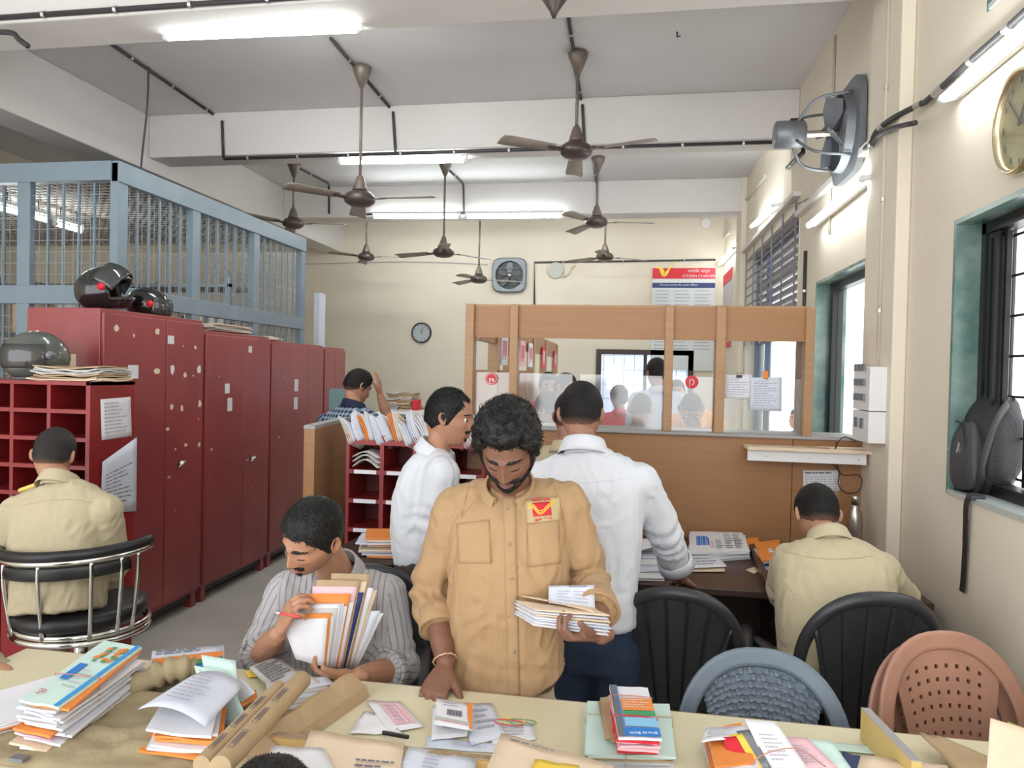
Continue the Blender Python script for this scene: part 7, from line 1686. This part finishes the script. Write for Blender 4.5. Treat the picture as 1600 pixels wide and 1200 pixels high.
# ---- the person in a white shirt seen from behind, leaning on the desk
hp = S(925, 1000, 2.70)
cfg = dict(skin='skin_c', lip='lip_b', shirt='wshirt', pants='denim', seed=33, voxel=.009, wr=.010, res=.95, sq=2.6,
    head=S(908, 648, 2.74), face=(.06, .93, -.35), hup=(0, .25, .95), neck=S(912, 702, 2.72), front=(0, 1, -.1), collar_dir=(0, .12, 1), collar_r=.076, collar_h=.038, collar_off=(0, 0, .006),
    torso=[(S(925, 972, 2.68), .165, .12), (S(925, 915, 2.69), .165, .12), (S(925, 830, 2.71), .19, .125), (S(918, 765, 2.71), .215, .115), (S(915, 728, 2.715), .17, .08), (S(913, 706, 2.72), .08, .062)],
    armR=[S(998, 752, 2.72), S(1040, 838, 2.86), S(1064, 903, 3.06)], armL=[S(845, 752, 2.72), S(822, 850, 2.75), S(830, 930, 2.85)], sleeve=(.072, .062, .060), cuff=.66, cuffL=.8, rolled=True,
    handR=dict(D=(.25, .5, -.30), N=(0, .3, -.95), side=1, curl=(.3, .25, .25, .25, .25)), handL=dict(D=(0, .3, -.9), N=(1, 0, 0), side=1),
    h=dict(hair='short', hairmat='hair2', eyes='open', seed=15, hairline=.06, hair_len=.012), hipw=.16,
    hips=hp, legL=[hp+V((-.09, 0, -.02)), hp+V((-.12, .03, -.42)), V((hp.x-.13, 2.72, .06))], legR=[hp+V((.09, 0, -.02)), hp+V((.10, .05, -.42)), V((hp.x+.11, 2.70, .06))], legr=(.10, .085, .07), toe=(0, 1, 0))
root, bv, so, HX = person('person seen from behind in loose white shirt and jeans, hand on the desk', (hp.x, 2.7, 0), cfg)
obj('yoke_seam', seam_line(bv, [(850, 745), (880, 752), (920, 754), (960, 750), (990, 745)], .0012), 'paper2', root)
obj('back_pleat', seam_line(bv, [(934, 754), (935, 800), (936, 850), (936, 900)], .0012), 'paper2', root)
c_ = HX @ V((-.079, .03, .03)); obj('spectacles', MB().tube(catmull([HX @ V((-.083, -.01, .012)), HX @ V((-.082, .04, .02)), HX @ V((-.075, .085, .018))], 5), .0022, 6).ell(HX @ V((-.06, .09, .012)), (.022, .01, .018), 12, 8), 'iris', root, True)

# ---- khaki shirt partly hidden behind that person
def simple(label, px, py, y, shirt, face=(0, -1, -.1), skin='skin_c', hair='short', hairmat='hair2', sit=False, lean=0, sw=.20, group=None, seed=1, arms=True, res=.5, extra=None, hz=None, **hk):
    hc = at(px, py, y); F = V(face).normalized(); Fh = V((F.x, F.y, 0)).normalized(); R = V((Fh.y, -Fh.x, 0)) ; nk = hc-V((0, 0, .145))-Fh*.03
    sh_ = nk-V((0, 0, .05))-Fh*.0; hp = sh_-V((0, 0, .46))-Fh*lean
    cfg = dict(skin=skin, lip='lip_b', shirt=shirt, pants='trou', seed=seed, voxel=.014, wr=.006, res=res, hvox=.006, head=hc, face=F, hup=(0, 0, 1), neck=nk, front=Fh, right=R, collar_dir=(0, 0, 1), collar_r=.07,
        torso=[(hp, .16, .11), (hp.lerp(sh_, .3), .158, .112), (hp.lerp(sh_, .65), .172, .115), (hp.lerp(sh_, .88), .165, .10), (sh_, .12, .075), (nk, .065, .06)],
        armR=[sh_+R*(sw-.03)-V((0, 0, .03)), sh_+R*(sw+.01)+V((0, 0, -.30))+Fh*.02, sh_+R*(sw-.02)+V((0, 0, -.42))+Fh*.22], armL=[sh_-R*(sw-.03)-V((0, 0, .03)), sh_-R*(sw+.01)+V((0, 0, -.30))+Fh*.02, sh_-R*(sw-.02)+V((0, 0, -.42))+Fh*.22],
        handR=dict(D=Fh-V((0, 0, .2)), N=-R, side=1), handL=dict(D=Fh-V((0, 0, .2)), N=R, side=-1), cuff=.85, h=dict(hair=hair, hairmat=hairmat, eyes='open', seed=seed, detail=res > .6, **hk))
    hx = hp+V((0, 0, -.06))
    if sit and hx.z < .95:
        kz = min(hx.z, .52); cfg.update(hips=hx, legL=[hx-R*.09, V((hx-R*.11+Fh*.40).to_tuple()[:2]+(kz,)), V((hx-R*.11+Fh*.42).to_tuple()[:2]+(.06,))], legR=[hx+R*.09, V((hx+R*.11+Fh*.40).to_tuple()[:2]+(kz,)), V((hx+R*.11+Fh*.42).to_tuple()[:2]+(.06,))])
    else: cfg.update(hips=hx, legL=[hx-R*.09, V(((hx-R*.10).x, (hx-R*.10).y, hx.z*.52)), V(((hx-R*.10).x, (hx-R*.10).y, .06))], legR=[hx+R*.09, V(((hx+R*.10).x, (hx+R*.10).y, hx.z*.52)), V(((hx+R*.10).x, (hx+R*.10).y, .06))])
    cfg['toe'] = Fh
    if extra: cfg.update(extra)
    return person(label, (hp.x, hp.y, 0), cfg, group)
simple('person in khaki mostly hidden behind the loose white shirt', 893, 652, 3.38, 'khaki', (.3, .9, -.3), seed=41, hair='short')

# ---- the seated person in pale khaki at the right desk
cfg = dict(skin='skin_b', lip='lip_b', shirt='khaki', pants='khaki2', seed=51, voxel=.009, wr=.009, res=.95, sq=2.6,
    head=S(1277, 805, 3.02), face=(-.03, .78, -.60), hup=(0, .5, .85), neck=S(1293, 846, 2.92), front=(0, 1, 0), collar_dir=(-.05, .45, .9), collar_r=.072, collar_h=.036, collar_off=(0, -.01, .008),
    torso=[(S(1305, 1075, 2.74), .185, .135), (S(1303, 1010, 2.76), .19, .14), (S(1303, 940, 2.80), .205, .14), (S(1300, 885, 2.86), .215, .12), (S(1297, 860, 2.89), .155, .08), (S(1294, 847, 2.91), .075, .06)],
    armR=[S(1375, 893, 2.86), S(1408, 935, 2.98), S(1350, 900, 3.22)], armL=[S(1235, 880, 2.88), S(1222, 925, 3.02), S(1262, 880, 3.24)], sleeve=(.070, .062, .056), cuff=.5,
    handR=dict(D=(-.6, .6, 0), N=(0, 0, -1), side=-1), handL=dict(D=(.5, .6, 0), N=(0, 0, -1), side=1),
    h=dict(hair='short', hairmat='hair2', eyes='down', seed=17, hairline=.06, hair_len=.012),
    hips=V((S(1303, 1000, 2.85).x, 2.84, .52)), legL=[V((S(1270, 1000, 2.85).x, 2.86, .52)), V((S(1262, 1000, 3.2).x, 3.26, .52)), V((S(1262, 1000, 3.2).x, 3.28, .06))], legR=[V((S(1340, 1000, 2.85).x, 2.86, .52)), V((S(1350, 1000, 3.2).x, 3.26, .52)), V((S(1350, 1000, 3.2).x, 3.28, .06))], toe=(0, 1, 0))
root, bv, so, HX = person('person in pale khaki bent over the dark desk, seen from behind', (S(1303, 1000, 2.85).x, 2.85, 0), cfg)
obj('yoke_seam', seam_line(bv, [(1225, 862), (1260, 870), (1300, 874), (1340, 872), (1368, 868)], .0012), mat('stitch_khaki', (.42, .35, .2), .8), root)

# ---- the seated person in khaki at the left
cfg = dict(skin='skin_b', lip='lip_b', shirt='khaki', pants='khaki2', seed=61, voxel=.009, wr=.009, res=.95, sq=2.6,
    head=S(84, 712, 2.86), face=(-.40, .82, -.38), hup=(-.05, .3, .95), neck=S(96, 754, 2.80), front=(-.2, 1, 0), collar_dir=(-.05, .3, .95), collar_r=.072, collar_h=.036, right=(1, .12, 0), collar_off=(0, -.008, .006),
    torso=[(S(90, 955, 2.72), .18, .14), (S(92, 920, 2.74), .185, .14), (S(94, 860, 2.76), .20, .135), (S(96, 800, 2.78), .205, .115), (S(96, 770, 2.79), .15, .08), (S(96, 755, 2.80), .075, .06)],
    armR=[S(165, 798, 2.80), S(176, 885, 2.88), S(120, 850, 3.02)], armL=[S(28, 800, 2.74), S(8, 885, 2.80), S(30, 830, 3.0)], sleeve=(.072, .064, .056), cuff=.55,
    handR=dict(D=(-.6, .5, .1), N=(0, 0, -1), side=-1), handL=dict(D=(.4, .6, .1), N=(0, 0, -1), side=1),
    h=dict(hair='short', hairmat='hairg', eyes='open', seed=19, hairline=.062, hair_len=.012),
    hips=V((S(92, 900, 2.82).x, 2.82, .76)), legL=[V((S(70, 900, 2.82).x, 2.84, .74)), V((S(55, 900, 2.9).x, 3.04, .66)), V((S(55, 900, 2.9).x, 3.0, .10))], legR=[V((S(125, 900, 2.82).x, 2.84, .74)), V((S(130, 900, 2.9).x, 3.04, .66)), V((S(130, 900, 2.9).x, 3.0, .10))], toe=(0, 1, 0))
cfg['hips'] = V((cfg['hips'].x, 2.80, .74))
root, bv, so, HX = person('person in khaki seated on the chrome chair, seen from behind', (S(92, 900, 2.82).x, 2.8, 0), cfg)
obj('yoke_seam', seam_line(bv, [(35, 790), (70, 782), (110, 780), (150, 786)], .0012), bpy.data.materials['stitch_khaki'], root)
b = MB(); b.tube([HX @ V((-.079, -.005, .012)), HX @ V((-.078, .05, .012)), HX @ V((-.066, .098, .008))], .0026, 6).tube([HX @ V((.079, -.005, .012)), HX @ V((.078, .05, .012)), HX @ V((.066, .098, .008))], .0026, 6)
for s in (-1, 1): b.tube([HX @ V((s*.034+.026*math.cos(a), .103-.012*abs(math.cos(a)*.5+s*.5)*0, .002+.018*math.sin(a))) for a in np.linspace(0, 2*PI, 20, endpoint=False)], .002, 6, close=True)
obj('spectacles', b, 'iris', root, True)
obj('shoulder_band', MB().capsule([S(32, 766, 2.79), S(58, 757, 2.79)], [.010, .010], 10), mat('epaulette_yellow', (.75, .6, .15), .7), root, True)

# ---- plaid shirt at the back
cfgp = dict(uv=True)
hc = at(560, 603, 4.8)
r_, bv, so, HX = simple('person in navy plaid seated near the back wall, hand on face', 559, 604, 4.8, 'plaid', (.55, .70, -.45), skin='skin_b', sit=True, seed=71, res=.7, hairmat='hair2',
    extra=dict(uv=True, voxel=.012, right=(.9, -.3, 0), neck=at(553, 632, 4.75), torso=[(at(545, 770, 4.65), .17, .14), (at(545, 720, 4.66), .18, .14), (at(545, 690, 4.7), .20, .13), (at(546, 660, 4.72), .19, .11), (at(550, 643, 4.74), .13, .075), (at(553, 633, 4.75), .07, .06)],
    armR=[at(585, 662, 4.72), at(612, 672, 4.95), at(594, 618, 4.88)], armL=[at(510, 662, 4.75), at(502, 710, 4.8), at(530, 700, 5.0)], cuffR=.05, cuffL=.5, handR=dict(D=(-.05, -.1, .9), N=(-.8, -.1, 0), side=1, curl=(.2,)*5)))
# ---- the dark head at the bottom edge
simple('person at the bottom edge, only dark hair showing over the papers', 412, 1308, 1.22, 'khaki', (-.1, .8, -.6), skin='skin_c', hair='medium', hairmat='hair', sit=True, seed=81, res=.9, hair_len=.02,
    extra=dict(torso=[(at(412, 1308, 1.22)+V((0, -.25, -.5)), .17, .12), (at(412, 1308, 1.22)+V((0, -.22, -.40)), .18, .12), (at(412, 1308, 1.22)+V((0, -.18, -.30)), .19, .12), (at(412, 1308, 1.22)+V((0, -.14, -.22)), .18, .1), (at(412, 1308, 1.22)+V((0, -.09, -.16)), .12, .07), (at(412, 1308, 1.22)+V((0, -.06, -.12)), .07, .06)],
    neck=at(412, 1308, 1.22)+V((0, -.06, -.12)), right=(1, 0, 0), armR=[at(412, 1308, 1.22)+V((.18, -.12, -.22)), at(412, 1308, 1.22)+V((.23, -.22, -.42)), at(412, 1308, 1.22)+V((.18, -.15, -.55))], armL=[at(412, 1308, 1.22)+V((-.18, -.12, -.22)), at(412, 1308, 1.22)+V((-.23, -.22, -.42)), at(412, 1308, 1.22)+V((-.18, -.15, -.55))], handR=None, handL=None))
# ---- sleeve and hand reaching in at the lower left edge
c = at(-75, 960, 2.05)
simple('person outside the left edge in a khaki uniform, only a sleeve and hand showing', -215, 860, 1.78, 'khaki2', (.3, -.9, -.3), skin='skin_b', seed=91, res=.5,
    extra=dict(armL=[at(-110, 960, 1.80), at(-30, 1048, 1.84), at(22, 1062, 1.80)], cuffL=.55, handL=dict(D=(.8, .0, -.25), N=(0, .3, -.9), side=1, curl=(.4,)*5, s=.9), hvox=.004, voxel=.012))

# ---- people in the public hall beyond the glass
simple('person in an orange shirt bending low at the service desk beyond the glass', 1080, 640, 5.0, 'orangecloth', (0, -.75, -.66), hair='stubble', hairmat='hairg', skin='skin_a', sit=True, seed=101, extra=dict(neck=at(1084, 652, 5.12), torso=[(at(1084, 760, 5.45), .17, .12), (at(1084, 725, 5.42), .18, .12), (at(1084, 695, 5.35), .20, .12), (at(1084, 668, 5.25), .20, .11), (at(1084, 655, 5.17), .14, .08), (at(1084, 651, 5.12), .07, .06)], armR=[at(1052, 664, 5.2), at(1044, 700, 5.1), at(1062, 700, 4.9)], armL=[at(1118, 664, 5.2), at(1126, 700, 5.1), at(1108, 700, 4.9)]))
simple('tall person in a pale blue-white shirt standing in the hall, back turned', 1026, 583, 6.0, 'bluecloth', (-.3, .9, -.1), skin='skin_c', seed=102)
simple('person in red and green clothing with dark hair in the hall by the far window', 967, 622, 7.2, 'redcloth', (-.3, .9, 0), hair='long', hairmat='hair', seed=103)
simple('person in a dark grey shirt leaning beside the tall one in the hall', 1001, 640, 5.3, 'greycloth', (.3, .8, -.3), hair='stubble', hairmat='hairg', skin='skin_c', seed=104)
simple('small far person seen behind the orange shirt in the hall', 1057, 614, 7.0, 'greencloth', (0, -1, 0), seed=105)
simple('person with black hair at the left of the hall, farthest of three', 857, 603, 6.4, 'redcloth', (.2, -.9, -.1), seed=106)
simple('bald-headed person at the left of the hall, tallest of three', 884, 606, 5.6, 'wshirt', (.8, -.4, -.1), hair='stubble', hairmat='hairg', skin='skin_c', seed=107)
simple('dark-haired person in a pale pink shirt at the left of the hall, nearest of three', 858, 641, 5.0, 'pinkcloth', (-.7, .5, -.3), hair='medium', hairmat='hair', seed=108)
simple('person in a dark dotted shirt outside the tall window opening', 1246, 655, 9.0, 'dotcloth', (-.9, -.3, 0), seed=109)

for o in bpy.data.objects:
    if '_o' in o: del o['_o']
